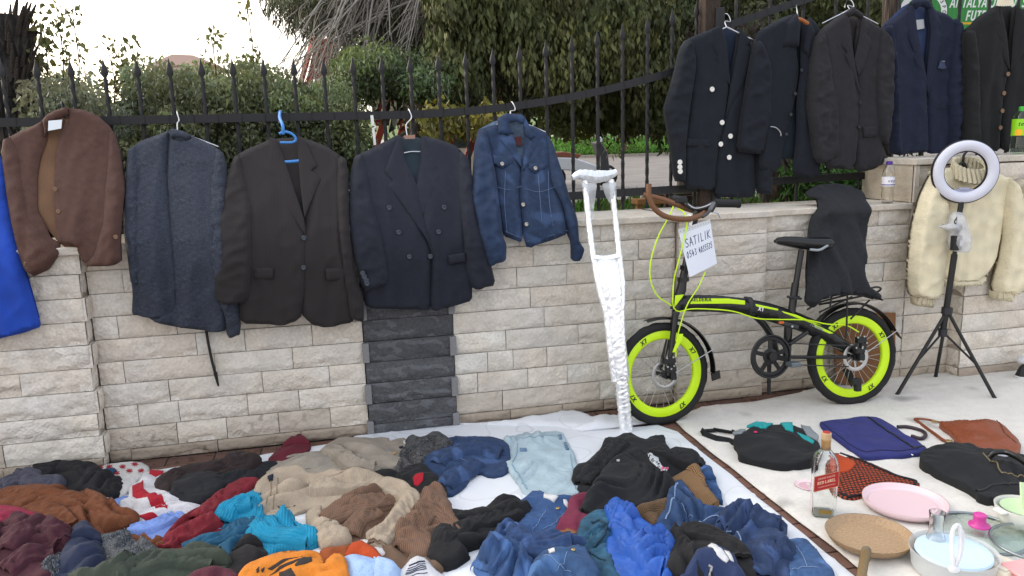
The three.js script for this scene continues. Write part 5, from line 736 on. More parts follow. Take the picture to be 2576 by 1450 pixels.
{ // bottles on the coping
  const pet = new THREE.MeshPhysicalMaterial({ color: 0xf6f8f8, roughness: .06, transmission: 1, thickness: 0, ior: 1.3, side: THREE.DoubleSide });
  const petS = new THREE.MeshPhysicalMaterial({ color: 0xffffff, roughness: .05, transmission: 1, thickness: .001, ior: 1.45 });
  const lab = (T, r, h, c, y, arc = 6.283, st = 0) => { const g = new THREE.CylinderGeometry(r, r, h, 36, 1, true, st, arc); g.translate(c.x, c.y + y, c.z); return g; };
  const c = onY(2233, 496, .97); c.z = -.02; const cc = onZ(2233, 496, c.z); c.x = cc.x; c.y = .97;
  let t = thing('water_bottle', 'clear water bottle with purple cap and white label on the coping', 'bottle');
  obj('bottle_body', lathe([[0, .003], [.027, .003], [.03, .012], [.029, .03], [.031, .05], [.029, .07], [.031, .095], [.031, .15], [.027, .175], [.016, .198], [.0135, .2], [.0135, .212], [.0125, .212], [.0125, .2], [.015, .196], [.0258, .174], [.0297, .15], [.0297, .095], [.0277, .07], [.0297, .05], [.0277, .03], [.0287, .013], [.026, .005], [0, .005]], c), petS, t); obj('cap', lathe([[.0155, 0], [.016, .016], [.014, .019], [0, .019]], V3(c.x, c.y + .2, c.z), 20), mat(0x4b2a86, { roughness: .5 }), t);
  const T = canvasTex(512, 160, (x, w, h) => { x.fillStyle = '#e8e8ee'; x.fillRect(0, 0, w, h); x.fillStyle = '#4a2f7e'; x.fillRect(0, 128, w, 18); x.font = 'bold 58px sans-serif'; x.fillText('ceysu', 40, 92); x.fillText('ceysu', 300, 92); }); obj('label', lab(T, .0318, .05, c, .115, 6.283, -1.2), mat(0xffffff, { map: T }), t); settle(t);
  const d = onZ(2564, 386, -.03); d.y = 1.199; t = thing('tea_bottle', 'big clear bottle with lime green label and green cap on the raised wall', 'bottle');
  obj('bottle_body', lathe([[0, .003], [.04, .003], [.047, .015], [.048, .04], [.044, .08], [.045, .1], [.045, .19], [.04, .21], [.02, .232], [.016, .236], [.016, .248]], d), new THREE.MeshPhysicalMaterial({ color: 0xeaf4ea, roughness: .06, transmission: 1, thickness: 0, side: THREE.DoubleSide }), t); obj('cap', lathe([[.019, 0], [.0195, .02], [.017, .024], [0, .024]], V3(d.x, d.y + .232, d.z), 20), mat(0x3fae35, { roughness: .45 }), t);
  const T2 = canvasTex(512, 160, (x, w, h) => { x.fillStyle = '#8fd41f'; x.fillRect(0, 0, w, h); x.fillStyle = '#f2b31c'; x.beginPath(); x.arc(70, 130, 34, 0, 7); x.arc(330, 130, 34, 0, 7); x.fill(); x.fillStyle = '#1e3a1c'; x.font = 'bold italic 50px sans-serif'; x.fillText('tea', 60, 66); x.fillText('tea', 320, 66); x.fillStyle = '#f4f6ee'; x.fillRect(150, 60, 34, 70); x.fillRect(410, 60, 34, 70); }); obj('label', lab(T2, .0462, .088, d, .146, 6.283, -1.9), mat(0xffffff, { map: T2, roughness: .5 }), t); settle(t);
}
{ // wooden odds and ends behind the fence foot, cardboard behind the wheel, strap on the wall
  let t = thing('wooden_stool', 'small raw pine step stool showing behind the coping by the hoop', 'stool'); let a = onZ(1628, 505, -.5); obj('seat_board', rbox(.17, .03, .1, .004, a.x + .01, 1.0, -.5), M_.pine, t); for (const s of [-1, 1]) obj('leg', beam(V3(a.x + s * .045, .99, -.5), V3(a.x + s * .06, .86, -.5), .03, .03), M_.pine, t); settle(t);
  t = thing('wooden_crate', 'dark weathered wooden crate on the ground behind the fence', 'crate'); a = onZ(1730, 512, -.6); const cw = mat(0x4d4136, { map: TX.wood }); for (const y of [.9, .955, 1.0]) obj('slat', rbox(.26, .028, .016, .003, a.x, y, -.58), cw, t); for (const s of [-1, 1]) obj('corner_post', rbox(.035, .16, .035, .004, a.x + s * .125, .95, -.6), cw, t); for (const y of [.9, .955, 1.0]) obj('slat', rbox(.26, .028, .016, .003, a.x, y, -.78), cw, t); settle(t);
  t = thing('cardboard_sheet', 'brown corrugated cardboard propped against the wall behind the rear wheel', 'cardboard'); { const q = [[1480, 850], [1560, 800], [1840, 792], [1835, 1000], [1650, 1235], [1490, 1190]].map(p => { const w = onZ(...zb(...p), .045); return [w.x, w.y]; }); const g = shell(q, .04, (x, y) => .055 - y * .02, (x, y) => .049 - y * .02, (x, y, h) => V3(x, y, h)); obj('cardboard_panel', g, mat(0x8a5f3c, { map: TX.cotton }), t); } settle(t);
  t = thing('black_strap', 'thin black strap hanging down the wall below the charcoal cardigan', 'strap'); obj('strap_band', tube([onZ(512, 780, .03), onZ(518, 832, .028), onZ(532, 905, .026), onZ(541, 940, .025)], .006, 6), M_.black, t); obj('strap_tip', bar(onZ(541, 938, .025), onZ(549, 972, .024), .009, .004), M_.black, t); settle(t);
}
/* ------------------------------------------------ sheets spread on the pavement */
const ground2 = (pts, y) => pts.map(([x, z]) => { const p = onY(x, z, y); return [p.x, p.z]; });
const UPM = (x, z, h) => V3(x, h, z);
const bell = t => Math.exp(-t * t);
function sheet(label, poly, m, id, amp = .004, y0 = .004) {
  const t = obj('ground_sheet', shell(poly, .022, (x, z, d) => y0 + .003 + amp * clamp(d / .03 + .3) * (1.1 + 1.5 * n3(x * 3.1 + z, z * 2.4 - x * .6, id) + 1.1 * Math.max(0, 1 - 9 * Math.abs(n3(x * 2.2 + .5 * z, z * 1.7, id + 4))) + .5 * n3(x * 9, z * 8, id)) + .0045 * (bell(((x * .96 + z * .1 + 50) % .52 - .26) / .009) + bell(((z * .97 - x * .06 + 50) % .47 - .2) / .009)), () => y0, UPM, true), m); tag(t, label, 'sheet'); return t;
}
const whiteSheet = new THREE.MeshStandardMaterial({ color: new THREE.Color(.74, .76, .79), map: TX.sheet, roughness: .6, side: THREE.DoubleSide });
const dullSheet = new THREE.MeshStandardMaterial({ color: new THREE.Color(.76, .75, .73), map: TX.dirt, roughness: .8, side: THREE.DoubleSide });
{
  const seamL = [], seamR = []; for (let z = .3; z < 2.3; z += .1) { seamL.push([1.466 + .008 * n3(z * 5, 1), z]); seamR.push([1.506 + .01 * n3(z * 6, 7), z]); }
  sheet('white plastic sheet under the heap of clothes', [...ground2([[330, 1195], [500, 1168], [640, 1150], [870, 1112], [900, 1098], [1140, 1070], [1260, 1063], [1400, 1064], [1470, 1088], [1560, 1080], [1655, 1071]], .005), ...seamL.filter(p => p[1] > .34), [-1.1, 2.2], [-1.25, .62], [-1.1, .3]], whiteSheet, 3, .004);
  sheet('rumpled white flap of sheet bunched at the foot of the crutch', ground2([[1150, 1066], [1262, 1060], [1310, 1054], [1390, 1040], [1440, 1031], [1470, 1040], [1492, 1052], [1545, 1046], [1640, 1050], [1650, 1060], [1560, 1074], [1468, 1084], [1400, 1072], [1260, 1070]], .015), whiteSheet, 8, .012, .008);
  sheet('dull white sheet under the bags and kitchenware', [...ground2([[1700, 1062], [1722, 1043], [1765, 1027], [1900, 1012], [2010, 990], [2080, 968], [2200, 955], [2330, 936], [2480, 918]], .005), [4.6, .11], [4.6, 2.3], ...seamR.slice().reverse().filter(p => p[1] > .32)], dullSheet, 12, .004);
}
/* ------------------------------------------------ clothes heaped on the sheet */
const RG = { 1: (x, y) => [x * .3031, 1010.2 + y * .3031], 2: (x, y) => [568.2 + x * .3031, 1010.2 + y * .3031], 3: (x, y) => [1136.5 + x * .3031, 1010.2 + y * .3031], 4: (x, y) => [1641.6 + x * .3248, 978.6 + y * .3248], 5: (x, y) => [2007.8 + x * .3249, 978.6 + y * .3249] };
/* rounded tubes of cloth with sharp valleys between them, running along one direction that wanders */
function creases(x, z, c, s, id) {
  const w1 = n3(x * 4, z * 4, id), w2 = n3(x * 4 + 9, z * 4, id + 3), a = .9 * n3(x * 2.4, z * 2.4, id + 11), C = c * Math.cos(a) - s * Math.sin(a), S = s * Math.cos(a) + c * Math.sin(a), u = x * C + z * S, v = -x * S + z * C;
  const bil = (f, an, k, p) => Math.pow(Math.min(1, 2.4 * Math.abs(n3(u * f * an + w1 * .5, v * f + w2 * .9, id + k))), p);
  const calm = clamp(.35 + 2.2 * n3(x * 4.5, z * 4.5, id + 21), .12, 1.15);
  return .5 + calm * (.82 * bil(9.5, .17, 1, .42) + .3 * bil(20, .2, 5, .5) * clamp(.15 + 1.9 * Math.abs(w2)) - .5);
}
function lay(name, label, cat, reg, pts, m, e, lift, o = {}) {
  if (o.rag === undefined) e *= .85;
  const id = (gid += 7.9), P0 = pts.map(p => RG[reg](p[0], p[1])); const sg = area2(P0) > 0 ? 1 : -1, fl = o.flat ?? .014;
  // edges on the far side stand up against the heap, edges on the near side run out onto the floor
  const eh = P0.map((p, i) => { const a = P0[(i + P0.length - 1) % P0.length], b = P0[(i + 1) % P0.length]; const dx = b[0] - a[0], L = Math.hypot(dx, b[1] - a[1]) || 1; const front = -dx * sg / L; return lerp(e * (o.back ?? .85), Math.min(fl + e * .25, e), smooth(-.5, .6, front)); });
  const B = P0.map((p, i) => { const q = onY(p[0], p[1], eh[i]); return [q.x, q.z, eh[i]]; });
  let poly = chaikin(B.map(p => [p[0], p[1]])); if (o.grow !== 0) { const so = area2(poly) > 0 ? 1 : -1, q = o.grow ?? .013; poly = poly.map((p, i) => { const a = poly[(i + poly.length - 1) % poly.length], b = poly[(i + 1) % poly.length], dx = b[0] - a[0], dz = b[1] - a[1], L = Math.hypot(dx, dz) || 1; return [p[0] + so * dz / L * q, p[1] - so * dx / L * q]; }); }
  { const Q = []; poly.forEach((a, i) => { const b = poly[(i + 1) % poly.length], L = Math.hypot(b[0] - a[0], b[1] - a[1]), k = Math.max(1, Math.round(L / .014)); for (let t = 0; t < k; t++) { const X = lerp(a[0], b[0], t / k), Z = lerp(a[1], b[1], t / k), q = (o.rag ?? .004); Q.push([X + q * n3(X * 22, Z * 22, id), Z + q * n3(X * 22, Z * 22, id + 6)]); } }); poly = Q; }
  let cx = 0, cz = 0; for (const p of poly) { cx += p[0]; cz += p[1]; } cx /= poly.length; cz /= poly.length; let ext = 0; for (const p of poly) ext = Math.max(ext, Math.hypot(p[0] - cx, p[1] - cz));
  const dir = o.dir ?? rr(0, 3.14), c = Math.cos(dir), sn = Math.sin(dir), A = (o.fh ?? .028) * 1.95;
  const S = []; B.forEach((p, i) => { const b = B[(i + 1) % B.length]; for (let t = 0; t < 3; t++) S.push([lerp(p[0], b[0], t / 3), lerp(p[1], b[1], t / 3), lerp(p[2], b[2], t / 3)]); });
  const H = (x, z, d) => {
    let w = 0, s = 0; for (const q of S) { const D = (q[0] - x) ** 2 + (q[1] - z) ** 2 + 4e-4, k = 1 / (D * D); w += k; s += k * q[2]; }
    const base = s / w, k = clamp(d / .022), up = (o.rag ? 1 : .6) * lift * smooth(0, Math.max(.05, ext * .55), d) * (.8 + 1.0 * n3(x * 6, z * 6, id));
    const f = A * (creases(x, z, c, sn, id) - .5) * (.3 + .7 * k);
    return Math.max(.0105, base * (1 + .25 * n3(x * 11, z * 11, id + 8)) + up + f - (o.soft ?? .003) * (1 - Math.sqrt(clamp(d / .012))));
  };
  const g = shell(poly, o.g ?? .0088, H, () => .0086, UPM, true);
  const root = thing(name, label, cat, o.group); obj('fabric', g, m, root);
  const hf = (x, z) => H(x, z, inside(poly, x, z) ? edgeDist(poly, x, z) : 0);
  const loc = (a, b, rg = reg) => { const q = RG[rg](a, b); let y = e, p; for (let i = 0; i < 9; i++) { p = onY(q[0], q[1], y); y = lerp(y, hf(p.x, p.z), .6); } return [p.x, p.z]; };
  const patch = (nm, pp, mm, up = .003, sharp = true) => obj(nm, shell((sharp ? x => x : chaikin)(pp.map(q => loc(q[0], q[1], q[2]))), .008, (x, z) => hf(x, z) + up, (x, z) => hf(x, z) - .002, UPM, true), mm, root);
  const seam = (nm, pp, mm, r = .0011, up = .001) => { const P = []; for (let i = 0; i + 1 < pp.length; i++) { const a = loc(...pp[i]), b = loc(...pp[i + 1]); for (let k = 0; k < 12; k++) { const x = lerp(a[0], b[0], k / 12), z = lerp(a[1], b[1], k / 12); P.push(V3(x, hf(x, z) + up, z)); } } return obj(nm, tube(P, r, 5, P.length * 2), mm, root); };
  const stud = (nm, a, b, r, mm) => { const [x, z] = loc(a, b); return obj(nm, lathe([[0, .004], [r * .7, .005], [r, .003], [r, 0]], V3(x, hf(x, z) + .001, z), 14), mm, root); };
  if (o.rag === undefined && !o.more && ext > .1) for (let q = 0; q < (ext > .2 ? 2 : 1); q++) { // cloth doubled back over itself
    const an = q * 2.2 + rr(-.7, .7) + id, off = rr(.1, .42) * ext, nx = Math.cos(an), nz = Math.sin(an), px = cx + nx * off, pz = cz + nz * off; const out = [];
    poly.forEach((a, i) => { const b = poly[(i + 1) % poly.length], da = (a[0] - px) * nx + (a[1] - pz) * nz + .02 * n3(a[0] * 6, a[1] * 6, id), db = (b[0] - px) * nx + (b[1] - pz) * nz + .02 * n3(b[0] * 6, b[1] * 6, id); if (da > 0) out.push(a); if (da * db < 0) { const t = da / (da - db); out.push([lerp(a[0], b[0], t), lerp(a[1], b[1], t)]); } });
    if (out.length < 6 || Math.abs(area2(out)) / 2 < .003) continue; let wob = []; out.forEach((a, i) => { const b = out[(i + 1) % out.length], L = Math.hypot(b[0] - a[0], b[1] - a[1]), k = Math.max(1, Math.round(L / .02)); for (let t = 0; t < k; t++) { const X = lerp(a[0], b[0], t / k), Z = lerp(a[1], b[1], t / k); wob.push([X + .012 * n3(X * 13, Z * 13, id + q), Z + .012 * n3(X * 13, Z * 13, id + q + 4)]); } });
    const d2 = dir + rr(.5, 2.4), c2 = Math.cos(d2), s2 = Math.sin(d2); const in2 = (x, z) => inside(poly, x, z) ? edgeDist(poly, x, z) : 0;
    obj('folded_layer', shell(wob, .0088, (x, z, d) => H(x, z, Math.max(.012, in2(x, z))) * .75 + e * .2 + .004 + .013 * Math.sqrt(clamp(d / .011)) + A * .5 * (creases(x, z, c2, s2, id + 40 + q) - .3) * clamp(d / .02), (x, z, d, h) => Math.max(.0088, Math.min(h - .004, hf(x, z) - .006)), UPM, true), m, root);
  }
  for (const [pp, w0, w1, nm] of o.limbs || []) { // sleeves and trouser legs lying on top, flattened, ending in a straight cuff
    const cv = new THREE.CatmullRomCurve3(pp.map(q => { const l = loc(q[0], q[1], q[2]); return V3(l[0], 0, l[1]); })), N = Math.round(cv.getLength() / .008), W = 12, pos = [], uv = [], idx = []; const L = cv.getLength(), li = id + pp[0][0];
    for (let i = 0; i <= N; i++) { const t = i / N, c0 = cv.getPointAt(t), tg = cv.getTangentAt(t), nx = -tg.z, nz = tg.x, w = lerp(w0, w1, t) * .5; const mid = hf(c0.x, c0.z);
      for (let j = 0; j <= W; j++) { const u = j / W * 2 - 1, x = c0.x + nx * u * w, z = c0.z + nz * u * w; const lo = hf(x, z), dome = Math.pow(Math.max(0, 1 - u * u), .4); const wr = Math.pow(Math.min(1, 2.3 * Math.abs(n3(t * L * 26 + u * 1.2 + 2 * n3(t * L * 7, u, li), u * .9, li))), .55) - .5; const y = Math.abs(u) > .99 ? Math.min(lo, mid) - .004 : lerp(lo, Math.max(mid, lo), .55) + .004 + dome * (.015 + .017 * wr * (1 - .5 * Math.abs(u))); pos.push(x, Math.max(.0095, y), z); uv.push(u * w, t * L); } }
    for (let i = 0; i < N; i++) for (let j = 0; j < W; j++) { const a = i * (W + 1) + j; idx.push(a, a + 1, a + W + 1, a + 1, a + W + 2, a + W + 1); }
    for (const e0 of [0, N * (W + 1)]) { const b0 = pos.length / 3; for (let j = 0; j <= W; j++) { const k = (e0 + j) * 3; pos.push(pos[k], Math.max(.0095, pos[k + 1] - .012), pos[k + 2]); uv.push(uv[(e0 + j) * 2], uv[(e0 + j) * 2 + 1]); } for (let j = 0; j < W; j++) idx.push(e0 + j, b0 + j, e0 + j + 1, e0 + j + 1, b0 + j, b0 + j + 1); }
    const G = new THREE.BufferGeometry(); G.setAttribute('position', new THREE.Float32BufferAttribute(pos, 3)); G.setAttribute('uv', new THREE.Float32BufferAttribute(uv, 2)); G.setIndex(idx); G.computeVertexNormals(); obj(nm || 'sleeve', G, m, root);
  }
  if (o.more) o.more({ patch, seam, stud, hf, loc, root }); settle(root); return root;
}
const K = (c, t = TX.cotton, b = TX.crumpleB, bs = .011, o) => cloth(c, t, b === TX.weaveB ? TX.crumpleB : b, b === TX.crumpleB || b === TX.weaveB ? .004 : bs, o), KD = c => K(new THREE.Color(c).lerp(new THREE.Color(0x7088a8), .14), TX.denimF), KK = c => K(c, TX.wool, TX.crumpleB, .003);
const thread = mat(0x7489a8), whiteC = K(0xdcdcdc), redC = K(0xb01228);

lay('black_jumper', 'crumpled fuzzy black jumper at the foot of the pale pillar', 'jumper', 1, [[245, 560], [300, 510], [400, 490], [560, 475], [680, 490], [760, 520], [820, 580], [830, 620], [900, 650], [980, 660], [995, 720], [940, 800], [870, 790], [740, 770], [600, 745], [520, 735], [350, 690], [300, 620]], KK(0x16161a), .05, .05, { limbs: [[[[300,640],[480,560],[700,560],[860,690]],.09,.06]] });
lay('grey_jumper', 'slate grey jumper beside the fuzzy black jumper', 'jumper', 1, [[-160, 690], [0, 660], [100, 610], [220, 590], [300, 600], [345, 650], [420, 650], [500, 660], [525, 700], [500, 735], [350, 750], [0, 770], [-160, 790]], KK(0x4b4b5a), .05, .03, { limbs: [[[[20,710],[180,660],[300,690],[500,700]],.08,.06]] });
lay('star_jumper', 'white knit jumper patterned with red stars', 'jumper', 1, [[800, 560], [900, 520], [1050, 505], [1180, 510], [1215, 560], [1190, 620], [1100, 680], [1000, 790], [930, 740], [880, 660], [820, 600]], K(0xdedad6, TX.cotton, TX.knitB, .002), .035, .02, { fh: 0.014, more: k => { for (const [x, y] of [[905, 545], [1015, 545], [1118, 524], [965, 598], [1072, 580], [1168, 578], [830, 552]]) for (let i = 0; i < 4; i++) { const a = i * .785 + .2, dx = Math.cos(a) * 30, dy = Math.sin(a) * 22, ex = -Math.sin(a) * 4, ey = Math.cos(a) * 4; k.patch('red_star', [[x + dx, y + dy], [x + ex, y + ey], [x - dx, y - dy], [x - ex, y - ey]], redC, .003); } } });
lay('blue_collar_shirt', 'navy and teal shirt collar poking out beside the star jumper', 'shirt', 1, [[785, 595], [860, 560], [945, 558], [905, 615], [850, 645], [800, 640]], K(0x24466a), .055, .01, { fh: 0.012 });
lay('rust_coat', 'rust brown wool coat spread across the left of the heap', 'coat', 1, [[-160, 800], [0, 775], [80, 740], [300, 730], [550, 745], [720, 770], [850, 840], [1000, 920], [1145, 1010], [1010, 1060], [900, 1075], [790, 1130], [700, 1120], [580, 1130], [500, 1060], [420, 1000], [330, 970], [200, 920], [0, 890], [-160, 900]], K(0x75401f, TX.wool), .055, .04, { limbs: [[[[60,800],[320,790],[620,830],[1040,990]],.12,.08],[[[250,890],[420,930],[560,1060]],.1,.08]], fh: 0.038, dir: .5 });
lay('rust_coat', 'rust brown sleeve end beside the light blue shirt', 'coat', 1, [[1040, 1070], [1140, 1078], [1200, 1130], [1230, 1180], [1340, 1190], [1355, 1240], [1280, 1280], [1200, 1240], [1080, 1180]], K(0x75401f, TX.wool), .03, .02);
lay('crimson_jumper', 'crimson jumper under the rust coat', 'jumper', 1, [[-160, 880], [0, 875], [100, 878], [220, 910], [335, 940], [300, 1000], [150, 1020], [0, 1090], [-160, 1090]], KK(0x961f40), .075, .02);
lay('maroon_jumper', 'dark maroon jumper heaped below the crimson jumper', 'jumper', 1, [[-160, 1080], [0, 1060], [120, 990], [250, 978], [400, 1000], [500, 1050], [572, 1130], [565, 1220], [500, 1290], [430, 1340], [400, 1470], [-160, 1480]], KK(0x471827), .085, .05, { limbs: [[[[20,1240],[180,1090],[380,1060],[520,1150]],.11,.07],[[[40,1420],[220,1300],[440,1240]],.1,.07]], fh: 0.038 });
lay('navy_garment', 'smooth navy garment folded upright beside the grey marl jumper', 'jumper', 1, [[640, 1050], [700, 1035], [760, 1080], [790, 1110], [805, 1200], [835, 1320], [860, 1450], [470, 1450], [520, 1300], [580, 1180]], K(0x1a2642), .08, .05, { dir: 1.3 });
lay('marl_jumper', 'grey marl knit jumper beside the navy garment', 'jumper', 1, [[780, 1120], [900, 1110], [1030, 1075], [1085, 1180], [1200, 1190], [1260, 1230], [1315, 1270], [1270, 1320], [1100, 1370], [980, 1400], [860, 1440], [830, 1300], [800, 1180]], K(0x70757c, TX.marl, TX.knitB, .002), .065, .03);
lay('marl_sleeve', 'grey marl knit sleeve showing left of the navy garment', 'jumper', 1, [[365, 1340], [480, 1265], [520, 1290], [500, 1450], [350, 1460]], K(0x70757c, TX.marl, TX.knitB, .002), .06, .01);
lay('red_banded_shirt', 'white top with broad red bands crumpled in the heap', 'shirt', 1, [[1090, 700], [1180, 650], [1230, 570], [1360, 575], [1375, 605], [1290, 650], [1300, 720], [1400, 770], [1440, 840], [1640, 845], [1665, 880], [1560, 955], [1430, 925], [1330, 965], [1210, 1012], [1080, 960], [1010, 880], [1030, 810], [1095, 790]], K(0xd9d6d8), .05, .035, { fh: 0.032, more: k => { for (const p of [[[1095, 705], [1185, 655], [1190, 730], [1320, 800], [1390, 868], [1388, 900], [1330, 885], [1240, 835], [1200, 812], [1098, 790]], [[1078, 930], [1160, 950], [1325, 925], [1320, 955], [1210, 1003], [1100, 965]], [[1240, 578], [1355, 582], [1352, 600], [1290, 630], [1236, 605]]]) k.patch('red_band', p, redC, .003); } });
lay('blue_shirt', 'pale blue cotton shirt lying under the red banded top', 'shirt', 1, [[880, 850], [1000, 790], [1085, 780], [1060, 850], [1080, 940], [1110, 985], [1210, 1015], [1320, 975], [1420, 910], [1515, 950], [1505, 1010], [1390, 1085], [1310, 1175], [1250, 1205], [1200, 1120], [1040, 1080], [1150, 1020], [1050, 960], [900, 890]], K(0x7c98d8), .03, .02, { limbs: [[[[1080,1070],[1230,1060],[1460,970]],.08,.09]], more: k => k.patch('collar', [[800, 800], [850, 750], [925, 762], [930, 800], [880, 840], [810, 825]], whiteC, .012) });
lay('dark_brown_top', 'dark chocolate brown top lying along the back of the heap', 'shirt', 1, [[1295, 640], [1400, 580], [1500, 545], [1640, 508], [1760, 495], [1900, 455], [2030, 443], [2060, 490], [2150, 475], [2130, 560], [2000, 620], [1850, 640], [1600, 615], [1440, 720], [1430, 775], [1330, 745]], K(0x2b1c1b), .06, .04, { limbs: [[[[1340,700],[1500,620],[1750,560],[2040,500]],.07,.09]], dir: -.2, fh: 0.023 });
lay('black_trousers', 'black navy trousers under the chocolate brown top', 'trousers', 1, [[1440, 720], [1560, 630], [1700, 610], [1900, 640], [2090, 600], [2160, 500], [2270, 500], [2290, 540], [2200, 620], [2120, 680], [2000, 690], [1850, 770], [1700, 860], [1560, 868], [1450, 845], [1420, 790]], K(0x13151b), .05, .03, { limbs: [[[[1480,800],[1640,720],[1850,690],[2100,630]],.09,.1,'trouser_leg']] });
lay('red_jumper', 'dark red jumper sprawled between the striped top and the turquoise jumper', 'jumper', 1, [[1330, 1180], [1400, 1100], [1520, 1000], [1680, 900], [1820, 790], [1960, 690], [2083, 660], [2140, 670], [2130, 730], [2000, 790], [1910, 830], [1880, 920], [1830, 1040], [1840, 1090], [1700, 1120], [1600, 1170], [1560, 1150], [1500, 1265], [1400, 1270], [1340, 1250]], KK(0x801826), .055, .03, { limbs: [[[[1370,1240],[1450,1160],[1580,1080],[1780,1040]],.06,.09],[[[1640,990],[1800,860],[2040,710]],.08,.1]], fh: 0.035, dir: -.6 });
lay('maroon_cloth', 'smooth maroon cloth sticking up by the wall foot', 'shirt', 2, [[360, 485], [440, 400], [590, 295], [670, 345], [682, 375], [640, 435], [520, 478], [420, 520]], K(0x651627), .04, .04, { dir: -.6 });
lay('turquoise_jumper', 'bright turquoise ribbed jumper crumpled in the middle of the heap', 'jumper', 2, [[-72, 1050], [-25, 900], [60, 800], [180, 770], [255, 705], [275, 900], [290, 950], [440, 945], [535, 930], [545, 1060], [700, 1080], [785, 1150], [700, 1200], [420, 1220], [370, 1260], [350, 1285], [170, 1135], [225, 970], [150, 955], [0, 1015], [-40, 1065]], K(0x0f8fb6, TX.cotton, TX.ribB, .002), .06, .035, { limbs: [[[[-40,1010],[40,880],[200,830]],.08,.1],[[[300,1000],[370,1100],[480,1120],[700,1130]],.09,.1]], fh: 0.038 });
lay('teal_jumper', 'dark teal blue jumper below the turquoise jumper', 'jumper', 1, [[1488, 1240], [1620, 1140], [1830, 1080], [2025, 950], [2105, 945], [2095, 1080], [2020, 1160], [1935, 1210], [1885, 1320], [1800, 1270], [1700, 1270], [1600, 1250], [1510, 1270]], K(0x1a5574), .04, .03, { limbs: [[[[1520,1250],[1680,1170],[1850,1150],[2020,1050]],.06,.09]], fh: 0.032 });
lay('olive_hoodie', 'dark olive green sweatshirt along the front of the heap', 'sweatshirt', 1, [[460, 1480], [860, 1425], [990, 1355], [1200, 1322], [1400, 1272], [1650, 1235], [1800, 1260], [1880, 1330], [1860, 1395], [1700, 1410], [1500, 1450], [1460, 1500]], K(0x384136), .07, .04, { limbs: [[[[960,1420],[1230,1360],[1500,1310],[1790,1310]],.08,.11]], fh: 0.041, dir: -.1 });
lay('black_garment', 'small black garment between the turquoise jumper and the orange hoodie', 'shirt', 2, [[15, 1340], [60, 1250], [170, 1135], [250, 1190], [325, 1270], [260, 1340], [180, 1430], [60, 1450]], K(0x161314), .06, .03);
lay('wine_garment', 'wine red garment in front of the olive sweatshirt', 'shirt', 1, [[1490, 1490], [1640, 1395], [1860, 1382], [1960, 1430], [1970, 1500]], K(0x541b2d), .075, .02);
const hoodie = lay('orange_hoodie', 'orange sweatshirt with black printed shapes', 'sweatshirt', 2, [[90, 1500], [140, 1400], [250, 1305], [430, 1262], [600, 1248], [700, 1260], [770, 1300], [800, 1370], [900, 1292], [945, 1290], [1000, 1460], [990, 1520]], K(0xd98125), .085, .04, { more: k => { const bp = mat(0x2b2422); for (const p of [[[570, 1362], [660, 1292], [708, 1290], [715, 1330], [650, 1355], [580, 1370]], [[440, 1425], [540, 1385], [585, 1470], [440, 1470]], [[345, 1385], [480, 1312], [640, 1284], [480, 1338], [380, 1392]], [[360, 1450], [440, 1370], [560, 1325], [650, 1300], [560, 1345], [450, 1395]], [[250, 1400], [275, 1375], [270, 1420], [255, 1425]], [[290, 1395], [320, 1380], [318, 1392], [300, 1425]]]) k.patch('print', p, bp, .002); } });
lay('khaki_trousers', 'grey khaki trousers lying flat near the wall', 'trousers', 2, [[240, 668], [330, 560], [480, 470], [650, 430], [810, 418], [930, 470], [960, 540], [1010, 605], [850, 640], [580, 600], [420, 640], [270, 690]], K(0xa2998a), .035, .02, { fh: 0.017, more: k => k.seam('seam', [[560, 590], [720, 555]], mat(0x6a6258)) });
lay('khaki_shirt', 'khaki cotton shirt with a button beside the grey marl top', 'shirt', 2, [[805, 400], [870, 350], [940, 310], [1000, 298], [1150, 315], [1330, 293], [1340, 340], [1450, 308], [1510, 330], [1500, 400], [1455, 510], [1380, 545], [1250, 550], [1275, 575], [1130, 600], [1000, 585], [900, 505], [812, 425]], K(0x9e9384), .04, .03, { limbs: [[[[850,410],[950,450],[1060,540],[1240,560]],.09,.06]], fh: 0.029, dir: .8, more: k => { k.stud('button', 1398, 435, .009, mat(0xa88658)); k.patch('care_label', [[1470, 340], [1490, 325], [1508, 332], [1505, 358], [1480, 358]], whiteC, .006); k.patch('size_tab', [[1435, 382], [1470, 375], [1472, 390], [1445, 395]], mat(0x1a1a2a), .004); } });
lay('beige_trousers', 'beige cotton trousers with gathered waist looped over the brown corduroys', 'trousers', 2, [[250, 690], [380, 612], [520, 578], [600, 588], [700, 618], [900, 600], [1100, 600], [1300, 628], [1480, 700], [1585, 770], [1588, 860], [1505, 990], [1400, 1085], [1305, 1222], [1195, 1170], [1188, 1070], [1345, 985], [1415, 880], [1435, 805], [1300, 768], [1000, 825], [965, 850], [905, 925], [820, 955], [768, 860], [640, 885], [400, 950], [268, 925]], K(0xb1a08b), .075, .03, { limbs: [[[[700,700],[980,680],[1280,690],[1520,800],[1480,960],[1260,1190]],.1,.085,'trouser_leg']], fh: 0.035, more: k => { k.seam('pocket_seam', [[425, 825], [500, 830], [580, 858]], mat(0x4c4238), .002); k.seam('waist_seam', [[370, 640], [375, 740], [330, 850]], mat(0x857660), .002); k.seam('waist_seam', [[430, 640], [420, 740], [380, 850]], mat(0x857660), .002); k.patch('drawcord_knot', [[345, 640], [395, 620], [390, 660], [360, 668]], mat(0x1c2030), .01); } });
lay('beige_trousers', 'lower beige trouser leg curling toward the orange cloth', 'trousers', 2, [[690, 910], [765, 850], [765, 950], [850, 1042], [1005, 1062], [1000, 1200], [900, 1225], [800, 1195], [722, 1055], [688, 975]], K(0xb1a08b), .06, .03, { fh: 0.029, dir: .9 });
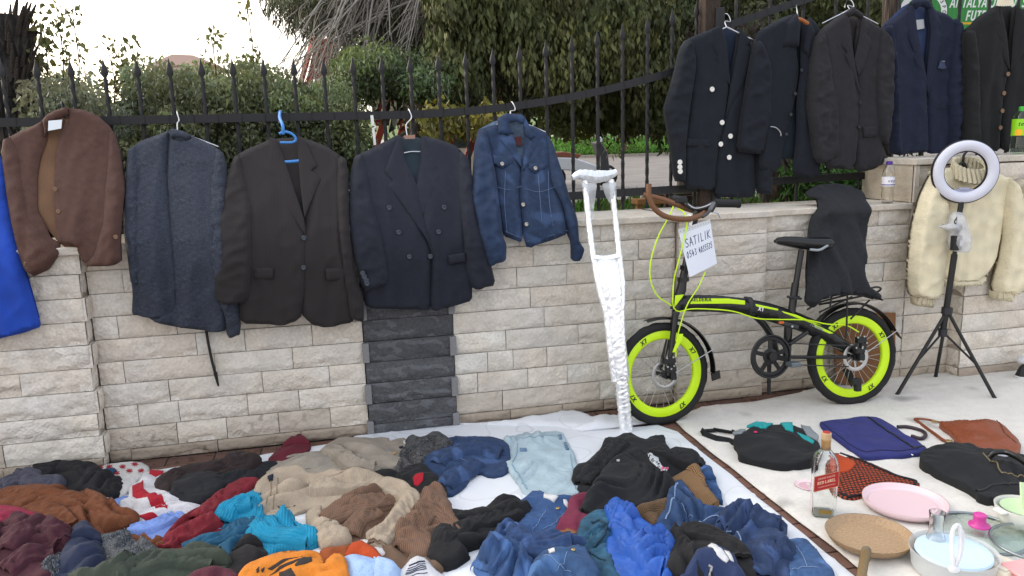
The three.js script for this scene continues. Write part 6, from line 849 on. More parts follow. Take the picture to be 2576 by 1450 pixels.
lay('brown_corduroys', 'brown corduroy trousers inside the loop of the beige trousers', 'trousers', 2, [[785, 965], [950, 860], [1100, 810], [1220, 768], [1350, 770], [1425, 830], [1415, 900], [1345, 985], [1195, 1070], [1205, 1145], [1080, 1175], [985, 1150], [990, 1080], [1030, 1025], [850, 1045]], K(0x795c49, TX.cord), .055, .04, { limbs: [[[[830,1010],[980,930],[1150,880],[1330,840]],.09,.1,'trouser_leg'],[[[1020,1130],[1080,1020],[1250,930]],.09,.1,'trouser_leg']], fh: 0.038 });
lay('brown_corduroys', 'taupe corduroy trousers twisted beside the black scarf', 'trousers', 2, [[1575, 870], [1650, 780], [1720, 728], [1795, 760], [1835, 860], [1880, 985], [1970, 1125], [1945, 1175], [1800, 1178], [1715, 1115], [1745, 1180], [1705, 1265], [1650, 1320], [1500, 1255], [1425, 1185], [1435, 1050], [1540, 1000], [1550, 925]], K(0x7b5d4a, TX.cord), .06, .04, { limbs: [[[[1490,1210],[1560,1080],[1650,960],[1720,800]],.1,.1,'trouser_leg'],[[[1660,930],[1760,1010],[1900,1140]],.1,.08,'trouser_leg']], fh: 0.041, dir: 1.1 });
lay('brown_corduroys', 'dark taupe trouser leg under the twisted corduroys', 'trousers', 2, [[1295, 1205], [1440, 1130], [1500, 1250], [1580, 1310], [1650, 1330], [1780, 1395], [1740, 1430], [1560, 1390], [1480, 1390], [1300, 1330], [1275, 1275]], K(0x6d5644), .03, .03);
lay('black_jersey_shirt', 'black jersey top with red patches behind the beige trousers', 'shirt', 2, [[1180, 590], [1300, 572], [1450, 600], [1500, 540], [1580, 513], [1640, 530], [1740, 620], [1795, 700], [1815, 770], [1790, 805], [1720, 735], [1590, 800], [1480, 715], [1300, 655]], K(0x141416), .05, .03, { fh: 0.026, more: k => { k.patch('red_patch', [[1550, 640], [1580, 607], [1642, 600], [1636, 660], [1590, 708], [1562, 698]], redC); k.patch('red_patch', [[1765, 660], [1795, 705], [1805, 770], [1788, 780]], redC); } });
lay('marl_shirt', 'grey marl top with a raised peak beside the blue jeans', 'shirt', 2, [[1415, 600], [1450, 500], [1500, 400], [1515, 330], [1640, 338], [1730, 272], [1860, 345], [1840, 385], [1750, 425], [1650, 495], [1600, 530], [1500, 560]], K(0x6c6b6c, TX.marl), .045, .03, {});
lay('blue_jeans', 'dark blue folded jeans behind the black top', 'jeans', 3, [[-255, 500], [-170, 430], [-40, 390], [5, 290], [150, 298], [270, 288], [445, 325], [470, 520], [425, 595], [330, 610], [250, 570], [100, 585], [125, 655], [0, 755], [-65, 765], [-130, 575]], KD(0x27416e), .05, .04, { limbs: [[[[-120,520],[60,420],[250,400],[410,450]],.1,.1,'trouser_leg'],[[[-60,700],[40,610],[200,520]],.08,.09,'trouser_leg']], fh: 0.035, dir: .5, more: k => { k.seam('stitching', [[-60, 440], [80, 480], [240, 520]], thread); k.patch('faded_patch', [[200, 400], [300, 380], [375, 450], [330, 480], [230, 440]], KD(0x3f679c), .002, false); } });
lay('pale_jeans', 'pale bleached denim shorts laid flat on the white sheet', 'jeans', 3, [[445, 283], [550, 292], [600, 270], [750, 265], [890, 238], [940, 330], [1000, 450], [1040, 600], [1062, 748], [900, 778], [700, 765], [620, 775], [560, 655], [480, 560], [458, 500]], K(0xb2c6ce, TX.cotton), .035, .02, { fh: 0.014, dir: 1.3, more: k => { const p = mat(0x7f99ab); k.seam('stitching', [[560, 310], [700, 300], [900, 290]], p, .002); k.seam('stitching', [[545, 320], [545, 420], [500, 520]], p, .0025); k.seam('stitching', [[500, 520], [560, 620], [630, 740]], p, .0025); k.seam('stitching', [[985, 440], [1010, 600], [1030, 740]], p, .002); k.patch('faded_pocket', [[565, 390], [620, 390], [625, 418], [565, 420]], KD(0x7f9cb8), .002); k.patch('belt_loop', [[885, 285], [910, 282], [915, 318], [892, 320]], KD(0x8aa4b6), .006); k.patch('belt_loop', [[930, 350], [950, 348], [975, 405], [950, 405]], KD(0x86a0b6), .006); } });
lay('black_fleece', 'heap of black jersey clothes at the foot of the crutch', 'jumper', 3, [[1015, 665], [1050, 520], [1150, 500], [1290, 340], [1300, 310], [1380, 310], [1460, 250], [1540, 290], [1620, 320], [1690, 268], [1752, 280], [1745, 345], [1805, 412], [1900, 378], [2000, 400], [2085, 480], [2075, 555], [1960, 590], [1800, 640], [1600, 600], [1300, 560], [1160, 735], [1065, 738], [1080, 660]], K(0x15161a), .07, .05, { limbs: [[[[1090,690],[1220,540],[1400,350]],.08,.09],[[[1680,420],[1840,450],[2040,520]],.08,.07]], fh: 0.038, more: k => k.patch('grey_facing', [[1140, 520], [1310, 350], [1290, 420], [1150, 560], [1115, 690], [1065, 680]], K(0x504f56), .006) });
lay('black_hoodie', 'smooth black sweatshirt with a small white print over the black heap', 'sweatshirt', 3, [[1055, 875], [1190, 720], [1310, 520], [1420, 440], [1620, 428], [1740, 555], [1810, 640], [1832, 720], [1795, 795], [1600, 850], [1420, 860], [1300, 930], [1130, 930], [1065, 905]], K(0x14161b), .11, .035, { fh: 0.029, more: k => { k.patch('white_print', [[1625, 458], [1650, 448], [1715, 472], [1735, 530], [1800, 548], [1770, 575], [1700, 545], [1645, 500]], mat(0xb4b8bc)); k.patch('pink_print', [[1735, 575], [1790, 552], [1800, 566], [1745, 588]], mat(0xc8446a), .005); k.patch('small_logo', [[1368, 490], [1395, 485], [1395, 500], [1372, 503]], mat(0x9aa0a4)); } });
lay('blue_jeans', 'mid blue jeans with open waistband and brass button', 'jeans', 3, [[540, 850], [640, 790], [705, 728], [780, 770], [880, 790], [960, 768], [1015, 800], [985, 890], [910, 1005], [870, 1060], [720, 1095], [640, 1110], [540, 1040], [620, 960], [652, 880]], KD(0x3a629c), .065, .03, { fh: 0.026, dir: 1.0, more: k => { k.patch('pocket_bag', [[765, 772], [885, 798], [848, 845], [762, 802]], whiteC, .006); k.patch('pocket_bag', [[925, 825], [955, 830], [978, 880], [965, 890], [930, 855]], whiteC, .006); k.stud('button', 880, 893, .008, brass); k.seam('stitching', [[780, 910], [720, 1010], [660, 1090]], thread); k.seam('stitching', [[930, 930], [860, 1010], [740, 1070]], thread); } });
lay('burgundy_trousers', 'burgundy cotton trousers with tan leather tab', 'trousers', 3, [[885, 1065], [920, 970], [985, 890], [1012, 800], [1080, 758], [1175, 748], [1165, 810], [1075, 890], [1140, 940], [1090, 1060], [1045, 1110], [950, 1080]], K(0x782440), .07, .025, { fh: 0.020, more: k => k.patch('leather_tab', [[890, 1082], [960, 1062], [1048, 1100], [960, 1132]], mat(0x7d4a24, { roughness: .5 }), .006) });
lay('black_scarf', 'long black scarf lying between the corduroys and the jeans', 'scarf', 3, [[-40, 940], [150, 962], [300, 910], [400, 858], [520, 848], [655, 880], [625, 965], [540, 1020], [430, 1085], [300, 1170], [130, 1215], [60, 1240], [125, 1290], [20, 1355], [-100, 1370], [-200, 1310], [-150, 1160], [-60, 1060]], K(0x131316), .05, .035, { limbs: [[[[-120,1260],[40,1100],[250,1010],[560,910]],.08,.09,'scarf_fold']], fh: 0.032, dir: -.4 });
lay('blue_jeans', 'blue jeans with curved waistband below the brass button jeans', 'jeans', 3, [[345, 1145], [430, 988], [540, 1035], [640, 1105], [720, 1090], [860, 1068], [960, 1135], [1105, 1155], [1120, 1210], [950, 1265], [760, 1310], [650, 1340], [500, 1260], [420, 1180]], KD(0x2b4a80), .075, .035, { limbs: [[[[420,1100],[560,1190],[740,1260],[1000,1200]],.08,.1,'trouser_leg']], fh: 0.035, dir: .4, more: k => { k.seam('waistband', [[470, 1080], [520, 1140], [600, 1200], [690, 1250], [760, 1215], [900, 1150]], thread, .003); k.seam('stitching', [[500, 1070], [560, 1130], [700, 1225]], thread); } });
lay('blue_jeans', 'crumpled blue denim leg next to the white sheet', 'jeans', 3, [[212, 1362], [270, 1242], [320, 1160], [430, 1158], [560, 1265], [655, 1345], [660, 1440], [620, 1500], [330, 1500], [225, 1410]], KD(0x30548a), .06, .045, { limbs: [[[[250,1420],[360,1300],[420,1200]],.1,.09,'trouser_leg']], fh: 0.038 });
lay('blue_jeans', 'blue jeans with waist label at the front of the heap', 'jeans', 3, [[640, 1440], [740, 1300], [800, 1228], [900, 1230], [1085, 1208], [1115, 1290], [1198, 1400], [1190, 1500], [620, 1500]], KD(0x375d8e), .09, .03, { fh: 0.026, more: k => { k.patch('waist_label', [[800, 1240], [850, 1226], [858, 1250], [810, 1268]], whiteC, .005); k.seam('stitching', [[760, 1320], [880, 1340], [1000, 1390]], thread); k.seam('stitching', [[960, 1250], [930, 1330], [860, 1440]], thread); k.stud('button', 1008, 1238, .007, brass); } });
lay('teal_jeans', 'faded teal rolled jeans beside the royal blue shirt', 'jeans', 3, [[1055, 1095], [1110, 960], [1180, 918], [1290, 922], [1325, 1000], [1328, 1070], [1295, 1190], [1300, 1310], [1400, 1500], [1190, 1500], [1200, 1330], [1110, 1260], [1110, 1175]], K(0x30607a, TX.denim), .085, .03, { fh: 0.038, dir: 1.3, more: k => { k.seam('seam', [[1160, 1010], [1230, 985], [1290, 1040], [1270, 1110], [1180, 1200]], mat(0x1b3646), .005); k.seam('seam', [[1120, 1240], [1200, 1290], [1280, 1330]], mat(0x1b3646), .003); } });
lay('royal_blue_shirt', 'glossy royal blue shirt at the front of the heap', 'shirt', 3, [[1285, 895], [1330, 838], [1400, 828], [1455, 880], [1545, 970], [1655, 1040], [1765, 1130], [1830, 1230], [1825, 1310], [1800, 1500], [1400, 1500], [1340, 1300], [1308, 1195], [1338, 1050], [1295, 965]], K(0x1a56b0, TX.cotton, TX.weaveB, .0004, { roughness: .55 }), .1, .045, { limbs: [[[[1350,880],[1410,1050],[1500,1190],[1660,1290],[1780,1330]],.08,.1]], fh: 0.038, dir: 1.1, folds: 10 });
lay('tweed_jacket', 'brown checked tweed jacket under the black sweatshirt', 'jacket', 4, [[110, 700], [220, 650], [345, 608], [365, 690], [405, 770], [525, 860], [538, 890], [400, 908], [330, 880], [230, 830], [140, 760]], K(0xb39c80, TX.check), .085, .02, { fh: 0.020 });
lay('tweed_jacket', 'brown checked tweed sleeve hanging out below the black sweatshirt', 'jacket', 3, [[1485, 870], [1600, 845], [1780, 790], [1825, 840], [1785, 960], [1715, 960], [1700, 1070], [1600, 1010], [1520, 940]], K(0x8a7862, TX.check), .1, .02, { fh: 0.026 });
lay('blue_jeans', 'blue jeans standing in a peak beside the tweed jacket', 'jeans', 4, [[40, 1015], [110, 960], [160, 800], [200, 700], [245, 745], [330, 868], [440, 915], [540, 905], [650, 940], [560, 1000], [300, 1050], [240, 1085], [170, 1130], [130, 1170], [55, 1090]], KD(0x294a7a), .1, .04, { fh: 0.032, more: k => { k.seam('stitching', [[195, 730], [170, 860], [95, 1040]], thread, .003); k.seam('stitching', [[215, 860], [250, 950], [320, 1000]], thread); } });
lay('blue_jeans', 'blue denim edge lying right of the tweed jacket', 'jeans', 4, [[360, 650], [420, 618], [460, 680], [530, 860], [480, 850], [400, 775], [362, 700]], KD(0x315a92), .05, .02, { fh: 0.014 });
lay('blue_jeans', 'dark indigo jeans with stitched pockets beside the seam of the sheets', 'jeans', 4, [[300, 1030], [500, 990], [640, 940], [780, 908], [855, 980], [920, 1008], [1025, 1020], [992, 1090], [1022, 1170], [1085, 1200], [1090, 1320], [1005, 1350], [1075, 1480], [780, 1480], [700, 1270], [600, 1140], [480, 1095], [330, 1068]], KD(0x1c3463), .075, .04, { limbs: [[[[820,1450],[840,1310],[940,1220],[1050,1240]],.1,.1,'trouser_leg'],[[[560,1060],[700,1010],[880,1020],[990,1060]],.09,.1,'trouser_leg']], fh: 0.035, more: k => { k.seam('pocket_stitch', [[305, 1035], [500, 1000], [620, 1010], [610, 1080], [570, 1115]], thread, .0028); k.seam('pocket_stitch', [[620, 1110], [685, 1165], [680, 1230]], thread, .0028); k.seam('stitching', [[780, 1400], [800, 1290], [900, 1220]], thread); } });
lay('blue_jeans', 'faded light blue jeans ending on the white sheet by the seam', 'jeans', 4, [[990, 1350], [1090, 1310], [1070, 1185], [1160, 1163], [1232, 1220], [1305, 1330], [1372, 1400], [1395, 1500], [1060, 1500]], KD(0x456a9e), .05, .03, { more: k => { k.seam('stitching', [[1110, 1220], [1170, 1300], [1200, 1390]], thread); k.seam('stitching', [[1080, 1400], [1160, 1380], [1300, 1390]], thread); } });
lay('black_fleece', 'black fleece jacket in front of the peaked jeans', 'jacket', 4, [[130, 1490], [160, 1280], [190, 1180], [165, 1095], [220, 1045], [380, 1048], [500, 1092], [600, 1145], [705, 1260], [800, 1490]], KK(0x181719), .1, .04, { limbs: [[[[220,1110],[370,1110],[540,1180],[680,1330]],.08,.09]], fh: 0.035 });
lay('navy_polo', 'navy polo shirt with white edged collar at the front edge', 'shirt', 4, [[190, 1490], [330, 1340], [425, 1212], [500, 1218], [595, 1268], [650, 1345], [760, 1490]], K(0x24345a), .13, .025, { fh: 0.017, more: k => { k.patch('collar_stripe', [[428, 1222], [458, 1205], [592, 1330], [575, 1350], [500, 1290]], whiteC, .005); k.patch('collar_stripe', [[556, 1262], [592, 1272], [630, 1345], [600, 1330]], whiteC, .006); k.seam('piping', [[435, 1345], [460, 1400], [440, 1460]], whiteC, .004); } });
lay('pale_blue_shirt', 'pale sky blue shirt beside the orange sweatshirt', 'shirt', 2, [[820, 1380], [930, 1290], [1100, 1283], [1300, 1340], [1445, 1402], [1460, 1500], [980, 1500], [930, 1350]], K(0xa4c0e6), .075, .03, { fh: 0.020, dir: .4 });
lay('rust_scarf', 'rust coloured cloth under the beige trouser leg', 'scarf', 2, [[785, 1345], [820, 1220], [960, 1198], [1040, 1190], [1060, 1250], [1020, 1300], [930, 1295], [850, 1350]], K(0x9a4c1e), .055, .02);
lay('orange_cloth', 'burnt orange cloth under the beige trouser leg', 'scarf', 2, [[1020, 1240], [1085, 1163], [1180, 1200], [1272, 1280], [1288, 1355], [1100, 1295], [1030, 1290]], K(0xbc4614), .065, .02, { fh: 0.020 });
lay('white_cloth', 'small white cloth corner under the trouser cuffs', 'shirt', 2, [[1110, 1170], [1200, 1150], [1320, 1260], [1270, 1275], [1180, 1200]], whiteC, .04, .01, { fh: 0.009 });
lay('striped_shirt', 'white shirt with thin navy stripes at the front edge', 'shirt', 2, [[1350, 1490], [1480, 1400], [1580, 1278], [1640, 1300], [1700, 1380], [1830, 1490]], K(0xd4d4d8), .075, .025, { fh: 0.017, more: k => { const nv = mat(0x2a2f48); for (const d of [0, 22, 40, 52, 64, 90, 130]) k.seam('navy_stripe', [[1520 - d * .5, 1370 + d], [1580, 1345 + d], [1655 + d * .3, 1330 + d]], nv, d === 0 || d === 130 ? .003 : .0014); } });
lay('black_garment', 'black knotted garment end beside the taupe corduroys', 'shirt', 2, [[1670, 1310], [1740, 1180], [1840, 1168], [1945, 1158], [1970, 1250], [2005, 1290], [1850, 1378], [1780, 1360]], K(0x131418), .06, .03, { fh: 0.029 });
/* ------------------------------------------------ bags and kitchenware on the right-hand sheet */
const bagM = cloth(0x15171b, TX.wool, TX.weaveB, .0008), tealC = K(0x1aa3a6), purple = cloth(0x2b3074, TX.cotton, TX.weaveB, .0008), leather = mat(0x7c3c1f, { roughness: .45, bumpMap: cl(TX.stoneB, .12), bumpScale: .0012 }), darkLeather = mat(0x2a1a26, { roughness: .5 });
const strapOn = (root, nm, pts, y, w, m) => obj(nm, pts.slice(1).map((p, i) => { const a = onY(pts[i][0], pts[i][1], pts[i][2] ?? y), b = onY(p[0], p[1], p[2] ?? y); return beam(a, b.clone().addScaledVector(b.clone().sub(a).normalize(), .006), .006, w); }), m, root);
const strapT = (root, nm, pts, y, r, m) => obj(nm, tube(pts.map(p => onY(p[0], p[1], p[2] ?? y)), r, 8, 50), m, root);
{ // backpack
  const t = lay('backpack', 'black backpack with turquoise panels lying on the dull sheet', 'backpack', 4, [[665, 500], [660, 440], [625, 400], [640, 345], [700, 330], [770, 300], [900, 275], [1090, 270], [1180, 300], [1290, 400], [1305, 460], [1250, 560], [1130, 580], [970, 590], [800, 550], [690, 520]], bagM, .055, .03, { soft: .004, rag: .001, grow: 0, flat: .03, back: 1, fh: 0.008, more: k => {
    k.patch('turquoise_panel', [[735, 290], [800, 262], [935, 275], [880, 312], [730, 300]], tealC, .006); k.patch('turquoise_panel', [[990, 275], [1085, 272], [1092, 340], [1030, 320]], tealC, .008); k.patch('turquoise_panel', [[1120, 345], [1200, 375], [1255, 412], [1240, 432], [1160, 385]], tealC, .006); k.patch('grey_panel', [[1150, 285], [1220, 300], [1290, 375], [1280, 410], [1200, 370], [1170, 320]], K(0x8a9094), .006); k.patch('grey_panel', [[620, 345], [680, 318], [722, 320], [690, 352], [630, 360]], K(0x8a9094), .005); k.stud('pink_tag', 800, 340, .008, mat(0xc02a5a)); k.seam('zip', [[690, 360], [900, 330], [1100, 360], [1250, 440]], M_.black, .003); } });
  const loc = root => root; const s = [[1860, 1098], [1845, 1090], [1800, 1082], [1772, 1084], [1768, 1092], [1800, 1104], [1832, 1110], [1858, 1120]]; const k = strapOn(t, 'shoulder_strap', s, .02, .03, bagM); k.position.sub(t.position);
}
lay('laptop_sleeve', 'indigo blue laptop sleeve with dark zip lying flat', 'bag', 5, [[165, 262], [180, 245], [500, 208], [600, 208], [650, 225], [990, 440], [1000, 470], [960, 500], [560, 530], [500, 520], [420, 470], [190, 300]], purple, .028, .006, { soft: .004, rag: .001, grow: 0, flat: .03, back: 1, fh: 0.003, more: k => { k.seam('zip', [[545, 220], [700, 335], [820, 410], [900, 462], [985, 450]], M_.black, .0045, .001); k.seam('piping', [[190, 270], [400, 430], [530, 492], [760, 482], [950, 465]], mat(0x1a1d4a), .004, .0); const g = tube([[770, 295], [850, 295], [960, 325], [990, 360], [950, 385], [880, 365]].map(p => { const q = RG[5](p[0], p[1]); return onY(q[0], q[1], .02); }), .008, 8, 40); obj('handle', g, darkLeather, k.root); obj('zip_pull', tube([[870, 480], [880, 510], [895, 515]].map(p => { const q = RG[5](p[0], p[1]); return onY(q[0], q[1], .025); }), .003), M_.wire, k.root); } });
lay('leather_handbag', 'tan brown leather handbag with strap lying on its side', 'handbag', 5, [[1090, 240], [1200, 238], [1350, 235], [1500, 225], [1540, 240], [1700, 370], [1730, 420], [1725, 480], [1690, 500], [1500, 470], [1330, 430], [1250, 420], [1190, 330], [1120, 280]], leather, .05, .025, { soft: .004, rag: .001, grow: 0, flat: .03, back: 1, fh: 0.007, more: k => { const P = p => { const q = RG[5](p[0], p[1]); return onY(q[0], q[1], .02); }; obj('shoulder_strap', tube([[1090, 262], [1050, 250], [990, 240], [910, 235], [930, 255], [990, 300], [1060, 350], [1130, 400], [1170, 415]].map(P), .007, 8, 60), leather, k.root); obj('buckle', [...[[1060, 262], [1170, 412]].map(p => { const g = new THREE.TorusGeometry(.012, .003, 6, 16); g.rotateX(1.57); const c = P(p); g.translate(c.x, c.y + .005, c.z); return g; })], brass, k.root); k.seam('seam', [[1540, 245], [1600, 340], [1700, 430]], mat(0x5a2c16), .002); } });
lay('black_briefcase', 'soft black briefcase with looped handles beside the leather handbag', 'bag', 5, [[945, 500], [950, 455], [1100, 425], [1250, 412], [1340, 412], [1440, 465], [1560, 470], [1760, 500], [1900, 560], [1900, 760], [1760, 850], [1500, 850], [1390, 815], [1380, 790], [1200, 690], [1050, 620], [945, 560]], cloth(0x14171b, TX.wool, TX.weaveB, .0008), .07, .02, { soft: .004, rag: .001, grow: 0, flat: .03, back: 1, fh: 0.006, more: k => { const gold = mat(0x6f6248, { roughness: .5 }); k.seam('piping', [[1435, 500], [1470, 540], [1545, 575], [1555, 620], [1580, 655], [1700, 680], [1800, 685]], gold, .003); const P = (p, y) => { const q = RG[5](p[0], p[1]); return onY(q[0], q[1], y); }; obj('handle', tube([P([1480, 530], .1), P([1520, 495], .12), P([1600, 490], .125), P([1680, 520], .125), P([1770, 580], .12)], .011, 8, 40), M_.blackGloss, k.root); k.patch('white_gap', [[1540, 500], [1600, 500], [1640, 520], [1600, 530], [1550, 520]], mat(0xb8bcc0), .004, false); k.seam('flap_edge', [[1385, 795], [1500, 750], [1640, 740], [1760, 760]], M_.black, .006); } });
lay('patterned_cloth', 'orange cloth with dark honeycomb print behind the whisky bottle', 'scarf', 5, [[270, 500], [330, 500], [450, 540], [600, 600], [760, 670], [925, 715], [905, 760], [760, 750], [620, 790], [500, 825], [390, 848], [300, 800], [240, 720], [240, 600]], mat(0xffffff, { map: TX.dots, roughness: .9 }), .02, .015, { fh: 0.006, dir: .9, more: k => { k.patch('plain_orange_band', [[275, 515], [330, 515], [460, 575], [400, 640], [320, 650], [260, 640]], K(0xb8420e), .003, false); k.seam('dark_border', [[330, 503], [450, 545], [600, 605], [760, 675], [915, 718], [900, 755]], mat(0x15121a), .006); k.seam('dark_border', [[900, 757], [760, 748], [620, 786], [500, 820], [390, 842], [310, 800]], mat(0x15121a), .005); } });
const glass = (c = 0xf4f8f6) => new THREE.MeshPhysicalMaterial({ color: c, roughness: .04, transmission: 1, thickness: 0, ior: 1.5, side: THREE.DoubleSide });
{ // square whisky bottle, empty
  const c = onY(2070, 1295, .008), t = thing('whisky_bottle', 'empty square clear whisky bottle with slanted red label', 'bottle'); const rings = [[0, .0, .001], [.004, .036], [.012, .041], [.1, .041], [.19, .041], [.205, .04], [.222, .034], [.235, .024], [.245, .0165], [.262, .0145], [.285, .0145]]; const N = 40, pos = [], idx = [], yawB = .45;
  rings.forEach(([y, r, f]) => { const rr_ = f ?? r; for (let k = 0; k < N; k++) { const a = k / N * 6.283, n = y < .2 ? 6 : lerp(6, 2, clamp((y - .2) / .05)); const q = Math.pow(Math.pow(Math.abs(Math.cos(a)), n) + Math.pow(Math.abs(Math.sin(a)), n), -1 / n); const x = Math.cos(a) * q * rr_, z = Math.sin(a) * q * rr_; pos.push(c.x + x * Math.cos(yawB) - z * Math.sin(yawB), c.y + y, c.z + x * Math.sin(yawB) + z * Math.cos(yawB)); } }); for (let i = 0; i < rings.length - 1; i++) for (let k = 0; k < N; k++) { const a = i * N + k, b = i * N + (k + 1) % N; idx.push(a, a + N, b, b, a + N, b + N); } const g = new THREE.BufferGeometry(); g.setAttribute('position', new THREE.Float32BufferAttribute(pos, 3)); g.setIndex(idx); g.computeVertexNormals(); const inner = g.clone(); { const p = inner.attributes.position; for (let i = 0; i < p.count; i++) { const y = p.getY(i) - c.y, s = y > .23 ? .82 : .925; p.setXYZ(i, c.x + (p.getX(i) - c.x) * s, c.y + Math.max(.012, y), c.z + (p.getZ(i) - c.z) * s); } const ix = inner.index.array; for (let i = 0; i < ix.length; i += 3) { const q = ix[i]; ix[i] = ix[i + 1]; ix[i + 1] = q; } inner.computeVertexNormals(); } obj('bottle_body', [g, inner], new THREE.MeshPhysicalMaterial({ color: 0xffffff, roughness: .03, transmission: 1, thickness: .004, ior: 1.48, attenuationColor: new THREE.Color(0xe4ece6), attenuationDistance: .03 }), t);
    obj('neck_foil', lathe([[.0152, .245], [.0155, .272], [.0165, .273], [.0165, .282], [.0155, .284]], c, 20), mat(0xb08a5a, { roughness: .4, metalness: .5 }), t); obj('cap', lathe([[.0165, .283], [.0168, .304], [.015, .307], [0, .307]], c, 20), mat(0xb89a74, { roughness: .5 }), t); obj('cap_top', lathe([[.013, .3075], [.012, .309], [0, .309]], c, 16), mat(0xa02a2a), t);
  const X = V3(Math.cos(yawB), 0, Math.sin(yawB)), Z = V3(-Math.sin(yawB), 0, Math.cos(yawB)), at = (x, y, z) => c.clone().addScaledVector(X, x).add(V3(0, y, 0)).addScaledVector(Z, z);
  const T = canvasTex(512, 256, (x, w, h) => { x.fillStyle = '#9c1c24'; x.fillRect(0, 0, w, h); x.strokeStyle = '#d0a878'; x.lineWidth = 6; x.strokeRect(6, 6, w - 12, h - 12); x.fillStyle = '#e2cda8'; x.font = 'bold 64px serif'; x.fillText('RED LABEL', 70, 150); x.font = '38px serif'; x.fillText('JOHNNIE WALKER', 84, 72); x.font = '26px serif'; x.fillText('BLENDED SCOTCH WHISKY', 96, 206); });
  obj('red_label', quad(at(-.0405, .1, .0418), at(.0405, .128, .0418), at(.0405, .186, .0418), at(-.0405, .158, .0418), 1), mat(0xffffff, { map: T, roughness: .5 }), t);
  obj('gold_label', quad(at(-.02, .022, .0418), at(.022, .022, .0418), at(.022, .036, .0418), at(-.02, .036, .0418), 1), mat(0x9a8040, { roughness: .4, metalness: .5 }), t); obj('side_label', quad(at(-.0418, .02, -.012), at(-.0418, .02, .03), at(-.0418, .085, .03), at(-.0418, .085, -.012), 1), mat(0xd8c8cc), t); settle(t);
}
{ // pink lids, pan
  const pk = mat(0xe2c6ca, { roughness: .35 }); let c = onY(2276, 1272, .016), t = thing('pink_plate', 'large pale pink plastic plate with raised rim', 'plate');
  obj('plate_rim', lathe([[.0, .004], [.12, .004], [.13, .012], [.136, .024], [.141, .024], [.139, .012], [.13, .0], [0, 0]], c, 56), pk, t); const c2 = c.clone().add(V3(-.012, .006, .004)); obj('inner_disc', lathe([[.115, 0], [.113, .005], [.108, .006], [0, .006]], c2, 48), mat(0xdcbfc4, { roughness: .3 }), t); settle(t);
  c = onY(2032, 1226, .008); t = thing('pink_saucer', 'small pale pink saucer behind the whisky bottle', 'plate'); obj('plate_rim', lathe([[0, .003], [.036, .003], [.046, .01], [.048, .009], [.038, 0], [0, 0]], c, 36), pk, t); obj('inner_disc', lathe([[.034, .004], [.032, .006], [0, .006]], c, 30), mat(0xd2a9b2, { roughness: .3 }), t); settle(t);
  const stone = mat(0xb89c7c, { map: TX.speck, roughness: .6 }), d = onY(2186, 1362, .02); t = thing('frying_pan', 'beige speckled frying pan with wood effect handle', 'pan'); const p = lathe([[0, .006], [.108, .006], [.12, .012], [.131, .03], [.135, .03], [.123, .008], [.108, 0], [0, 0]], d, 56); { const u = p.attributes.uv, q = p.attributes.position; for (let i = 0; i < u.count; i++) u.setXY(i, q.getX(i) + q.getY(i), q.getZ(i)); } obj('pan_bowl', p, stone, t);
  const e = onY(2162, 1490, .05), hd = V3(e.x - d.x, 0, e.z - d.z).normalize(), h0 = d.clone().addScaledVector(hd, .128).add(V3(0, .026, 0)); obj('handle', tube([h0, h0.clone().lerp(e, .4).add(V3(0, .012, 0)), e], .014, 10, 20), mat(0x8a7550, { map: cl(TX.wood, .12), roughness: .5 }), t); obj('handle_ferrule', bar(h0.clone().addScaledVector(hd, -.012), h0.clone().lerp(e, .2), .015), mat(0x6e6350), t); settle(t);
}
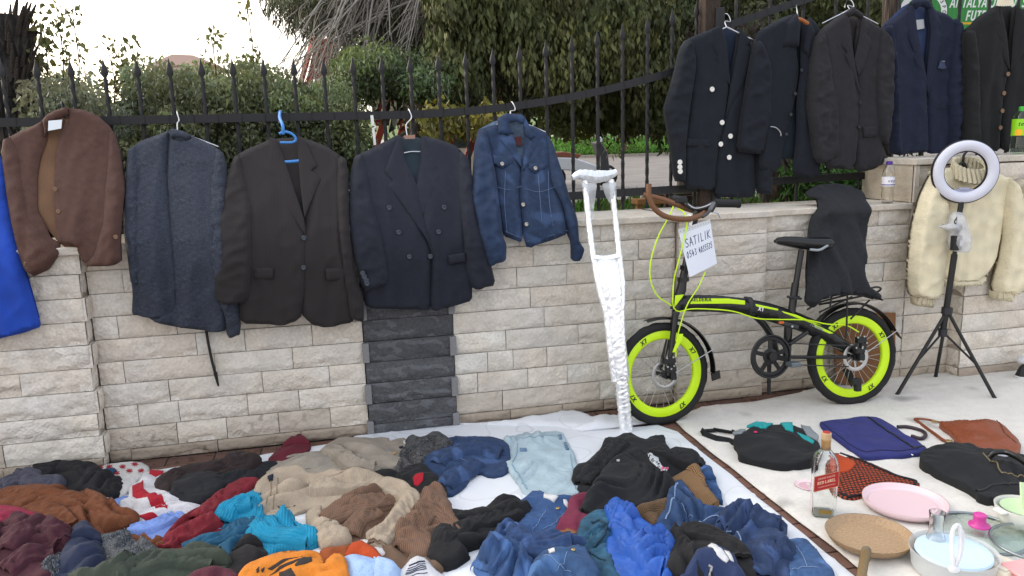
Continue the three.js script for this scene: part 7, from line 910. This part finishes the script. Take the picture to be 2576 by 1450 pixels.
{ // glass lids
  const lid = (c, r, label, knob) => { const t = thing('pan_cover', label, 'lid'); obj('glass_dome', lathe([[r * .98, .008], [r * .8, .018], [r * .4, .027], [0, .03]], c, 48), glass(0xe6eeec), t); obj('steel_rim', (() => { const g = new THREE.TorusGeometry(r, .005, 8, 64); g.rotateX(Math.PI / 2); g.translate(c.x, c.y + .007, c.z); return g; })(), mat(0x8f979a, { metalness: .9, roughness: .3 }), t); if (knob) { obj('knob', lathe([[.032, .03], [.033, .036], [.02, .04], [.019, .062], [.021, .07], [.015, .074], [0, .074]], c, 28), mat(0xc23a90, { roughness: .4 }), t); } return settle(t); };
  lid(onY(2462, 1345, .01), .142, 'round glass pan lid with a magenta knob', true); lid(onY(2606, 1372, .03), .125, 'round glass lid with dark rim at the right edge beside the casserole', false);
  const c = onY(2350, 1408, .008); let t = thing('glass_carafe', 'small clear glass carafe with flared body behind the blue tub', 'carafe'); obj('carafe_body', lathe([[0, .004], [.05, .004], [.056, .012], [.05, .035], [.03, .07], [.021, .095], [.02, .13], [.024, .16], [.0215, .16], [.0175, .13], [.0185, .095], [.027, .07], [.047, .035], [.052, .014], [.046, .008], [0, .008]], c, 40), new THREE.MeshPhysicalMaterial({ color: 0xffffff, roughness: .03, transmission: 1, thickness: .003, ior: 1.48 }), t); obj('glass_foot', lathe([[0, -.002], [.05, -.002], [.052, .001], [.05, .003], [0, .003]], c, 40), new THREE.MeshPhysicalMaterial({ color: 0xdfe6e4, roughness: .06, transmission: .9, thickness: .01 }), t); settle(t);
  const b = onY(2572, 1322, .008); t = thing('plastic_bowl', 'white plastic bowl with lugs holding a pale green strainer', 'bowl'); obj('bowl', lathe([[0, .006], [.06, .006], [.072, .03], [.082, .07], [.088, .07], [.078, .03], [.064, 0], [0, 0]], b, 48), mat(0xdedfd6, { roughness: .35 }), t); for (const s of [-1, 1]) obj('lug', rbox(.03, .01, .04, .004, b.x + s * .093, b.y + .064, b.z), mat(0xdedfd6, { roughness: .35 }), t); obj('green_strainer', [lathe([[0, .03], [.05, .045], [.066, .066], [.07, .066]], b, 40), beam(b.clone().add(V3(.0, .06, .0)), b.clone().add(V3(.018, .14, -.03)), .02, .006)], mat(0xc6dcae, { roughness: .4 }), t); settle(t);
  const k = onY(2395, 1445, .008); t = thing('plastic_tub', 'translucent tub with pale blue lid at the front edge', 'tub'); obj('tub_wall', lathe([[0, .003], [.1, .003], [.112, .02], [.118, .07], [.122, .075], [.122, .082]], k, 48), new THREE.MeshPhysicalMaterial({ color: 0xe4e8ea, roughness: .35, transmission: .5, thickness: 0, side: THREE.DoubleSide }), t); obj('lid', lathe([[.106, .07], [.104, .078], [.09, .074], [0, .072]], k, 48), mat(0xc2d9ea, { roughness: .4 }), t); settle(t);
  t = thing('carrier_bag_handles', 'knotted translucent white carrier bag loops standing over the blue lidded tub', 'bag'); const film = new THREE.MeshPhysicalMaterial({ color: 0xf4f5f8, roughness: .35, transmission: .45, thickness: 0, side: THREE.DoubleSide }); const P = (x, y, h) => onY(...RG[5](x, y), h); const q = P(1210, 1395, .09); obj('handle_loop', tube([q, q.clone().add(V3(-.012, .06, 0)), q.clone().add(V3(-.004, .12, -.01)), q.clone().add(V3(.012, .13, -.01)), q.clone().add(V3(.016, .07, 0)), q], .006, 6, 50), film, t); obj('handle_loop', tube([q, q.clone().add(V3(.006, .05, .01)), q.clone().add(V3(.024, .11, -.01)), q.clone().add(V3(.03, .1, -.01)), q.clone().add(V3(.02, .04, 0)), q], .005, 6, 50), film, t); obj('knot', ball(q, .014, 1.3, .8, 1), film, t); settle(t);
}
{ // printed casserole dish, pink tub, shoe at the edge
  const a = onY(...RG[5](1262, 1262), .05), b = onY(...RG[5](1375, 1232), .05), d = onY(...RG[5](1790, 1410), .05), e = onY(...RG[5](1640, 1470), .05); const T = canvasTex(512, 256, (x, w, h) => { x.fillStyle = '#ddd3c0'; x.fillRect(0, 0, w, h); x.strokeStyle = '#4a4650'; x.lineWidth = 3; let s = 7; const r = () => (s = (s * 16807) % 2147483647) / 2147483647; for (let i = 0; i < 120; i++) { const X = 150 + r() * 180, Y = 70 + r() * 130; x.beginPath(); x.arc(X, Y, 3 + r() * 9, r() * 6, r() * 6 + 3); x.stroke(); } x.beginPath(); for (let i = 0; i < 3; i++) { x.moveTo(30 + i * 14, 70); x.quadraticCurveTo(20 + i * 12, 110, 44 + i * 10, 140); } x.stroke(); });
  let t = thing('casserole_dish', 'cream enamel casserole dish with dark floral print', 'dish'); const X = d.clone().sub(b).normalize(), Zv = a.clone().sub(b); const w = d.distanceTo(b), l = Math.max(.1, Zv.length()); const c = b.clone().addScaledVector(X, w / 2).addScaledVector(Zv.normalize(), l / 2); const m4 = basis(V3(c.x, .038, c.z), X, V3(0, 1, 0)); const side = rbox(w, .055, l, .015); side.applyMatrix4(m4); obj('dish_body', side, mat(0xd8cdb8, { roughness: .25 }), t); const f = quad(V3(-w / 2 + .01, .0285, l / 2 - .01), V3(w / 2 - .01, .0285, l / 2 - .01), V3(w / 2 - .01, .0285, -l / 2 + .01), V3(-w / 2 + .01, .0285, -l / 2 + .01), 1); f.applyMatrix4(m4); obj('printed_top', f, mat(0xffffff, { map: T, roughness: .2 }), t); settle(t);
  t = thing('pink_box', 'small salmon pink plastic box at the right front corner', 'box'); const pb = onY(2578, 1462, .03); obj('box_body', rbox(.09, .05, .09, .012, pb.x, .034, pb.z), mat(0xd98c8c, { roughness: .4 }), t); obj('box_lid', rbox(.094, .012, .094, .005, pb.x, .064, pb.z), mat(0xe0a0a0, { roughness: .4 }), t); settle(t);
  t = thing('shoe', 'black shoe with white lining by the raised wall', 'shoe'); const s = onY(2580, 950, .01); obj('upper', shell(chaikin([[s.x - .05, s.z - .035], [s.x + .12, s.z - .045], [s.x + .2, s.z - .02], [s.x + .2, s.z + .03], [s.x + .1, s.z + .045], [s.x - .05, s.z + .03]]), .014, (x, z, q) => .02 + .07 * Math.sqrt(clamp(q / .035)) * (x < s.x + .03 ? 1.1 : .75), () => .016, UPM, true), M_.black, t); obj('sole', shell(chaikin([[s.x - .055, s.z - .04], [s.x + .12, s.z - .05], [s.x + .21, s.z - .02], [s.x + .21, s.z + .03], [s.x + .1, s.z + .05], [s.x - .055, s.z + .035]]), .02, () => .022, () => .008, UPM, true), mat(0xcfcfcf), t); obj('lining', ball(V3(s.x - .012, .105, s.z - .01), .035, 1.1, .6, .9), mat(0xd8d8da, { map: TX.cotton }), t); settle(t);
}
renderer.render(scene, camera);
